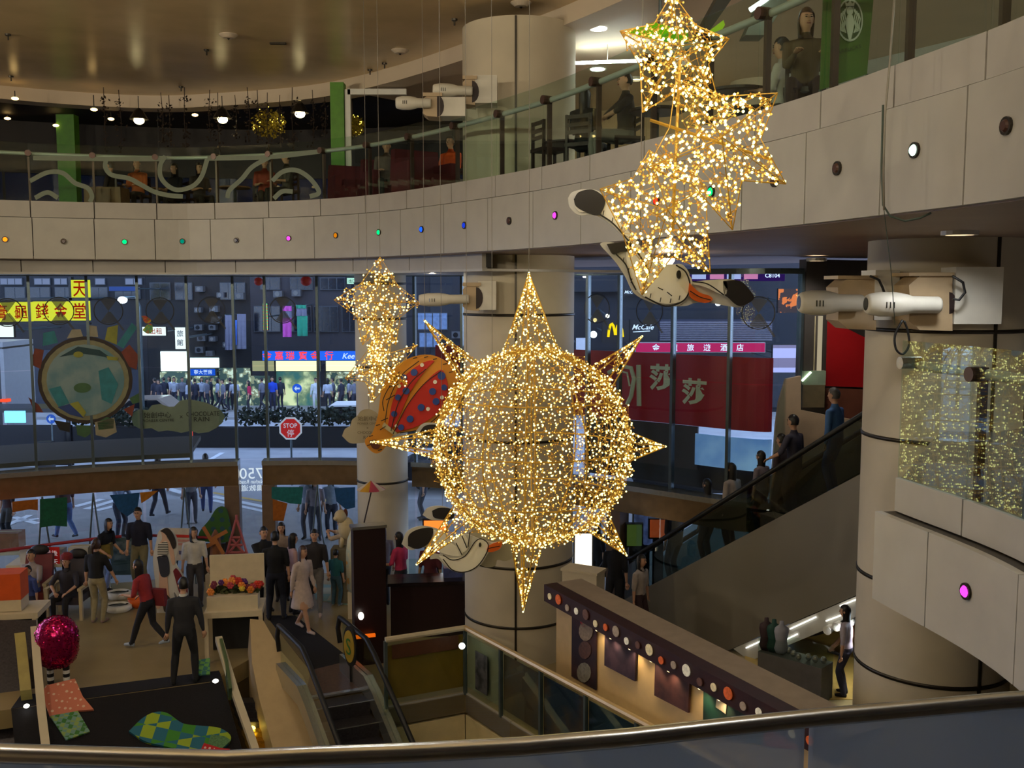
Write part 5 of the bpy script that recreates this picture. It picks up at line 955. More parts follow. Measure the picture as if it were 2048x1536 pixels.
# poster boards, standee
def easel(label, px, py, wd, ht, z0, mt, rz, art=None):
    c = G(px, py); t = thing('poster_board', label, 'poster', c, rz); M = MB(); M.box((0, 0, z0 + ht / 2), (wd, .03, ht)); M.build('board', mt, t, local=True)
    for sx_ in (-1, 1): M = MB(); M.tube([(sx_ * wd * .4, .12, 0), (sx_ * wd * .35, .02, z0 + ht * .6)], .015, 6); M.build('leg', MULL, t, local=True)
    for k, (x0, z_, w_, h_, mt2) in enumerate(art or []): M = MB(); M.box((x0, -.02, z0 + z_), (w_, .012, h_)); M.build('printed_patch', mt2, t, local=True)
    return t
easel('dark green poster board with a pale portrait print', 248, 1160, .78, .85, .12, pattern('poster_green', 'blot', (20, 50, 40), (70, 84, 80), 3), .05, [(.0, .55, .4, .42, pattern('poster_print', 'blot', (120, 120, 110), (40, 60, 60), 5))])
easel('white poster board with faint red lettering', 366, 1170, .62, .72, .55, pm('poster_white', (200, 190, 180), .6), -.1, [(0, .55, .5, .06, PR), (0, .45, .5, .05, pm('print_pink', (205, 150, 140), .6)), (0, .37, .5, .05, MATS['print_pink']), (.02, .18, .16, .08, pm('print_blue', (90, 90, 130), .6))])
c = G(330, 1226); t = thing('cardboard_standee', 'life-size cardboard standee of a model in a striped top', 'standee', c)
def sp(x, y, k=0.0): p = WY(x, y, c.y - k); return p
SK = pm('print_skin', (206, 168, 146), .6, var=.05)
def sboard(pts, mt, k, nm): M = MB(); M.prism([sp(x, y, k) for x, y in smoothpoly(pts, 5)], (0, .012, 0)); return M.build(nm, mt, t)
sboard([(314, 1226), (312, 1180), (306, 1120), (312, 1085), (318, 1062), (336, 1056), (352, 1072), (356, 1095), (352, 1125), (372, 1160), (376, 1192), (360, 1200), (348, 1185), (352, 1226)], PG, 0, 'backing'); sboard([(318, 1130), (330, 1128), (334, 1150), (338, 1190), (346, 1222), (334, 1222), (326, 1180), (320, 1215), (312, 1212), (318, 1170)], SK, .02, 'printed_legs'); sboard([(322, 1062), (332, 1058), (334, 1076), (344, 1090), (350, 1124), (344, 1128), (336, 1098), (322, 1100), (318, 1088), (324, 1078)], SK, .02, 'printed_arm')
sboard([(316, 1088), (334, 1084), (334, 1110), (316, 1112)], pattern('print_stripes', 'stripe', (225, 220, 205), (30, 28, 30), 9), .034, 'printed_top'); sboard([(314, 1114), (334, 1112), (338, 1148), (322, 1152)], pm('print_skirt', (44, 46, 60), .6), .034, 'printed_skirt'); sboard([(320, 1062), (334, 1056), (346, 1068), (352, 1088), (346, 1098), (338, 1080), (330, 1068)], pm('print_hair', (34, 24, 22), .6), .046, 'printed_hair'); sboard([(346, 1142), (354, 1138), (372, 1168), (374, 1190), (362, 1194)], pm('print_case', (120, 30, 44), .5), .034, 'printed_suitcase'); sboard([(326, 1212), (334, 1190), (350, 1222), (330, 1224)], pm('print_boot', (52, 46, 46), .6), .034, 'printed_boots')
MB().tube([(c.x, c.y + .35, 0), sp(330, 1150, -.02)], .02, 6).build('strut', MULL, t)
# fairground scenery
PINKT = pm('tower_pink', (170, 84, 84), .6, var=.15); c = G(474, 1142); c = WY(474, 1142, 21.3); c.z = 0
t = thing('lattice_tower_cutout', 'pink lattice tower cut-out beside the portal', 'cut-out', c)
def tw(x, y): return WY(x, y, 21.3)
for a, b in (((472, 1040), (450, 1120)), ((474, 1040), (498, 1120)), ((465, 1075), (481, 1075)), ((461, 1090), (485, 1090)), ((456, 1105), (491, 1105)), ((464, 1078), (486, 1104)), ((481, 1078), (459, 1104)), ((450, 1120), (470, 1112)), ((498, 1120), (478, 1112)), ((470, 1112), (478, 1112)), ((473, 1030), (473, 1042)), ((450, 1120), (446, 1150)), ((498, 1120), (500, 1150))): MB().tube([tw(*a), tw(*b)], .028, 6).build('lattice_bar', PINKT, t)
MB().box((c.x, c.y, tw(470, 1150).z / 2), (.8, .1, max(.1, tw(470, 1150).z))).build('plinth', WPN2, t)
c = WY(425, 1080, 21.6); t = thing('hill_cutout', 'green hill cut-out with blue dots', 'cut-out', (c.x, c.y, 0)); M = MB(); M.prism([WY(x, y, 21.6) for x, y in smoothpoly([(394, 1082), (400, 1062), (418, 1040), (432, 1018), (446, 1014), (456, 1030), (458, 1082)], 5)] , (0, .05, 0)); M.build('board', pattern('hill_dots', 'dots', (44, 88, 30), (24, 70, 84), 5), t); MB().box((c.x, c.y + .1, (c.z) / 2 - .1), (.5, .08, max(.2, c.z))).build('stand', pm('stand_dark', (40, 34, 30), .7), t)
c = WY(432, 1105, 21.0); t = thing('windmill_cutout', 'little brown windmill cut-out', 'cut-out', (c.x, c.y, 0)); MB().lathe([(.16, 0), (.10, .8), (.02, .95)], (c.x, c.y, c.z - .45), 10).build('tower', pm('mill_brown', (120, 70, 34), .7, var=.2), t)
for k in range(4): an = .5 + k * math.pi / 2; MB().obox((c.x, c.y - .16, c.z + .3), Vector((math.cos(an), 0, math.sin(an))) * .36, (0, .01, 0), Vector((-math.sin(an), 0, math.cos(an))) * .08).build('sail', pm('mill_sail', (160, 96, 40), .7), t)
MB().box((c.x, c.y, (c.z - .45) / 2), (.4, .3, c.z - .45)).build('plinth', WPN2, t)
# dome with parasol, toy dog, rug
c = WY(728, 1078, 19.4); t = thing('patterned_dome', 'pale patterned dome with a striped parasol on top', 'decoration', (c.x, c.y, 0)); MB().lathe([(.36, -1.0 + .0), (.36, -.25), (.33, 0), (.26, .18), (.14, .29), (.01, .33)], (c.x, c.y, c.z), 24).build('dome', pattern('dome_print', 'patch', (200, 190, 150), (205, 150, 70), 5, c3=(180, 185, 160)), t, smooth=True); MB().box((c.x, c.y, (c.z - 1.0) / 2), (.6, .5, max(.05, c.z - 1.0))).build('plinth', WPN2, t)
u = WY(742, 985, 19.4); MB().tube([(c.x, c.y, c.z + .3), (u.x, u.y, u.z)], .014, 6).build('parasol_stick', DARKWOOD, t)
for k in range(8):
    a0 = k * math.pi / 4; V = [(u.x, u.y, u.z + .24)] + [(u.x + .28 * math.cos(a0 + j * math.pi / 12), u.y + .28 * math.sin(a0 + j * math.pi / 12), u.z + .06) for j in range(4)]; M = MB(); M.add(V, [(0, 1, 2), (0, 2, 3), (0, 3, 4)]); M.build('parasol_gore', (pm('gore_pink', (190, 70, 90), .6), pm('gore_white', (215, 190, 160), .6), pm('gore_gold', (205, 150, 40), .6))[k % 3], t)
c = WY(688, 1066, 20.3); t = thing('toy_dog', 'cream stuffed toy dog leaning on a stand', 'toy', (c.x, c.y, 0)); CR = pm('toy_cream', (196, 178, 140), .9, var=.1, bump=.1)
M = MB(); M.ball((c.x + .05, c.y, c.z + .1), (.17, .14, .24), 12, 8); M.ball((c.x - .06, c.y - .04, c.z + .36), (.13, .12, .14), 12, 8); M.ball((c.x - .14, c.y - .1, c.z + .33), (.06, .06, .05), 8, 6); M.tube([(c.x - .02, c.y, c.z - .05), (c.x - .06, c.y, c.z - .3)], .05, 8); M.tube([(c.x + .12, c.y, c.z - .05), (c.x + .13, c.y, c.z - .3)], .05, 8); M.build('body', CR, t, smooth=True); M = MB(); M.ball((c.x + .04, c.y - .02, c.z + .42), (.05, .05, .10), 8, 6); M.build('ear', pm('toy_brown', (96, 50, 30), .9), t); MB().box((c.x, c.y, (c.z - .3) / 2), (.5, .4, max(.05, c.z - .3))).build('plinth', pm('plinth_sand', (110, 100, 76), .7), t)
M = MB(); M.prism([(*G(x, y)[:2], .003) for x, y in ((622, 1168), (700, 1174), (704, 1212), (632, 1200))], (0, 0, .012)); tag(M.build('patterned_rug', pattern('rug_pale', 'check', (176, 176, 150), (130, 160, 150), 2.2)), 'pale checked rug behind the child', 'rug')

# ---- dark totem, counter, balustrade round the void
c = G(738, 1330); t = thing('totem_board', 'tall black maroon totem board beside the escalator', 'signboard', c); MAR = pm('totem_maroon', (34, 14, 18), .4, var=.1)
MB().box((c.x, c.y + .12, 1.2), (.56, .22, 2.4), .35).build('board', MAR, t); MB().box((c.x, c.y + .12, 2.42), (.6, .26, .05), .35).build('cap', STEEL, t); MB().box((c.x - .05, c.y - .10, .55), (.36, .06, .05), .35).build('orange_strip', em('strip_orange', (255, 110, 20), .8), t)
p = WY(722, 1232, c.y - .12); MB().ball(p, (.05, .03, .07), 10, 8).build('lamp', em('totem_lamp', (255, 245, 225), 3), t)
c = WZ(702, 1292, .62); t = thing('round_end_sign', 'round yellow sign with a green letter at the escalator end', 'sign', (c.x, c.y, 0)); nrm = Vector((-.75, -.6, 0)).normalized(); sd = Vector((-nrm.y, nrm.x, 0))
def ell(r, k, n=24): return [c + sd * (r * .62 * math.cos(2 * math.pi * i / n)) + uz * (r * math.sin(2 * math.pi * i / n)) + nrm * k for i in range(n)]
MB().prism(ell(.34, 0), nrm * .03).build('rim', BLACKM, t); MB().prism(ell(.27, .032), nrm * .01).build('face', pm('sign_ochre', (170, 140, 40), .5, var=.05), t); M = MB(); letters(M, 'S', c + nrm * .05, sd, uz, height=.28); M.build('lettering', pm('letter_green', (40, 110, 40), .5, var=0), t); MB().tube([(c.x, c.y, 0), (c.x, c.y, c.z - .3)], .03, 8).build('post', BLACKM, t)
c = G(860, 1272); t = thing('dark_counter', 'long black maroon kiosk counter before the broad column', 'counter', c, .12)
M = MB(); M.box((0, .2, .5), (1.45, .5, 1.0)); M.build('body', MAR, t, local=True); M = MB(); M.box((0, .2, 1.03), (1.55, .6, .06)); M.build('worktop', pm('counter_top', (30, 22, 26), .25), t, local=True); M = MB(); M.box((-.05, .35, 1.24), (.9, .02, .3)); M.build('glass_screen', GLASS, t, local=True); M = MB(); M.box((.45, .3, 1.15), (.35, .3, .18)); M.build('display_case', pm('display_blue', (70, 80, 130), .3, var=.3), t, local=True)
RAILC = pm('rail_cream', (200, 170, 120), .35, .3, var=.05); bv = thing('void_balustrade', None, None, (0, 0, 0), kind='structure'); bv['label'] = 'glass balustrade around the stair void'
def vpost(p, z1=1.08): M = MB(); M.box((p.x, p.y, z1 / 2), (.05, .05, z1), .5); return M.build('post', MULL, bv)
def vrun(a, b, n, mts, rm):
    t_ = (b - a).normalized(); nn = Vector((-t_.y, t_.x)); M = MB(); M.tube([(a.x, a.y, 1.1), (b.x, b.y, 1.1)], .045, 8); M.build('top_rail', rm, bv)
    for i in range(n):
        p, q = a.lerp(b, i / n) + t_ * .02, a.lerp(b, (i + 1) / n) - t_ * .02; vpost(a.lerp(b, i / n)); M = MB(); M.obox((p.x, p.y, .06), (q.x - p.x, q.y - p.y, 0), (nn.x * .012, nn.y * .012, 0), (0, 0, .98)); M.build('glass_pane', GLASS, bv)
        if mts and i < len(mts) and mts[i]:
            M = MB(); M.obox((p.x + nn.x * .04, p.y + nn.y * .04, .12), (q.x - p.x, q.y - p.y, 0), (nn.x * .012, nn.y * .012, 0), (0, 0, .86)); M.build('poster_panel', mts[i], bv)
vrun(M_, K, 1, [pm('poster_ochre', (150, 108, 34), .5, var=.12, scale=3)], WPN2); M = MB(); tt = (K - M_).normalized(); M.obox((M_.x + .1, M_.y + .03, .78), (tt.x * 1.1, tt.y * 1.1, 0), (-tt.y * .02, tt.x * .02, 0), (0, 0, .22)); M.build('poster_header', pm('poster_header', (86, 50, 30), .5, var=.2), bv)
PAN = [pm('panel_white', (170, 160, 140), .5, var=.05), pattern('panel_map', 'blot', (112, 80, 58), (92, 74, 66), 2.5), pattern('panel_sea', 'blot', (24, 34, 58), (110, 70, 46), 1.6), pattern('panel_navy', 'blot', (18, 26, 44), (28, 50, 70), 1.4), pattern('panel_navy2', 'blot', (16, 20, 34), (36, 40, 60), 2.0)]
vrun(K, E2, 5, PAN, RAILC); vrun(E2, E3, 4, [PAN[3], PAN[4], PAN[3], PAN[4]], RAILC)
dk = (E2 - K).normalized(); nk = Vector((-dk.y, dk.x)); p = K + dk * .35 - nk * 0; M = MB(); M.obox((p.x - nk.x * .02, p.y - nk.y * .02, .22), (dk.x * .34, dk.y * .34, 0), (-nk.x * .01, -nk.y * .01, 0), (0, 0, .62)); M.build('small_poster', pattern('small_poster', 'blot', (26, 28, 34), (80, 80, 84), 6), bv)
p = WY(924, 1292, 15.0); tl = thing('corner_lamp', 'small white lamp at the balustrade corner', 'lamp', p); MB().ball(p, .05, 10, 8).build('globe', em('corner_lamp_glow', (240, 255, 245), 6), tl); MB().tube([p + Vector((0, .03, 0)), (K.x, K.y, p.z + .02)], .012, 6).build('bracket', MULL, tl)

# ---- food booth behind the balustrade
ba = WZ(1113, 1166, 1.95); bb = WZ(1700, 1474, 1.95); bd = (bb - ba); bl = bd.length; bu = bd.normalized(); bn = Vector((bu.y, -bu.x, 0))
if bn.y > 0: bn = -bn
t = thing('food_booth', 'beige food booth wall with warm lamps and dark posters', 'booth', (ba + bb) / 2 - Vector((0, 0, 1.95)))
def bp(px, py, k=0.0): return WP(px, py, ba + bn * k, bn)
MB().obox((ba.x, ba.y, 0), bd, -bn * .25, (0, 0, 1.80)).build('wall', pm('booth_wall', (206, 176, 128), .6, var=.05), t); MB().obox((ba.x, ba.y, 1.80), bd, -bn * .45, (0, 0, .16)).build('top_ledge', pm('booth_ledge', (150, 132, 110), .6, var=.08), t)
MB().obox((*(ba + bn * .22)[:2], 1.70), bd, -bn * .22, (0, 0, .26)).build('frieze', pm('booth_frieze', (52, 22, 20), .5, var=.2), t)
for k in range(22):
    f = (k + .8) / 23; c = ba + bd * f + bn * .235; c.z = 1.83 + .03 * math.sin(k * 2.1); r_ = .05 + .025 * (k % 3 == 1); M = MB(); M.prism([c + bu * (r_ * math.cos(a)) + uz * (r_ * math.sin(a)) for a in np.linspace(0, 2 * math.pi, 14)[:-1]], bn * .012); M.build('dish_emblem', pm('dish_%d' % (k % 5), ((215, 195, 150), (200, 90, 40), (150, 130, 110), (225, 215, 190), (90, 60, 50))[k % 5], .5, var=.3, scale=25, emit=((215, 195, 150), (200, 90, 40), (150, 130, 110), (225, 215, 190), (90, 60, 50))[k % 5], estr=.25), t)
def bpan(pts, mt, nm, k=.015, th=.02): M = MB(); M.prism([bp(x, y, k) for x, y in pts], bn * th); return M.build(nm, mt, t)
PURP = pattern('booth_purple', 'blot', (36, 20, 30), (62, 34, 36), 3); b1 = bpan([(1146, 1206), (1195, 1232), (1194, 1380), (1145, 1352)], PURP, 'tall_poster')
for x, y, r_, cc in ((1170, 1240, 14, (170, 40, 50)), (1172, 1262, 20, (150, 130, 110)), (1170, 1300, 18, (90, 60, 50)), (1168, 1345, 20, (130, 125, 115))): M = MB(); M.prism([bp(x + r_ * .7 * math.cos(a), y + r_ * math.sin(a), .042) for a in np.linspace(0, 2 * math.pi, 14)[:-1]], bn * .005); M.build('dish_print', pm('dprint_%d' % y, cc, .6, var=.3, scale=20), b1)
p1_ = bpan([(1213, 1259), (1275, 1292), (1273, 1362), (1212, 1330)], pattern('pic_a', 'blot', (34, 18, 40), (60, 40, 56), 4), 'framed_picture', .02, .03); p2_ = bpan([(1314, 1312), (1383, 1349), (1380, 1425), (1312, 1390)], pattern('pic_b', 'blot', (42, 16, 24), (74, 40, 40), 4), 'framed_picture', .02, .03)
b2_ = bpan([(1410, 1342), (1530, 1410), (1530, 1490), (1408, 1468)], pattern('booth_green', 'blot', (14, 34, 28), (16, 70, 56), 1.5), 'green_poster')
M = MB(); M.prism([bp(x, y, .045) for x, y in ((1436, 1372), (1456, 1384), (1452, 1428), (1432, 1414))], bn * .006); M.build('emblem_print', pm('emblem_pale', (170, 160, 140), .6, var=.2), b2_)
bpan([(1532, 1412), (1600, 1450), (1600, 1500), (1530, 1490)], pattern('pic_c', 'patch', (200, 60, 30), (120, 30, 24), 5), 'red_poster')
for x, y in ((1196, 1228), (1224, 1252), (1262, 1272), (1305, 1284), (1340, 1310), (1402, 1340), (1442, 1352)):
    c = bp(x, y, .14); c.z = 1.69; l = bpy.data.lights.new('booth_lamp', 'SPOT'); l.energy = 7; l.color = (1, .74, .38); l.spot_size = 2.3; l.spot_blend = .8; l.shadow_soft_size = .03
    M = MB(); M.lathe([(.03, 0), (.045, .02), (.03, .04)], (c.x, c.y, c.z - .03), 10); o = M.build('lamp', em('booth_lamp_glow', (255, 225, 150), 5, False), t); lo = bpy.data.objects.new('booth_lamp', l); COL.objects.link(lo); lo.parent = t; lo.location = Vector((c.x, c.y, c.z - .05)) - Vector(ORG[t]); lo.rotation_euler = (0, 0, 0)
c = WY(1158, 1200, 15.75); t = thing('white_plinth', 'plain pale block at the far end of the booth', 'plinth', (c.x, c.y, 0)); MB().box((c.x + .1, c.y + .42, .92), (.62, .34, 1.84), -.5).build('block', WPN2, t); MB().box((c.x + .1, c.y + .42, 1.86), (.66, .38, .04), -.5).build('top', WPN2, t)
# ================================================================== ESCALATOR WITH PEOPLE, LANDING
eo = Vector((5.6, 15.5, 4.6)); eu = Vector((.674, -.739, 0)); en = Vector((-.739, -.674, 0)); TS = .70
def ep(s, k, h): return eo + eu * s + uz * (TS * s) - en * k + uz * h       # s along, k into the escalator, h above the handrail line
def EP(px, py, k=0.0): return WP(px, py, eo - en * k, en)
s0, s1 = -5.05, 2.6
t = thing('escalator', 'long escalator full of people rising past the column', 'escalator', (eo + eu * -5)[:2] + (0,))
CLAD = pm('escalator_cladding', (128, 122, 110), .45, .1, var=.04, scale=1); DGL = glassm('escalator_glass', (.50, .58, .55), .08)
m = MB(); m.prism([EP(x, y) for x, y in ((1190, 1232), (1205, 1222), (1770, 922), (1770, 1166), (1470, 1294), (1400, 1330), (1190, 1330))], -en * .12); m.build('side_cladding', CLAD, t)
m = MB(); m.prism([EP(x, y, 1.25) for x, y in ((1240, 1210), (1790, 918), (1790, 1120), (1470, 1260))], -en * .10); m.build('far_cladding', CLAD, t)
for k in (0.03, 1.2):
    m = MB(); m.loft([[ep(s_, k, -.90), ep(s_, k + .02, -.90), ep(s_, k + .02, -.04), ep(s_, k, -.04)] for s_ in (s0, s1)]); m.build('side_glass', DGL, t)
    m = MB(); e = ep(s0, k, 0); m.tube([e + eu * -.5 + uz * -.35, e - eu * .62 + uz * -.16, e - eu * .5 + uz * 0, ep(s0 + .2, k, 0.04), ep(s1, k, 0)], .045, 8); m.build('handrail', BLACKM, t, smooth=True)
n = 22
for i in range(n):
    s_ = s0 + (s1 - s0) * i / n; a = ep(s_, .1, -.92 - .0); b = ep(s_, 1.15, -.92); ln = (s1 - s0) / n; m = MB(); m.obox((a.x, a.y, a.z - .3), b - a, eu * ln, (0, 0, .3)); m.build('step', STEP, t)
for x0, y0, x1, y1 in ((1255, 1216, 1285, 1200), (1480, 1085, 1520, 1062)): pass
# white bulkhead under the incline with light strips and spotlights, shop beneath
bt = thing('shop_bulkhead', 'white sloping bulkhead with light strips under the escalator', 'bulkhead', EP(1600, 1290, .3)); m = MB(); m.prism([EP(x, y, .02) for x, y in ((1466, 1297), (1775, 1166), (1775, 1206), (1690, 1243), (1500, 1322))], -en * .05); m.build('panel', pm('bulkhead_white', (205, 205, 200), .4, var=.04), bt)
for a, b in (((1492, 1296), (1522, 1282)), ((1552, 1289), (1595, 1268)), ((1580, 1258), (1632, 1234)), ((1652, 1242), (1700, 1224)), ((1680, 1212), (1735, 1190))): MB().tube([EP(*a, .0), EP(*b, .0)], .012, 6).build('light_strip', em('strip_white', (255, 250, 235), 2.2), bt)
for i, (x, y, on) in enumerate(((1664, 1257, 0), (1682, 1250, 0), (1703, 1246, 1), (1730, 1236, 1))):
    c = EP(x, y, .05); st = thing('shop_spotlight', ('unlit white spotlight nearer the mannequins', 'unlit white spotlight next to the lit one', 'bright white spotlight under the bulkhead', 'bright white spotlight closest to the column')[i], 'spotlight', c); MB().tube([c + Vector((0, 0, .14)), c], .02, 6).build('stem', WHITE, st); MB().tube([c + Vector((.05, .05, .03)), c + en * .16], [.055, .075], 12).build('head', WHITE, st)
    if on:
        l = bpy.data.lights.new('shop_spot', 'SPOT'); l.energy = 70; l.color = (.95, .97, 1); l.spot_size = 2.0; l.spot_blend = .6; l.shadow_soft_size = .05; lo = bpy.data.objects.new('shop_spot_lamp', l); COL.objects.link(lo); lo.parent = st; lo.location = en * .2; lo.rotation_euler = (.35, 0, 0)
        MB().tube([c + en * .162, c + en * .17], .066, 12).build('lens', em('spot_white', (225, 245, 255), 9), st)
m = MB(); m.prism([(*G(x, y)[:2], .004) for x, y in ((1490, 1400), (1490, 1290), (1740, 1190), (1750, 1400))], (0, 0, .01)); tag(m.build('shop_floor_mat', pm('shop_floor', (190, 160, 84), .45, var=.12, scale=3)), 'warm yellow shop floor under the escalator', 'flooring')
c = G(1588, 1385); t = thing('glass_showcase', 'low glass showcase with silver goods in the shop', 'showcase', c, -.75)
M = MB(); M.box((0, 0, .3), (1.1, .4, .6)); M.build('base', pm('showcase_grey', (110, 108, 106), .4, var=.1), t, local=True); M = MB(); M.box((0, 0, .72), (1.1, .4, .24)); M.build('glass_top', GLASS, t, local=True)
for k in range(9): M = MB(); M.ball((-.48 + k * .12, random.uniform(-.12, .12), .66), (.05, .05, .06), 8, 6); M.build('silver_item', STEEL, t, local=True)
for i, (px, py, cc) in enumerate(((1530, 1372, (60, 40, 44)), (1545, 1376, (30, 70, 60)), (1560, 1380, (150, 150, 160)))):
    c = G(px, py); t = thing('dress_form', ('dress form in a dark red top in the shop', 'dress form in a dark green top in the shop', 'dress form in a pale grey top in the shop')[i], 'mannequin', c); MB().lathe([(.08, .62), (.115, .70), (.09, .82), (.12, .98), (.11, 1.04), (.04, 1.09), (.035, 1.15)], c, 14, sy=.7).build('torso', pm('form_%d' % i, cc, .7, var=.1), t, smooth=True); MB().tube([c, c + Vector((0, 0, .65))], .02, 6).build('pole', STEEL, t); MB().lathe([(.16, 0), (.16, .02)], c, 14).build('base', STEEL, t)
# far end behind the escalator
m = MB(); sR = VC.hit(1602, 800); ribbon(m, VC, sR, VC.L, -.05, .15, 0, 7.0, n=20); struct(m.build('wall_far', pm('far_inner_wall', (86, 80, 76), .6, var=.06)), 'dark grey wall beyond the escalator')
YB = 18.2
m = MB(); m.prism([WY(x, y, YB) for x, y in ((1652, 636), (1760, 690), (1760, 776), (1650, 772))], (0, .06, 0)); tag(m.build('red_wall_panel', pm('panel_red', (175, 14, 22), .5, var=.04)), 'bright red slanted wall panel beyond the escalator', 'panel')
m = MB(); m.prism([WY(x, y, YB) for x, y in ((1650, 776), (1760, 780), (1760, 850), (1650, 832))], (0, .05, 0)); struct(m.build('wall_dado', pm('dado_brown', (112, 66, 52), .4, var=.1)), 'brown dado below the red panel')
m = MB(); m.prism([WY(x, y, YB - .3) for x, y in ((1558, 805), (1572, 758), (1602, 752), (1602, 820), (1660, 832), (1700, 838), (1740, 850), (1740, 960), (1540, 1010), (1552, 850))], (0, .1, 0)); struct(m.build('wall_parapet', pm('parapet_beige', (190, 168, 145), .6, var=.05)), 'beige parapet beyond the escalator')
c = WY(1625, 800, YB - .1); t = thing('glass_pillar', None, None, (c.x, c.y, 0), kind='structure'); t['label'] = 'slim lit display pillar beside the red panel'
for x0, x1, mt in ((1606, 1618, STEEL), (1618, 1632, pm('pillar_cream', (200, 190, 150), .3)), (1634, 1646, em('pillar_lit', (220, 205, 170), .55))): M = MB(); sheet(M, x0, 632, x1, 744, YB - .12, .1); M.build('upright', mt, t)
M = MB(); sheet(M, 1602, 742, 1652, 770, YB - .2, .3); M.build('lit_base', pm('pillar_base', (150, 170, 150), .3), t); MB().tube([WY(1604, 762, YB - .22), WY(1622, 744, YB - .22)], .02, 6).build('light_strip', em('strip_green', (235, 255, 215), 3), t); M = MB(); sheet(M, 1604, 770, 1650, 815, YB - .2, .3); M.build('plinth', pm('pillar_plinth', (120, 108, 84), .3), t)
# lit posters and signs at the escalator foot
def light_box(label, x0, y0, x1, y1, Y, mt):
    a = WY((x0 + x1) / 2, y1, Y); t = thing('light_box', label, 'light box', (a.x, Y, 0)); M = MB(); sheet(M, x0, y0, x1, y1, Y, .08); M.build('lit_face', mt, t); M = MB(); sheet(M, x0 - 3, y0 - 3, x1 + 3, y1 + 3, Y + .03, .12); M.build('case', BLACKM, t); MB().box((a.x, Y + .1, a.z / 2), (.2, .1, a.z)).build('stand', BLACKM, t); return t
light_box('bright white and orange food light box by the broad column', 1150, 1068, 1184, 1138, 18.6, pattern('food_light', 'patch', (255, 250, 235), (255, 190, 110), 3, c3=(255, 235, 200), emitk=2.2)); light_box('small dull green sign near the escalator foot', 1254, 1050, 1284, 1092, 19.4, pm('sign_green_dull', (70, 96, 40), .5, emit=(70, 96, 40), estr=.3)); light_box('pale blue lit panel behind the escalator foot', 1268, 1018, 1312, 1090, 19.6, pattern('panel_pale', 'blot', (110, 130, 190), (60, 70, 110), 3, emitk=.25)); light_box('orange glowing sign behind the small gull', 848, 1042, 892, 1062, 19.8, em('sign_orange_glow', (255, 130, 50), 1.4)); light_box('orange shopping sign near the escalator foot', 1300, 1040, 1335, 1075, 19.2, pm('sign_orange_dull', (190, 84, 40), .5, emit=(190, 84, 40), estr=.25)); light_box('white lit screen below the small gull wing', 852, 1088, 890, 1108, 19.5, em('screen_white', (240, 245, 255), 2.0))
# ================================================================== PROJECTORS ON THE COLUMNS
PWH = pm('projector_white', (206, 200, 186), .45, var=.04); PTN = pm('projector_tan', (176, 152, 118), .5, var=.06)
def projector(label, D, lens, tail, house, box, mount=None):
    """barrel from lens to tail, curved yoke housing and square mounting box, given in pixels at distance D"""
    a, b = WY(*lens, D), WY(*tail, D); t = thing('projector', label, 'projector', WY(house[0], house[3], D)); k = D / FPX; r = 25 * k * (1 if len(lens) == 2 else 1); L = (b - a); u = L.normalized()
    rr = mount or 24; r = rr * k
    MB().tube([a, a + L * .04, a + L * .18, a + L * .40, a + L * .55, a + L * .62, a + L * .97, b], [r * .72, r * .86, r * 1.02, r * 1.02, r * .86, r * .72, r * .70, r * .6], 20).build('barrel', PWH, t, smooth=True); MB().tube([a - u * .004, a + u * .004], r * .55, 16).build('lens', pm('lens_black', (8, 8, 10), .1, var=0), t)
    for j in range(3): MB().tube([a + L * (.22 + .05 * j) - Vector((0, r * 1.03, 0)) + uz * r * .2, a + L * (.22 + .05 * j) - Vector((0, r * 1.03, 0)) - uz * r * .3], r * .05, 4).build('vent_slot', GLASSD, t)
    x0, y0, x1, y1 = house; cx, cy = (x0 + x1) / 2, (y0 + y1) / 2; P = []
    for q in range(13): an = math.pi * q / 12; P.append((x0 + 6 + (x1 - x0 - 6) * (1 - math.sin(an)) * .6, y0 + (y1 - y0) * q / 12))
    P = [(x1, y0), (x0 + (x1 - x0) * .25, y0 + 2), (x0, y0 + (y1 - y0) * .18), (x0 + 2, y0 + (y1 - y0) * .5), (x0, y0 + (y1 - y0) * .82), (x0 + (x1 - x0) * .25, y1 - 2), (x1, y1)]
    M = MB(); M.prism([WY(x, y, D + r * .9) for x, y in P], (0, .42, 0)); M.build('yoke_housing', PTN, t); M = MB(); sheet(M, x0, y0 - 5, x1 + 4, y0 + 2, D + r * .6, .5); M.build('top_plate', PTN, t); M = MB(); M.prism([WY(x1 - 6 + (14 * math.cos(an)), cy + 22 * math.sin(an), D + r * .85) for an in np.linspace(-1.57, 1.57, 9)], (0, .02, 0)); M.build('side_opening', pm('opening_dark', (40, 22, 18), .6), t)
    bx0, by0, bx1, by1 = box; M = MB(); sheet(M, bx0, by0, bx1, by1, D + .1, .45); M.build('mount_box', PWH, t)
    return t
t = projector('white projector nearest the edge on the thick column', 10.45, (1732, 608), (1880, 610), (1818, 550, 1905, 662), (1908, 534, 2008, 648)); P = [WY(x, y, 10.4) for x, y in ((1905, 552), (1926, 565), (1930, 585), (1918, 600), (1905, 598))]; MB().tube(P, .014, 6).build('cable', BLACKM, t, smooth=True); P = [WY(x, y, 10.35) for x, y in ((1805, 640), (1790, 670), (1792, 698), (1806, 708), (1818, 690), (1815, 660), (1808, 642))]; MB().tube([p for c_ in [Curve([(q.x, q.z) for q in P], 5).p] for p in [(a.x, 10.35, a.y) for a in c_]], .012, 6).build('cable', BLACKM, t, smooth=True)
t = projector('white projector further from the edge on the thick column', 10.9, (1598, 605), (1726, 606), (1676, 556, 1752, 660), (1748, 540, 1800, 640)); MB().tube([WY(x, y, 10.85) for x, y in ((1740, 552), (1758, 560), (1765, 575), (1770, 590))], .014, 6).build('cable', BLACKM, t, smooth=True)
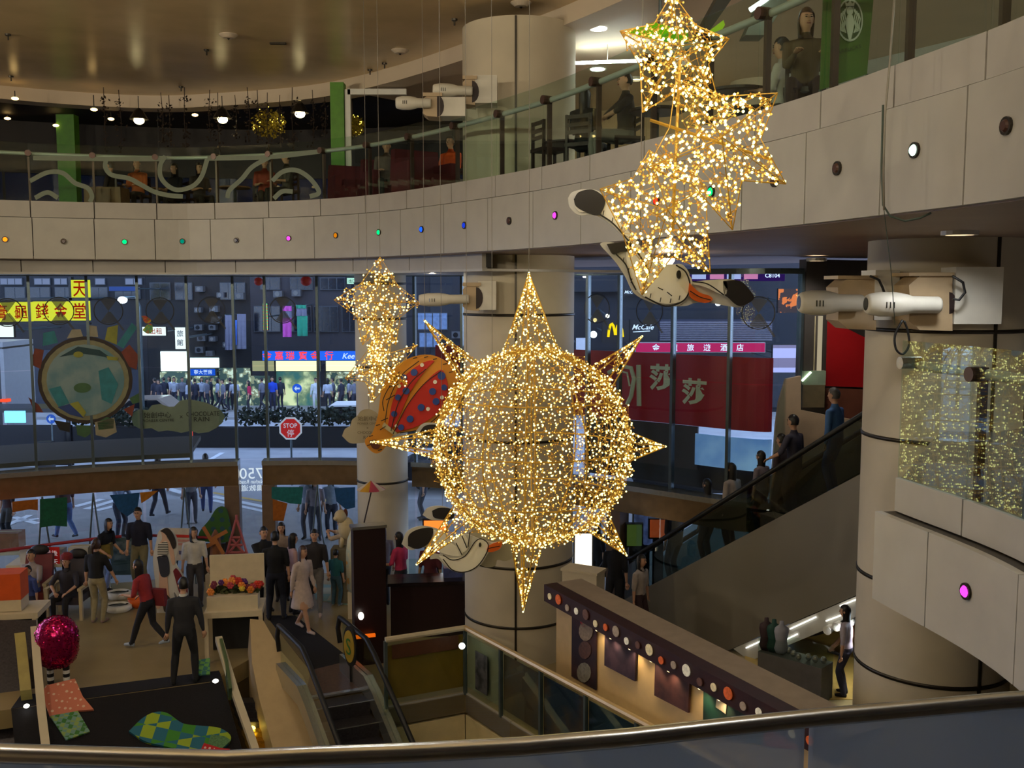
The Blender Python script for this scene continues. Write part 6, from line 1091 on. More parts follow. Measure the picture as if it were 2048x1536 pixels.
projector('dim projector in the middle of the broad column', 16.2, (838, 600), (938, 598), (925, 570, 958, 622), (956, 562, 992, 620), 13); projector('upper projector with the boxed mount nearer the column', 15.9, (866, 180), (945, 182), (925, 156, 950, 210), (946, 150, 994, 206), 13); projector('upper projector pointing over the restaurant', 15.7, (792, 206), (862, 206), (845, 190, 880, 234), (868, 194, 930, 232), 13)
# loose cables by the thick column
t = thing('loose_cable', 'grey cables drooping along the terrace front', 'cable', WY(1768, 400, 7.2)); MB().tube([WY(x, y, 7.15) for x, y in ((1790, -20), (1780, 120), (1770, 230), (1767, 340), (1768, 420))], .008, 6).build('strand', MATS['cable_grey'], t, smooth=True); MB().tube([WY(x, y, 7.2) for x, y in ((1766, 210), (1763, 330), (1766, 410), (1780, 432), (1810, 442), (1840, 436), (1862, 426))], .008, 6).build('strand', pm('cable_green', (70, 82, 74), .5), t, smooth=True); MB().tube([WY(1768, 420, 7.15), WY(1782, 540, 7.3), WY(1790, 650, 7.5)], .003, 4).build('strand', MATS['cable_green'], t)
# ================================================================== UPPER GALLERY
# green pillars
GP = pm('pillar_green', (84, 140, 34), .5, var=.12)
for x0, x1, Y, lb, h0 in ((662, 689, 22.0, 'tall lime green pillar in the restaurant', 8.05), (114, 150, 26.0, 'short lime green pillar deep in the restaurant', 8.05)):
    a = WY(x0, 300, Y); b = WY(x1, 300, Y); t = thing('green_pillar', None, None, ((a.x + b.x) / 2, Y, 8.05), kind='structure'); t['label'] = lb; MB().box(((a.x + b.x) / 2, Y + .15, 9.47), (b.x - a.x, .3, 2.84)).build('shaft', GP, t)
a = WY(696, 300, 22.0); t = thing('white_frame', None, None, (a.x, 22, 8.05), kind='structure'); t['label'] = 'white door frame beside the green pillar'; MB().box((a.x, 22.1, 9.4), (.12, .12, 2.7)).build('post', WHITE, t); b = WY(812, 190, 22.0); MB().box(((a.x + b.x) / 2, 22.1, 10.7), (b.x - a.x, .12, .12)).build('head_beam', WHITE, t)
# pendant lamps
for px, py, lb in ((278, 241, 'bright pendant lamp nearer the edge'), (445, 239, 'bright pendant lamp in the middle'), (600, 228, 'bright pendant lamp near the green pillar')):
    c = WY(px, py, 23.6); t = thing('pendant_lamp', lb + ' of the restaurant', 'lamp', c); MB().lathe([(.03, .28), (.10, .22), (.22, .02), (.205, .02), (.09, .2)], c, 18, caps=False).build('shade', pm('shade_dark', (40, 36, 32), .4, .5), t); MB().ball(c, (.12, .12, .09), 12, 8).build('bulb', em('pendant_glow', (255, 235, 170), 14, False), t); MB().tube([c + Vector((0, 0, .27)), (c.x, c.y, 10.9)], .01, 5).build('cord', BLACKM, t)
    l = bpy.data.lights.new('pendant_light', 'POINT'); l.energy = 130; l.color = (1, .74, .36); l.shadow_soft_size = .08; lo = bpy.data.objects.new('pendant_light', l); COL.objects.link(lo); lo.parent = t; lo.location = (0, 0, .02)
for px, py, Y, lb in ((30, 197, 23, 'warm spot lamp under the ceiling lip nearest the corner'), (188, 219, 23.5, 'warm spot lamp just before the first pendant'), (15, 237, 26, 'low warm spot lamp at the picture edge'), (112, 251, 26, 'low warm spot lamp above the short green pillar'), (222, 238, 25.5, 'tiny warm spot lamp beside the first pendant'), (390, 230, 25.5, 'tiny warm spot lamp between the first two pendants'), (318, 318, 26, 'warm spot lamp seen through the glass near the bowl swirl'), (440, 313, 25, 'warm spot lamp seen through the glass under the second pendant')):
    c = WY(px, py, Y); t = thing('restaurant_spot', lb, 'lamp', c, group='small warm spots in the restaurant'); MB().ball(c, (.08, .08, .035), 10, 6).build('bulb', em('spot_warm', (255, 210, 130), 7, False), t); MB().tube([c + Vector((0, 0, .03)), (c.x, c.y, 10.9)], .012, 5).build('stem', BLACKM, t)
# hanging vines with tiny lights
ORD = 'first second third fourth fifth sixth seventh eighth ninth tenth eleventh twelfth thirteenth fourteenth fifteenth sixteenth seventeenth eighteenth nineteenth twentieth'.split()
VL = pm('vine_leaf', (48, 34, 24), .8, var=.4); VG = pm('vine_gold', (150, 130, 30), .7, var=.4)
for i, px in enumerate((208, 238, 322, 338, 370, 420, 436, 470, 495, 515, 535, 560, 585, 625, 648)):
    Y = 22.6 + (i % 4) * .3; top = WY(px, 205, Y); zb = WY(px, random.uniform(268, 310), Y).z; t = thing('hanging_vine', ORD[i] + ' vine strand from the picture edge in the restaurant', 'vine', (top.x, Y, zb), group='vines hung in the restaurant'); MB().tube([(top.x, Y, 10.9), (top.x + .04 * math.sin(i), Y, (10.9 + zb) / 2), (top.x, Y, zb)], .008, 4).build('stem', VL, t); M = MB()
    for q in range(46): z_ = random.uniform(zb, 10.7); p = Vector((top.x + random.gauss(0, .05), Y + random.gauss(0, .05), z_)); a = Vector(rng.normal(size=3)).normalized() * .04; b = a.orthogonal().normalized() * .022; M.add([p - a, p + b, p + a, p - b], [(0, 1, 2, 3)])
    M.build('leaves', VL, t)['kind'] = 'stuff'
for px, py, r_, lb in ((537, 248, .42, 'yellow lit bush hanging near the third pendant lamp'), (705, 252, .30, 'yellow lit foliage beside the white frame')):
    c = WY(px, py, 24.0); t = thing('lit_foliage', lb, 'plant', (c.x, c.y, c.z - r_)); M = leafy('', '', '', [((c.x, c.y, c.z), (r_, r_, r_ * .8))], None, .05, 420); M.build('leaves', VG, t)['kind'] = 'stuff'; MB().tube([(c.x, c.y, c.z - r_), (c.x, c.y, 10.9)], .015, 5).build('stem', VL, t); M = MB()
    for q in range(40): v = Vector(rng.normal(size=3)).normalized() * r_ * rng.random() ** .3; M.ball(c + v, .012, 4, 3)
    M.build('fairy_lights', em('foliage_spark', (255, 225, 90), 3, False), t)['kind'] = 'stuff'
# furniture
RSO = pm('sofa_red', (92, 14, 22), .7, var=.12); WOODL = pm('wood_light', (120, 86, 50), .5, var=.2)
def sofa(label, px, py, Y, wd, rz=0.0):
    c = WY(px, py, Y); t = thing('sofa', label, 'sofa', (c.x, Y, 8.05), rz); 
    for nm, cc, dd in (('seat', (0, 0, .25), (wd, .7, .42)), ('backrest', (0, .34, .62), (wd, .16, .62)), ('armrest', (-wd / 2 + .06, 0, .42), (.14, .7, .5)), ('armrest', (wd / 2 - .06, 0, .42), (.14, .7, .5))): M = MB(); M.box(cc, dd, taper=.94 if nm != 'seat' else 1); M.build(nm, RSO, t, local=True)
    return t
sofa('dark red sofa beside the green pillar', 712, 350, 20.6, 1.0, .4); sofa('dark red sofa in the middle of the row behind glass', 778, 340, 19.7, .9, .5); sofa('dark red sofa nearest the broad column', 848, 325, 18.3, .95, .6)
c = WY(210, 385, 20.9); t = thing('wooden_cabinet', 'low wooden cabinet behind the frosted swirl', 'cabinet', (c.x, c.y, 8.05)); MB().box((c.x, c.y + .1, 8.3), (.75, .5, .5)).build('body', WOODL, t); MB().box((c.x, c.y - .16, 8.3), (.36, .02, .42)).build('door', pm('wood_mid', (104, 72, 42), .5, var=.2), t)
def cafe_table(label, x, y, rz=0.0, mt=DARKWOOD):
    t = thing('cafe_table', label, 'table', (x, y, 8.05), rz); M = MB(); M.lathe([(.34, .70), (.36, .71), (.36, .74), (.0, .745)], (0, 0, 0), 20); M.build('top', mt, t, local=True); M = MB(); M.tube([(0, 0, .03), (0, 0, .71)], .035, 8); M.build('pedestal', BLACKM, t, local=True); M = MB(); M.lathe([(.22, 0), (.2, .03), (.0, .035)], (0, 0, 0), 16); M.build('base', BLACKM, t, local=True); return t
def cafe_chair(label, x, y, rz, mt=DARKWOOD):
    t = thing('cafe_chair', label, 'chair', (x, y, 8.05), rz); M = MB(); M.box((0, 0, .45), (.42, .42, .05)); M.build('seat', mt, t, local=True)
    for sx_ in (-.18, .18):
        for sy_ in (-.18, .18): M = MB(); M.box((sx_, sy_, .21 if sy_ < 0 else .43), (.04, .04, .43 if sy_ < 0 else .87)); M.build('leg', mt, t, local=True)
    for z_ in (.62, .72, .83): M = MB(); M.box((0, .19, z_), (.36, .025, .055)); M.build('back_slat', mt, t, local=True)
    return t
def up(px, py, Y, off_=None):
    if px < 1090 or px > 1700: c = WY(px, py, Y); return c.x, Y
    q = UC.off(far_hit(px, off_ or .9), off_ or .9, 0); return q.x, q.y
cafe_chair('empty dark wooden chair at the terrace end', *up(1098, 275, 13.6, .6), 2.0); cafe_table('round dark table between the terrace guests', *up(1130, 260, 13.9, 1.5)); cafe_chair('dark chair under the guest seen from behind', *up(1166, 260, 13.0, .75), 2.6); cafe_chair('dark chair under the seated man in grey', *up(1248, 240, 12.6, .95), 4.9); cafe_table('round dark table hidden behind the light star', *up(1310, 230, 12.2, 1.0)); cafe_table('round table behind the stars near the two women', *up(1470, 160, 11.2, 1.2)); cafe_chair('dark chair under the woman in brown', *up(1604, 150, 10.4, 1.0), 6.0); cafe_chair('dark chair under the guest in white', *up(1556, 140, 11.0, 1.5), 4.2)
cafe_table('small table deep in the restaurant near the bowl swirl', *up(300, 380, 23.5), mt=WOODL); cafe_table('small table deep in the restaurant under the second lamp', *up(470, 380, 23.2), mt=WOODL); cafe_table('small table beside the red sofas', *up(745, 350, 21.3))
# green banner with the round coffee emblem
D = 9.4; t = thing('coffee_banner', 'green banner with a white round coffee emblem behind the glass', 'banner', (WY(1700, 150, D).x, D, 8.05)); M = MB(); M.prism([WY(x, y, D) for x, y in ((1648, -40), (1752, -60), (1734, 148), (1640, 180))], (0, .02, 0)); M.build('sheet', pm('banner_green', (70, 104, 26), .6, var=.08), t)
c = WY(1700, 42, D - .03); EM = pm('emblem_white', (190, 196, 180), .6, var=0); EG = pm('emblem_green', (46, 72, 26), .6, var=0)
def ep2(x, y, k=.03): return WY(x, y, D - k)
M = MB(); M.prism([ep2(1700 + 25 * math.cos(a), 40 + 42 * math.sin(a), .02) for a in np.linspace(0, 2 * math.pi, 30)[:-1]], (0, .006, 0)); M.build('emblem_disc', EG, t)
for rr, mt, kk in ((1.0, EM, .022), (.90, EG, .026)):
    M = MB(); M.prism([ep2(1700 + 26 * rr * math.cos(a), 40 + 43 * rr * math.sin(a), kk) for a in np.linspace(0, 2 * math.pi, 30)[:-1]], (0, .004, 0)); M.build('emblem_ring', mt, t)
for pts in (circ(1700, 22, 6.5, 9, 14), [(1692, 12), (1690, 3), (1696, 7), (1700, -1), (1704, 7), (1710, 3), (1708, 12)], [(1695, 30), (1705, 30), (1709, 46), (1706, 62), (1702, 80), (1698, 80), (1694, 62), (1691, 46)]): M = MB(); M.prism([ep2(x, y, .034) for x, y in pts], (0, .005, 0)); M.build('emblem_figure', EM, t)
for sg in (-1, 1):
    for j in range(4): M = MB(); M.tube([ep2(1700 + sg * (6 + 3.6 * j), 14 + 4 * j), ep2(1700 + sg * (11 + 3.2 * j), 26 + 4 * j), ep2(1700 + sg * (8 + 3.4 * j), 40 + 3 * j), ep2(1700 + sg * (12 + 2.4 * j), 54 + 2 * j), ep2(1700 + sg * (8 + 2 * j), 66 - j)], .006, 4); M.build('emblem_wave', EM, t)
M = MB(); letters(M, 'STARBUCKS', ep2(1693, 100), ep2(1720, 92) - ep2(1666, 108), uz, width=58 * D / FPX); M.build('lettering', pm('banner_ink', (24, 40, 12), .6, var=0), t); MB().tube([ep2(1640, 180, -.03), (ep2(1640, 180, -.03).x, D + .03, 8.05)], .015, 6).build('stand_leg', MULL, t); MB().tube([ep2(1734, 148, -.03), (ep2(1734, 148, -.03).x, D + .03, 8.05)], .015, 6).build('stand_leg', MULL, t)
# terrace ceiling lights, upper escalator, lime sign
MB_ = thing('ceiling_strip', 'thin bright light strip in the terrace ceiling', 'lamp', WY(1215, 126, 22)); M = MB(); M.tube([WY(1152, 126, 18.9), WY(1290, 121, 18.3)], .03, 6); M.build('tube', em('strip_tube', (240, 250, 235), 40), MB_); p_ = WY(1215, 124, 18.6); MB().tube([p_, (p_.x, p_.y, 10.9)], .01, 5).build('hanger', WHITE, MB_)
for px, py, Y, lb in ((1195, 140, 21.5, 'round white downlight below the light strip'), (1197, 59, 15.5, 'small white downlight near the top star'), (915, 139, 19.2, 'white ceiling light above the upper projectors')):
    c = WZ(px, py, 10.86); t = thing('terrace_downlight', lb, 'lamp', c); MB().lathe([(.0, 0), (.14, 0), (.15, .03)], c, 16, caps=False).build('lens', em('downlight_cool', (240, 250, 235), 8), t); MB().tube([c + Vector((0, 0, .02)), (c.x, c.y, max(c.z + .05, 10.86))], .03, 6).build('stem', WHITE, t)
D = 11.5; t = thing('upper_escalator', 'dark underside of an escalator rising above the terrace', 'escalator', WY(1440, 120, D)); M = MB(); M.prism([WY(x, y, D) for x, y in ((1395, 70), (1420, 60), (1490, -40), (1455, -40))], (0, .8, 0)); M.build('truss', pm('truss_dark', (30, 34, 26), .5), t); M = MB(); M.prism([WY(x, y, D) for x, y in ((1418, 62), (1440, 66), (1450, 50), (1447, 40))], (0, .6, 0)); M.build('green_edge', pm('lime_edge', (150, 200, 20), .5, emit=(150, 200, 20), estr=.35), t); MB().tube([WY(1500, 20, D), WY(1530, 0, D), WY(1560, -24, D)], .03, 6).build('light_strip', em('strip_cool', (235, 250, 240), 6), t); M = MB(); M.prism([WY(x, y, D + .3) for x, y in ((1490, 70), (1530, 70), (1600, -40), (1540, -40))], (0, .3, 0)); M.build('side_panel', pm('truss_pale', (110, 118, 108), .5), t)
D = 12.5; t = thing('lime_sign', 'glowing lime green panel behind the top star', 'sign', WY(1320, 80, D)); M = MB(); M.prism([WY(x, y, D) for x, y in ((1252, 62), (1310, 45), (1375, 62), (1378, 82), (1320, 82))], (0, .06, 0)); M.build('face', em('lime_glow', (110, 190, 20), .7), t); MB().tube([WY(1320, 50, D + .03), (WY(1320, 50, D).x, D + .03, 10.88)], .02, 6).build('hanger', MULL, t)
# sprinklers and speakers in the ceiling
SPC = ['dark sprinkler head at the top corner of the ceiling', 'dark sprinkler head between the two upper pendant reflections', 'dark sprinkler head near the ceiling lip at the picture edge', 'dark sprinkler head high above the upper projectors', 'flat dark vent slot in the oval ceiling', 'dark sprinkler head near the second pendant reflection', 'dark sprinkler head close above the lip near the white frame', 'second sprinkler head close above the lip near the white frame', 'dark sprinkler head above the top of the broad column', 'dark sprinkler head next to the broad column top', 'dark sprinkler head beside the top fairy light star', 'round pale detector above the second pendant', 'round pale detector above the white frame', 'round pale detector at the top edge above the column']
for n_, (px, py, kind) in enumerate(((16, 68, 's'), (413, 99, 's'), (22, 152, 's'), (909, 38, 's'), (556, 85, 'g'), (362, 173, 's'), (769, 126, 's'), (740, 139, 's'), (1079, 71, 's'), (1040, 84, 's'), (1218, 18, 's'), (457, 69, 'd'), (800, 100, 'd'), (1042, 5, 'd'))):
    c = WZ(px, py, 11.1); ND = ('', 'the pendant reflections', 'the broad column', 'the top edge'); cs = SPC[n_]
    t = thing('ceiling_sprinkler' if kind != 'd' else 'ceiling_detector', cs, {'s': 'sprinkler', 'g': 'vent', 'd': 'detector'}[kind], (c.x, c.y, 11.0), group={'s': 'sprinklers in the ceiling', 'd': 'detectors in the ceiling', 'g': None}[kind])
    if kind == 'd': MB().lathe([(.0, 11.03), (.10, 11.035), (.17, 11.09), (.17, 11.1)], (c.x, c.y, 0), 20, caps=False).build('disc', CEILW, t); MB().lathe([(.0, 11.0), (.03, 11.03)], (c.x, c.y, 0), 10, caps=False).build('sensor', BAND, t)
    elif kind == 'g': MB().box((c.x, c.y, 11.08), (.3, .08, .03)).build('slot', BAND, t)
    else: MB().lathe([(.05, 11.07), (.055, 11.1)], (c.x, c.y, 0), 10).build('plate', BAND, t); MB().tube([(c.x, c.y, 11.08), (c.x, c.y, 10.99)], .015, 6).build('nozzle', BAND, t)
# ================================================================== PEOPLE
SKIN = pm('skin', (196, 150, 120), .55, var=.04); EYEM = pm('eye_dark', (24, 18, 16), .3, var=0); LIP = pm('lip', (150, 80, 76), .5, var=0)
HAIR = {'black': pm('hair_black', (20, 16, 16), .45, var=.2, scale=40), 'brown': pm('hair_brown', (58, 34, 24), .45, var=.2, scale=40), 'grey': pm('hair_grey', (70, 66, 64), .5, var=.2, scale=40)}
def clothm(c): return pm('cloth_%d_%d_%d' % tuple(c), c, .85, var=.10, scale=14)
def ik(a, b, l1, l2, pole):
    d = b - a; L = min(max(d.length, 1e-4), (l1 + l2) * .999); u = d.normalized(); x = (l1 * l1 - l2 * l2 + L * L) / (2 * L); h = math.sqrt(max(0, l1 * l1 - x * x))
    p = Vector(pole) - u * Vector(pole).dot(u); p = p.normalized() if p.length > 1e-5 else u.orthogonal().normalized(); return a + u * x + p * h, a + u * L
def body_mesh(feet, hands, hipz, lean, head_turn, style, top, bottom, shoe, sleeve, legwear, build=1.0):
    """one continuous remeshed figure facing +Y; returns mesh data and the head centre"""
    pel = Vector((0, 0, hipz)); lx, ly = lean; ch = pel + Vector((lx, ly, .42)) if True else None; ch = pel + Vector((lx, ly, math.sqrt(max(.04, .42 ** 2 - lx * lx - ly * ly)))); up = (ch - pel).normalized(); nk = ch + up * .13; hd = nk + Vector((lx * .2, ly * .25 + .02, .155))
    M = MB(); segs = []           # (a, b, region)
    def ring(c, ax, rx, ry, n=14):
        ax = ax.normalized(); sx_ = Vector((1, 0, 0)) - ax * ax.x; sx_.normalize(); sy_ = ax.cross(sx_); return [c + sx_ * (rx * math.cos(2 * math.pi * k / n)) + sy_ * (ry * math.sin(2 * math.pi * k / n)) for k in range(n)]
    b_ = build; tor = [(-.10, .10, .085), (-.05, .155, .11), (.03, .165 * b_, .115 * b_), (.14, .142 * b_, .105 * b_), (.26, .158 * b_, .115 * b_), (.38, .178 * b_, .115 * b_), (.46, .165, .095), (.515, .085, .07), (.55, .052, .055), (.60, .048, .05)]
    M.loft([ring(pel + up * z, up, rx, ry) for z, rx, ry in tor]); segs += [(pel - up * .08, pel + up * .02, 'hip'), (pel + up * .05, ch + up * .06, 'torso'), (nk + up * .02, hd, 'head')]
    sx_ = Vector((1, 0, 0))
    ends = {}
    for i, sg in enumerate((-1, 1)):
        hip = pel + Vector((sg * .088, 0, -.03)); ft = Vector(feet[i][:3]); ank = ft + Vector((0, 0, .075)); kn, ank = ik(hip, ank, .425, .42, (sg * .12, 1, .25)); kt = .012 if legwear == 'trousers' else 0
        M.tube([hip, hip.lerp(kn, .35), kn, kn.lerp(ank, .3), ank], [.082 + kt, .076 + kt, .052 + kt, .054 + kt, .036 + kt], 10)
        yaw = feet[i][3] if len(feet[i]) > 3 else sg * .0; fd = Vector((math.sin(yaw), math.cos(yaw), 0)); fp_ = feet[i][4] if len(feet[i]) > 4 else 0.0; toe = ank + fd * .17 + Vector((0, 0, -.04 - fp_)); heel = ank - fd * .05 + Vector((0, 0, -.035))
        M.tube([heel, ank.lerp(toe, .35) + Vector((0, 0, -.012)), toe], [.036, .042, .03], 8); reg = 'leg'
        segs += [(hip, kn, 'thigh'), (kn, ank, 'calf'), (heel, toe, 'foot')]
        sh = ch + sx_ * (sg * .185 * b_) + up * .035; hnd = Vector(hands[i][:3]); el, wr = ik(sh, hnd, .285, .25, hands[i][3] if len(hands[i]) > 3 else (sg * .35, -1, -.2)); at = .012
        M.tube([ch + sx_ * sg * .10 + up * .04, sh, sh.lerp(el, .5), el], [.06, .055 + at * .4, .046 + at, .040 + at], 10); M.tube([el, el.lerp(wr, .4), wr], [.038 + (at if sleeve == 'long' else 0), .036 + (at if sleeve == 'long' else 0), .026], 10)
        segs += [(sh, el, 'upperarm'), (el, wr, 'forearm')]; ends[sg] = (el, wr)
    if style in ('skirt', 'dress'):
        M.loft([ring(pel + Vector((0, 0, z)), Vector((0, 0, 1)), rx, ry) for z, rx, ry in ((-.42, .25, .22), (-.2, .215, .18), (.02, .17, .125))]); segs.append((pel + Vector((0, 0, -.38)), pel, 'skirt'))
    M.ball(hd, (.074, .092, .112), 14, 10); M.ball(hd + Vector((0, .03, -.06)), (.05, .05, .055), 10, 8)
    me = bpy.data.meshes.new('tmp'); me.from_pydata([tuple(v) for v in M.v], [], M.f); o = bpy.data.objects.new('tmp', me); COL.objects.link(o)
    rm = o.modifiers.new('r', 'REMESH'); rm.mode = 'VOXEL'; rm.voxel_size = .019; sm = o.modifiers.new('s', 'SMOOTH'); sm.iterations = 3; sm.factor = .5
    dg = bpy.context.evaluated_depsgraph_get(); em_ = bpy.data.meshes.new_from_object(o.evaluated_get(dg)); bpy.data.objects.remove(o); bpy.data.meshes.remove(me)
    V = np.empty(len(em_.vertices) * 3); em_.vertices.foreach_get('co', V); V = V.reshape(-1, 3); LI = np.empty(len(em_.loops), dtype=np.int32); em_.loops.foreach_get('vertex_index', LI); LI = LI.reshape(-1, 4); F = [tuple(f) for f in LI.tolist()]; bpy.data.meshes.remove(em_)
    C = V[LI].mean(1); best = np.full(len(C), 9.); lab = np.zeros(len(C), int); names = [s_[2] for s_ in segs]
    rad = {'hip': .15, 'torso': .15, 'head': .095, 'thigh': .085, 'calf': .05, 'foot': .04, 'upperarm': .052, 'forearm': .036, 'skirt': .21}
    for i, (a, b, nm) in enumerate(segs):
        a, b = np.array(a), np.array(b); ab = b - a; tt = np.clip(((C - a) @ ab) / max(1e-9, ab @ ab), 0, 1); d = np.linalg.norm(C - a - tt[:, None] * ab, axis=1) - rad[nm]; k = d < best; best[k] = d[k]; lab[k] = i
    MI = {'head': 0, 'torso': 1, 'upperarm': 0 if sleeve == 'none' else 1, 'forearm': 1 if sleeve == 'long' else 0, 'hip': 2, 'thigh': 2, 'calf': 2 if legwear == 'trousers' else 0, 'foot': 3, 'skirt': 2}
    if legwear in ('bare',): MI['thigh'] = 0
    if style == 'dress': MI['hip'] = 1; MI['skirt'] = 1; MI['thigh'] = 0
    if style == 'jacket': MI['hip'] = 1
    mi = [MI[names[i]] for i in lab]
    # neck of the garment, hands, face
    H = MB(); H.v = V.tolist(); H.f = F; H.m = mi
    for sg in (-1, 1):
        el, wr = ends[sg]; u = (wr - el).normalized(); a = u.orthogonal().normalized() if abs(u.z) > .95 else u.cross(Vector((0, 0, 1))).normalized(); palmn = u.cross(a); pe = wr + u * .075
        H.tube([wr - u * .015, wr + u * .03, pe], [.024, .036, .036], 8, 0, flat=.45)
        for j, (off_, ln) in enumerate(((-.027, .055), (-.009, .068), (.009, .064), (.026, .050))):
            q = pe - u * .01 + a * off_; H.tube([q, q + u * ln * .5 + palmn * .006, q + u * ln * .85 + palmn * .028 * (1 if sg > 0 else 1)], [.009, .0085, .006], 5, 0)
        q = wr + u * .02 - a * .03 * (1 if sg > 0 else -1); H.tube([q, q + u * .035 - a * .02 * (1 if sg > 0 else -1), q + u * .06 - a * .018 * (1 if sg > 0 else -1) + palmn * .01], [.011, .010, .007], 5, 0)
    n0 = len(H.v); Ry = Matrix.Rotation(head_turn, 3, 'Z'); F_ = MB()
    F_.add([(-.014, .088, -.03), (.014, .088, -.03), (0, .112, -.026), (0, .09, .012)], [(0, 1, 2), (0, 2, 3), (2, 1, 3), (1, 0, 3)], 0)
    for sg in (-1, 1): F_.ball((sg * .028, .084, .012), (.013, .008, .007), 8, 5, 4); F_.ball((sg * .076, -.004, -.004), (.012, .022, .032), 8, 6, 0); F_.box((sg * .028, .086, .032), (.028, .008, .006), 0, 4)
    F_.box((0, .086, -.052), (.042, .012, .010), 0, 5); H.add([hd + Ry @ Vector(v) for v in F_.v], [], 0); H.f += [tuple(n0 + i for i in f) for f in F_.f]; H.m += F_.m
    return H, hd, Ry
def hair_mesh(hd, Ry, kind):
    M = MB(); seg, ring_ = 20, 14; V = []; keep = []
    for i in range(ring_ + 1):
        ph = math.pi * i / ring_
        for k in range(seg):
            th = 2 * math.pi * k / seg; x, y, z = math.sin(ph) * math.cos(th), math.sin(ph) * math.sin(th), math.cos(ph); w_ = 1.0 + .05 * math.sin(3 * th + i)
            px_, py_, pz = x * .086 * w_, y * .104 * w_ - .006, z * .126 + .006
            if kind != 'short' and z < 0: k_ = {'bob': .09, 'long': .26, 'tail': .06}[kind]; s_ = math.sqrt(max(.05, 1 - z * z)); px_ = x / s_ * .088 * (1 - .15 * -z); py_ = y / s_ * .10 * (1 - .1 * -z) - .012; pz = .006 + z * (.126 + k_)
            V.append((px_, py_, pz)); keep.append((y, z, x))
    F = []
    for i in range(ring_):
        for k in range(seg):
            q = (i * seg + k, i * seg + (k + 1) % seg, (i + 1) * seg + (k + 1) % seg, (i + 1) * seg + k); y = sum(keep[j][0] for j in q) / 4; z = sum(keep[j][1] for j in q) / 4; x = abs(sum(keep[j][2] for j in q) / 4)
            if y > .28 and z < .42: continue
            if y > .0 and z < .12 and kind in ('short', 'tail'): continue
            if kind in ('short', 'tail') and z < -.45: continue
            F.append(q)
    M.add([hd + Ry @ Vector(v) for v in V], F)
    if kind == 'tail': M.tube([hd + Ry @ Vector((0, -.09, .05)), hd + Ry @ Vector((0, -.15, 0)), hd + Ry @ Vector((0, -.14, -.16))], [.03, .035, .012], 8)
    return M
NP = [0]
def person(label, loc, face, h=1.68, feet=None, hands=None, hipz=.92, lean=(0, .02), head=0.0, style='', top=(40, 40, 46), bottom=(40, 42, 52), shoe=(40, 36, 36), sleeve='short', legwear='trousers', hair='short', hcol='black', build=1.0, extra=None, group=None):
    """face: heading in degrees, 0 = away from the viewer, 180 = towards, 90 = to the picture's left"""
    feet = feet or [(-.10, .0, 0, -.15), (.10, .02, 0, .15)]; hands = hands or [(-.26, .04, .82), (.26, .04, .82)]
    t = thing('person', label, 'person', loc, math.radians(face), group=group); k = h / 1.70; t.scale = (k, k, k)
    H, hd, Ry = body_mesh(feet, hands, hipz, lean, head, style, top, bottom, shoe, sleeve, legwear, build)
    H.build('body', [SKIN, clothm(top), clothm(bottom), clothm(shoe), EYEM, LIP], t, smooth=True, local=True)
    if hair: hair_mesh(hd, Ry, hair).build('hair', HAIR[hcol], t, smooth=True, local=True)
    if extra: extra(t)
    return t
def bag(pos, dims, col, strap=None):
    def f(t):
        M = MB(); M.box(pos, dims, 0, 0, .85); o = M.build('bag', clothm(col), t, local=True)
        if strap: M = MB(); M.tube(strap, .012, 6); M.build('strap', clothm(col), t, local=True)
    return f
def glasses(t):
    M = MB()
    for sg in (-1, 1): M.tube([(sg * .03 + .022 * math.cos(a), .125 + .02, 1.648 + .018 * math.sin(a)) for a in np.linspace(0, 6.283, 13)], .003, 4)
    M.tube([(-.01, .145, 1.65), (.01, .145, 1.65)], .003, 4); M.build('glasses', BLACKM, t, local=True)
WALKL = [(-.09, .30, .0, 0, .0), (.09, -.26, .08, 0, .05)]; WALKR = [(-.09, -.26, .08, 0, .05), (.09, .30, 0, 0, 0)]
SIT = dict(feet=[(-.12, .42, 0), (.12, .42, 0)], hipz=.50, hands=[(-.12, .32, .62, (-.8, -.3, 0)), (.12, .32, .62, (.8, -.3, 0))], lean=(0, .0))
# ---- on the tiles
person('man in a dark suit seen from behind on the tiles', G(372, 1368), 12, 1.74, feet=[(-.19, -.02, 0, -.3), (.15, .02, 0, .3)], top=(38, 38, 44), bottom=(22, 22, 26), shoe=(14, 14, 16), sleeve='long', head=.5, hands=[(-.27, .02, .83), (.30, .03, .80)], build=1.08, style='jacket', extra=lambda t: MB().lathe([(.062, 1.455), (.066, 1.50)], (0, .01, 0), 14, caps=False).build('collar', WHITE, t, local=True))
person('woman in red walking past the standee', G(298, 1296), 78, 1.60, feet=[(-.08, .32, 0, 0), (.08, -.34, .10, 0, .06)], top=(150, 40, 44), bottom=(26, 26, 32), shoe=(150, 160, 175), hair='long', hands=[(-.2, .36, 1.08), (.22, .30, .95)], lean=(0, .10), extra=bag((.22, -.10, .95), (.12, .34, .32), (120, 34, 40)))
person('woman in a black shirt and beige trousers standing by the massagers', G(196, 1246), -8, 1.62, top=(18, 18, 22), bottom=(150, 138, 104), shoe=(150, 120, 112), hair='tail', hcol='brown', hands=[(-.26, .06, .84), (.34, .16, .86)])
c = G(141, 1232); person('woman seated in the massage chair wearing a red banded cap', (c.x, c.y - .08, 0), 180, 1.60, top=(48, 44, 52), bottom=(26, 24, 30), hair='bob', extra=lambda t: MB().lathe([(.10, 0), (.125, .02), (.12, .10), (.06, .15), (.0, .155)], (0, -.02, 1.24), 16).build('cap', pm('cap_red', (120, 26, 30), .7, var=.3, scale=30), t, local=True), **SIT)
person('man with glasses in a navy shirt behind the poster boards', G(283, 1178), 178, 1.76, top=(24, 26, 46), bottom=(120, 112, 84), head=.1, build=1.08, extra=glasses)
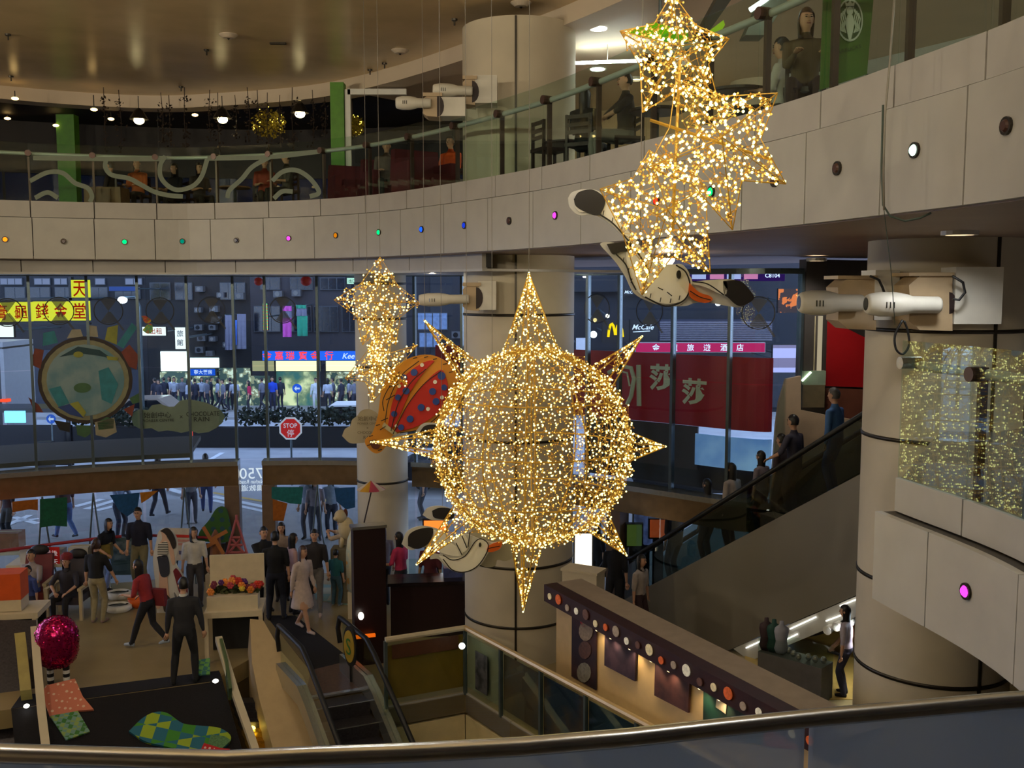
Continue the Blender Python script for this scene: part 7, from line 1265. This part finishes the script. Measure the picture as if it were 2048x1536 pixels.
person('woman with dark curly hair leaning over the display table', G(206, 1185), 250, 1.62, top=(18, 20, 30), bottom=(150, 165, 200), hair='bob', lean=(0, .14), hands=[(-.2, .35, .95), (.2, .35, .95)])
person('man in a patterned white shirt seated behind the orange box', (G(72, 1222).x, G(72, 1222).y - .08, 0), 170, 1.66, top=(150, 140, 140), bottom=(60, 80, 150), **SIT)
person('child in blue standing beside the orange box', G(64, 1262), 160, 1.25, top=(60, 76, 140), bottom=(40, 40, 60))
person('woman in a white shirt beside the white poster', G(392, 1212), 200, 1.62, top=(200, 195, 186), bottom=(60, 56, 60), hair='bob', head=.6)
person('man in black with folded arms in the group by the planter', G(530, 1222), 210, 1.70, top=(18, 18, 24), bottom=(22, 22, 30), sleeve='long', hands=[(.10, .24, 1.12, (-1, .1, -.4)), (-.10, .27, 1.14, (1, .1, -.4))], build=1.1)
person('man in a black shirt seen from behind near the planter', G(553, 1240), 10, 1.72, top=(16, 16, 20), bottom=(30, 34, 48), build=1.05, feet=[(-.14, 0, 0, -.2), (.14, .02, 0, .2)])
person('woman in a pale pink shirt behind the man in black', G(585, 1228), 300, 1.60, top=(186, 150, 150), bottom=(34, 32, 40), hair='long')
person('dark haired woman facing the group', G(566, 1200), 190, 1.62, top=(150, 130, 118), bottom=(40, 36, 40), hair='long')
person('young woman in a white dress walking along the black runner', G(606, 1262), 235, 1.62, feet=[(-.08, -.24, .05, 0, .04), (.08, .26, 0)], top=(196, 176, 166), bottom=(196, 176, 166), shoe=(190, 170, 165), style='dress', legwear='bare', sleeve='long', hair='long', hcol='brown', hands=[(-.24, .10, .86), (.24, -.05, .84)], extra=bag((-.24, -.08, .86), (.10, .30, .30), (36, 28, 28), [(-.2, -.08, 1.0), (-.18, -.02, 1.42), (-.2, .02, 1.0)]))
person('man in grey walking behind the woman in the white dress', G(632, 1226), 190, 1.68, top=(44, 40, 44), bottom=(110, 106, 104), feet=WALKL, shoe=(170, 150, 140))
person('child in a teal shirt seen from behind', G(672, 1212), -20, 1.15, top=(36, 96, 100), bottom=(60, 90, 100), shoe=(130, 125, 120))
person('woman in a pale top holding up a camera near the rug', G(690, 1186), 90, 1.60, top=(190, 170, 150), bottom=(40, 46, 62), hair='tail', hcol='brown', hands=[(-.12, .34, 1.42), (.12, .34, 1.42)])
person('woman in a pink shirt at the dark kiosk', G(803, 1225), 60, 1.60, top=(190, 50, 92), bottom=(40, 36, 44), hair='long', hands=[(-.2, .3, 1.05), (.2, .3, 1.05)])
person('woman in grey beside the totem board', G(768, 1212), 30, 1.62, top=(110, 100, 104), bottom=(34, 34, 40), hair='long', hcol='brown')
person('person with reddish hair behind the dark kiosk', G(862, 1232), 160, 1.58, top=(100, 34, 50), bottom=(40, 36, 40), hair='bob', hcol='brown')
person('person in dark clothes by the food light box', G(1196, 1195), 120, 1.66, top=(22, 18, 22), bottom=(24, 22, 26), hair='bob')
person('shopper in a white shirt at the escalator foot', (2.35, 18.0, 0), 230, 1.58, top=(170, 158, 150), bottom=(60, 40, 44), hair='bob')
person('bystander in black beyond the escalator foot', (2.0, 18.9, 0), 150, 1.70, top=(20, 20, 24), bottom=(24, 24, 28), hair='short')
c = G(1690, 1392); person('girl with a dark blue cap of hair seen from above in the shop', c, 60, 1.45, top=(170, 160, 170), bottom=(60, 60, 80), hair='bob')
person('shopper in grey shorts walking through the shop', G(1690, 1322), 250, 1.66, top=(150, 150, 152), bottom=(120, 124, 132), legwear='bare', hair='bob', feet=WALKR)
# ---- riding the escalator
def rider(label, px, s_, k, h, face, **kw):
    p = ep(s_, k, -.92); return person(label, (p.x, p.y, p.z + .01), face, h, **kw)
def es(px, py=1000):       # run position on the escalator seen at this pixel column
    p = EP(px, py, .6); return (p - eo).dot(eu)
UPF = math.degrees(math.atan2(-eu.x, eu.y))
DN = UPF + 180
rider('man in a blue and white tracksuit high on the escalator', 0, es(1668, 860), .65, 1.76, DN + 4, top=(70, 110, 165), bottom=(50, 84, 140), sleeve='long', hcol='grey', build=1.08)
rider('young man in a dark grey shirt holding the escalator rail', 0, es(1592, 930), .55, 1.74, DN, top=(64, 62, 78), bottom=(40, 40, 54), hands=[(-.3, .30, 1.0), (.26, .04, .84)])
rider('boy in front of the young man on the escalator', 0, es(1556, 950), .75, 1.60, DN, top=(60, 48, 54), bottom=(40, 40, 50))
rider('girl with a light collar lower on the escalator', 0, es(1524, 985), .6, 1.5, DN, top=(120, 110, 118), bottom=(60, 56, 70), hair='bob')
rider('woman with a coral bag on the escalator', 0, es(1462, 1020), .65, 1.64, DN, top=(150, 138, 130), bottom=(90, 70, 70), hair='long', extra=bag((.24, .1, .75), (.16, .3, .40), (220, 60, 50)))
rider('woman with long dark hair in a pale top on the escalator', 0, es(1420, 1045), .55, 1.62, DN, top=(140, 132, 124), bottom=(70, 66, 70), hair='long')
rider('man in black low on the escalator', 0, es(1350, 1080), .6, 1.68, DN, top=(26, 22, 26), bottom=(28, 28, 34), build=1.08)
rider('woman in black near the foot of the escalator', 0, es(1283, 1130), .6, 1.60, DN, top=(30, 18, 20), bottom=(26, 24, 28), hair='long')
p = ep(1.55, .5, -.92); person('person in black at the top of the escalator', (p.x, p.y, p.z), DN, 1.70, top=(20, 18, 20), bottom=(20, 20, 24))
# ---- terrace and restaurant guests
def upos(px, off_): d = far_hit(px, off_); q = UC.off(d, off_, 8.05); return q
SITU = dict(feet=[(-.12, .40, 0), (.12, .40, 0)], hipz=.50, lean=(0, .0))
q = upos(1248, .95); person('man in a grey shirt sitting sideways on the terrace', q, 100, 1.74, top=(58, 50, 46), bottom=(120, 116, 108), hands=[(-.05, .30, .72, (-1, -.2, 0)), (.10, .32, .70, (1, -.2, 0))], **SITU)
q = upos(1166, .75); person('guest in black with long hair seen from behind on the terrace', q, 330, 1.62, top=(20, 18, 20), bottom=(22, 20, 24), hair='long', hands=[(-.14, .3, .7), (.14, .3, .7)], **SITU)
q = upos(1604, 1.0); person('woman in a brown jacket smiling on the terrace', q, 165, 1.66, top=(96, 80, 60), bottom=(60, 40, 40), sleeve='long', hair='bob', hcol='brown', head=.3, hands=[(-.2, .34, .78), (.1, .36, .8)], **SITU)
q = upos(1556, 1.5); person('guest in a white shirt beside the woman in brown', q, 60, 1.64, top=(190, 186, 176), bottom=(40, 40, 46), hands=[(-.14, .3, .72), (.14, .3, .72)], **SITU)
for px, off_, fc, top, lb, hr in ((215, 3.2, 90, (40, 30, 28), 'guest in brown seated behind the first swirl', 'short'), (345, 3.4, 150, (34, 34, 40), 'guest in charcoal seated behind the bowl swirl', 'bob'), (392, 3.2, 220, (60, 50, 48), 'guest with bobbed hair seated near the second lamp', 'bob'), (525, 2.3, 200, (150, 60, 40), 'guest in a rust shirt seated near the third lamp', 'short'), (572, 1.7, 120, (80, 76, 70), 'guest in grey seated beside the green pillar', 'short'), (795, 1.9, 190, (110, 96, 90), 'guest leaning back on the middle sofa', 'short'), (905, 1.6, 150, (225, 90, 30), 'guest in a bright orange shirt by the broad column', 'short'), (270, 2.6, 170, (190, 100, 50), 'guest in an orange top low behind the swirl', 'bob')):
    q = {795: Vector((-2.42, 19.62, 8.05)), 905: Vector((-1.15, 19.1, 8.05))}.get(px) or upos(px, off_); person(lb, q, fc, 1.64, top=top, bottom=(40, 36, 36), hair=hr, hands=[(-.14, .3, .7), (.14, .3, .7)], **SITU)
    if px != 795: cafe_chair('dark chair under the ' + lb[:lb.index(' seated') if ' seated' in lb else len(lb)].replace('guest', 'guest'), q.x, q.y, math.radians(fc) + math.pi)
# ---- outside the glass
def outside(label, px, py, face, h=1.70, z=-.03, **kw): return person(label, WZ(px, py, z), face, h, **kw)
outside('passer-by in jeans beyond the portal', 414, 1028, 20, 1.72, top=(130, 134, 150), bottom=(34, 52, 104), feet=WALKL)
outside('passer-by in black trousers under the gold pennant', 318, 1034, -10, 1.74, top=(50, 54, 70), bottom=(34, 36, 50), feet=WALKR)
outside('woman in a striped top outside the glass', 384, 1046, 200, 1.60, top=(110, 110, 112), bottom=(60, 60, 70), hair='long')
outside('man in black with a strap at the edge of the glass', 20, 1085, 150, 1.74, z=-.03, top=(20, 22, 28), bottom=(24, 24, 30))
outside('man in a white shirt pushing a trolley outside the glass', 240, 1076, 240, 1.70, top=(130, 140, 160), bottom=(40, 44, 60), hands=[(-.2, .4, .95), (.2, .4, .95)])
outside('passer-by in light jeans behind the green pennant', 134, 1078, 60, 1.72, top=(90, 60, 56), bottom=(80, 104, 150), feet=WALKL)
outside('woman with long hair outside the glass near the toy dog', 664, 1075, 180, 1.62, top=(150, 165, 185), bottom=(60, 64, 80), hair='long')
outside('couple member in a pale shirt by the portal', 618, 1078, 170, 1.70, top=(120, 126, 140), bottom=(70, 70, 82))
outside('couple member in grey by the portal', 632, 1080, 190, 1.62, top=(130, 120, 125), bottom=(60, 60, 70), hair='bob')
outside('passer-by with a trunk behind the sun', 848, 1040, 100, 1.70, top=(60, 66, 90), bottom=(40, 44, 60))
# ---- the crowd on the far pavement: a few figures, repeated
CROWD = {0: ('dark clothes', (44, 46, 60), 'short', None), 1: ('a pale shirt', (170, 176, 190), 'bob', WALKL), 2: ('grey', (110, 112, 124), 'short', WALKR)}
spots = [(330, 818), (350, 818), (366, 818), (312, 820), (342, 816), (384, 817), (392, 822), (404, 818), (414, 822), (422, 818), (436, 820), (448, 824), (462, 820), (470, 822), (526, 820), (562, 818), (656, 822), (668, 820), (684, 822), (698, 820), (710, 822), (320, 824), (376, 824)]
kinds = {k: sorted([q for i, q in enumerate(spots) if i % 3 == k]) for k in range(3)}
for k, qs in kinds.items():
    first = None
    for j, (px, py) in enumerate(qs):
        lb = ORD[j] + ' shopper in ' + CROWD[k][0] + ' from the picture edge on the far pavement'
        if first is None: first = outside(lb, px, py, 60 + 70 * k, 1.68, z=.01, top=CROWD[k][1], bottom=(44, 46, 60), hair=CROWD[k][2], feet=CROWD[k][3], group='shoppers on the far pavement')
        else: copy_tree(first, WZ(px, py, .01), random.uniform(0, 6.28), lb, 'shoppers on the far pavement')
outside('woman in a bright pink top on the far pavement', 500, 824, 100, 1.62, z=.01, top=(190, 36, 80), bottom=(40, 40, 50), hair='long'); outside('man in a royal blue shirt on the far pavement', 546, 820, 180, 1.74, z=.01, top=(24, 70, 190), bottom=(30, 34, 60)); outside('man in a white coat by the jewellery counter', 632, 822, 200, 1.72, z=.01, top=(200, 205, 205), bottom=(190, 190, 190), sleeve='long')
# ------------------------------------------------------------------ fittings of the added downlights listed at the top
RIM = pm('added_downlight_rim', (210, 205, 195), .4, .3, var=0)
ADDED_DOWNLIGHTS.sort(key=lambda d: d[0] ** 2 + d[1] ** 2 + (d[2] - EYE) ** 2)
for k, (x, y, z, wv, c, ang) in enumerate(ADDED_DOWNLIGHTS):
    t = thing('added_downlight', ORD[k] + ' recessed ceiling downlight counted outwards from the viewer', 'lamp', (x, y, z - .03), group='recessed ceiling downlights')
    m = MB(); m.lathe([(.13, 0), (.17, 0), (.17, .05), (.13, .05)], (0, 0, 0), 16, caps=False); m.build('rim', RIM, t, local=True)
    m = MB(); m.lathe([(.0, .035), (.13, .03)], (0, 0, 0), 16, caps=False); m.build('lens', em('added_downlight_lens', (255, 236, 200), 6, False), t, local=True)
    l = bpy.data.lights.new('downlight', 'SPOT' if ang != 165 else 'POINT'); l.energy = wv; l.color = c; l.shadow_soft_size = .12 if ang != 165 else .05
    if ang != 165: l.spot_size = math.radians(ang); l.spot_blend = .6
    else: m = MB(); m.lathe([(.0, -.12), (.08, -.1), (.12, -.04), (.13, .02)], (0, 0, 0), 16, caps=False); m.build('globe', em('added_downlight_globe', (255, 236, 200), 3, False), t, local=True)
    o = bpy.data.objects.new('added_downlight_lamp', l); COL.objects.link(o); o.parent = t; o.location = (0, 0, -.02 if ang != 165 else -.18)

for k, (x, y, z, wv, c) in enumerate(ADDED_UPLIGHTS):
    t = thing('added_uplighter', ORD[k] + ' half-bowl uplighter along the walls around the atrium', 'lamp', (x, y, z), group='wall uplighters')
    m = MB(); m.lathe([(.05, -.14), (.16, -.06), (.2, .0), (.185, .0), (.14, -.05)], (0, 0, 0), 16, caps=False); m.build('bowl', WHITE, t, local=True)
    l = bpy.data.lights.new('added_uplight', 'SPOT'); l.energy = wv; l.color = c; l.spot_size = math.radians(100); l.spot_blend = .7; l.shadow_soft_size = .15
    o = bpy.data.objects.new('added_uplight_lamp', l); COL.objects.link(o); o.parent = t; o.location = (0, 0, .05); o.rotation_euler = (Vector((-4.5, 15.0, 11.1)) - Vector((x, y, z))).to_track_quat('-Z', 'Y').to_euler()
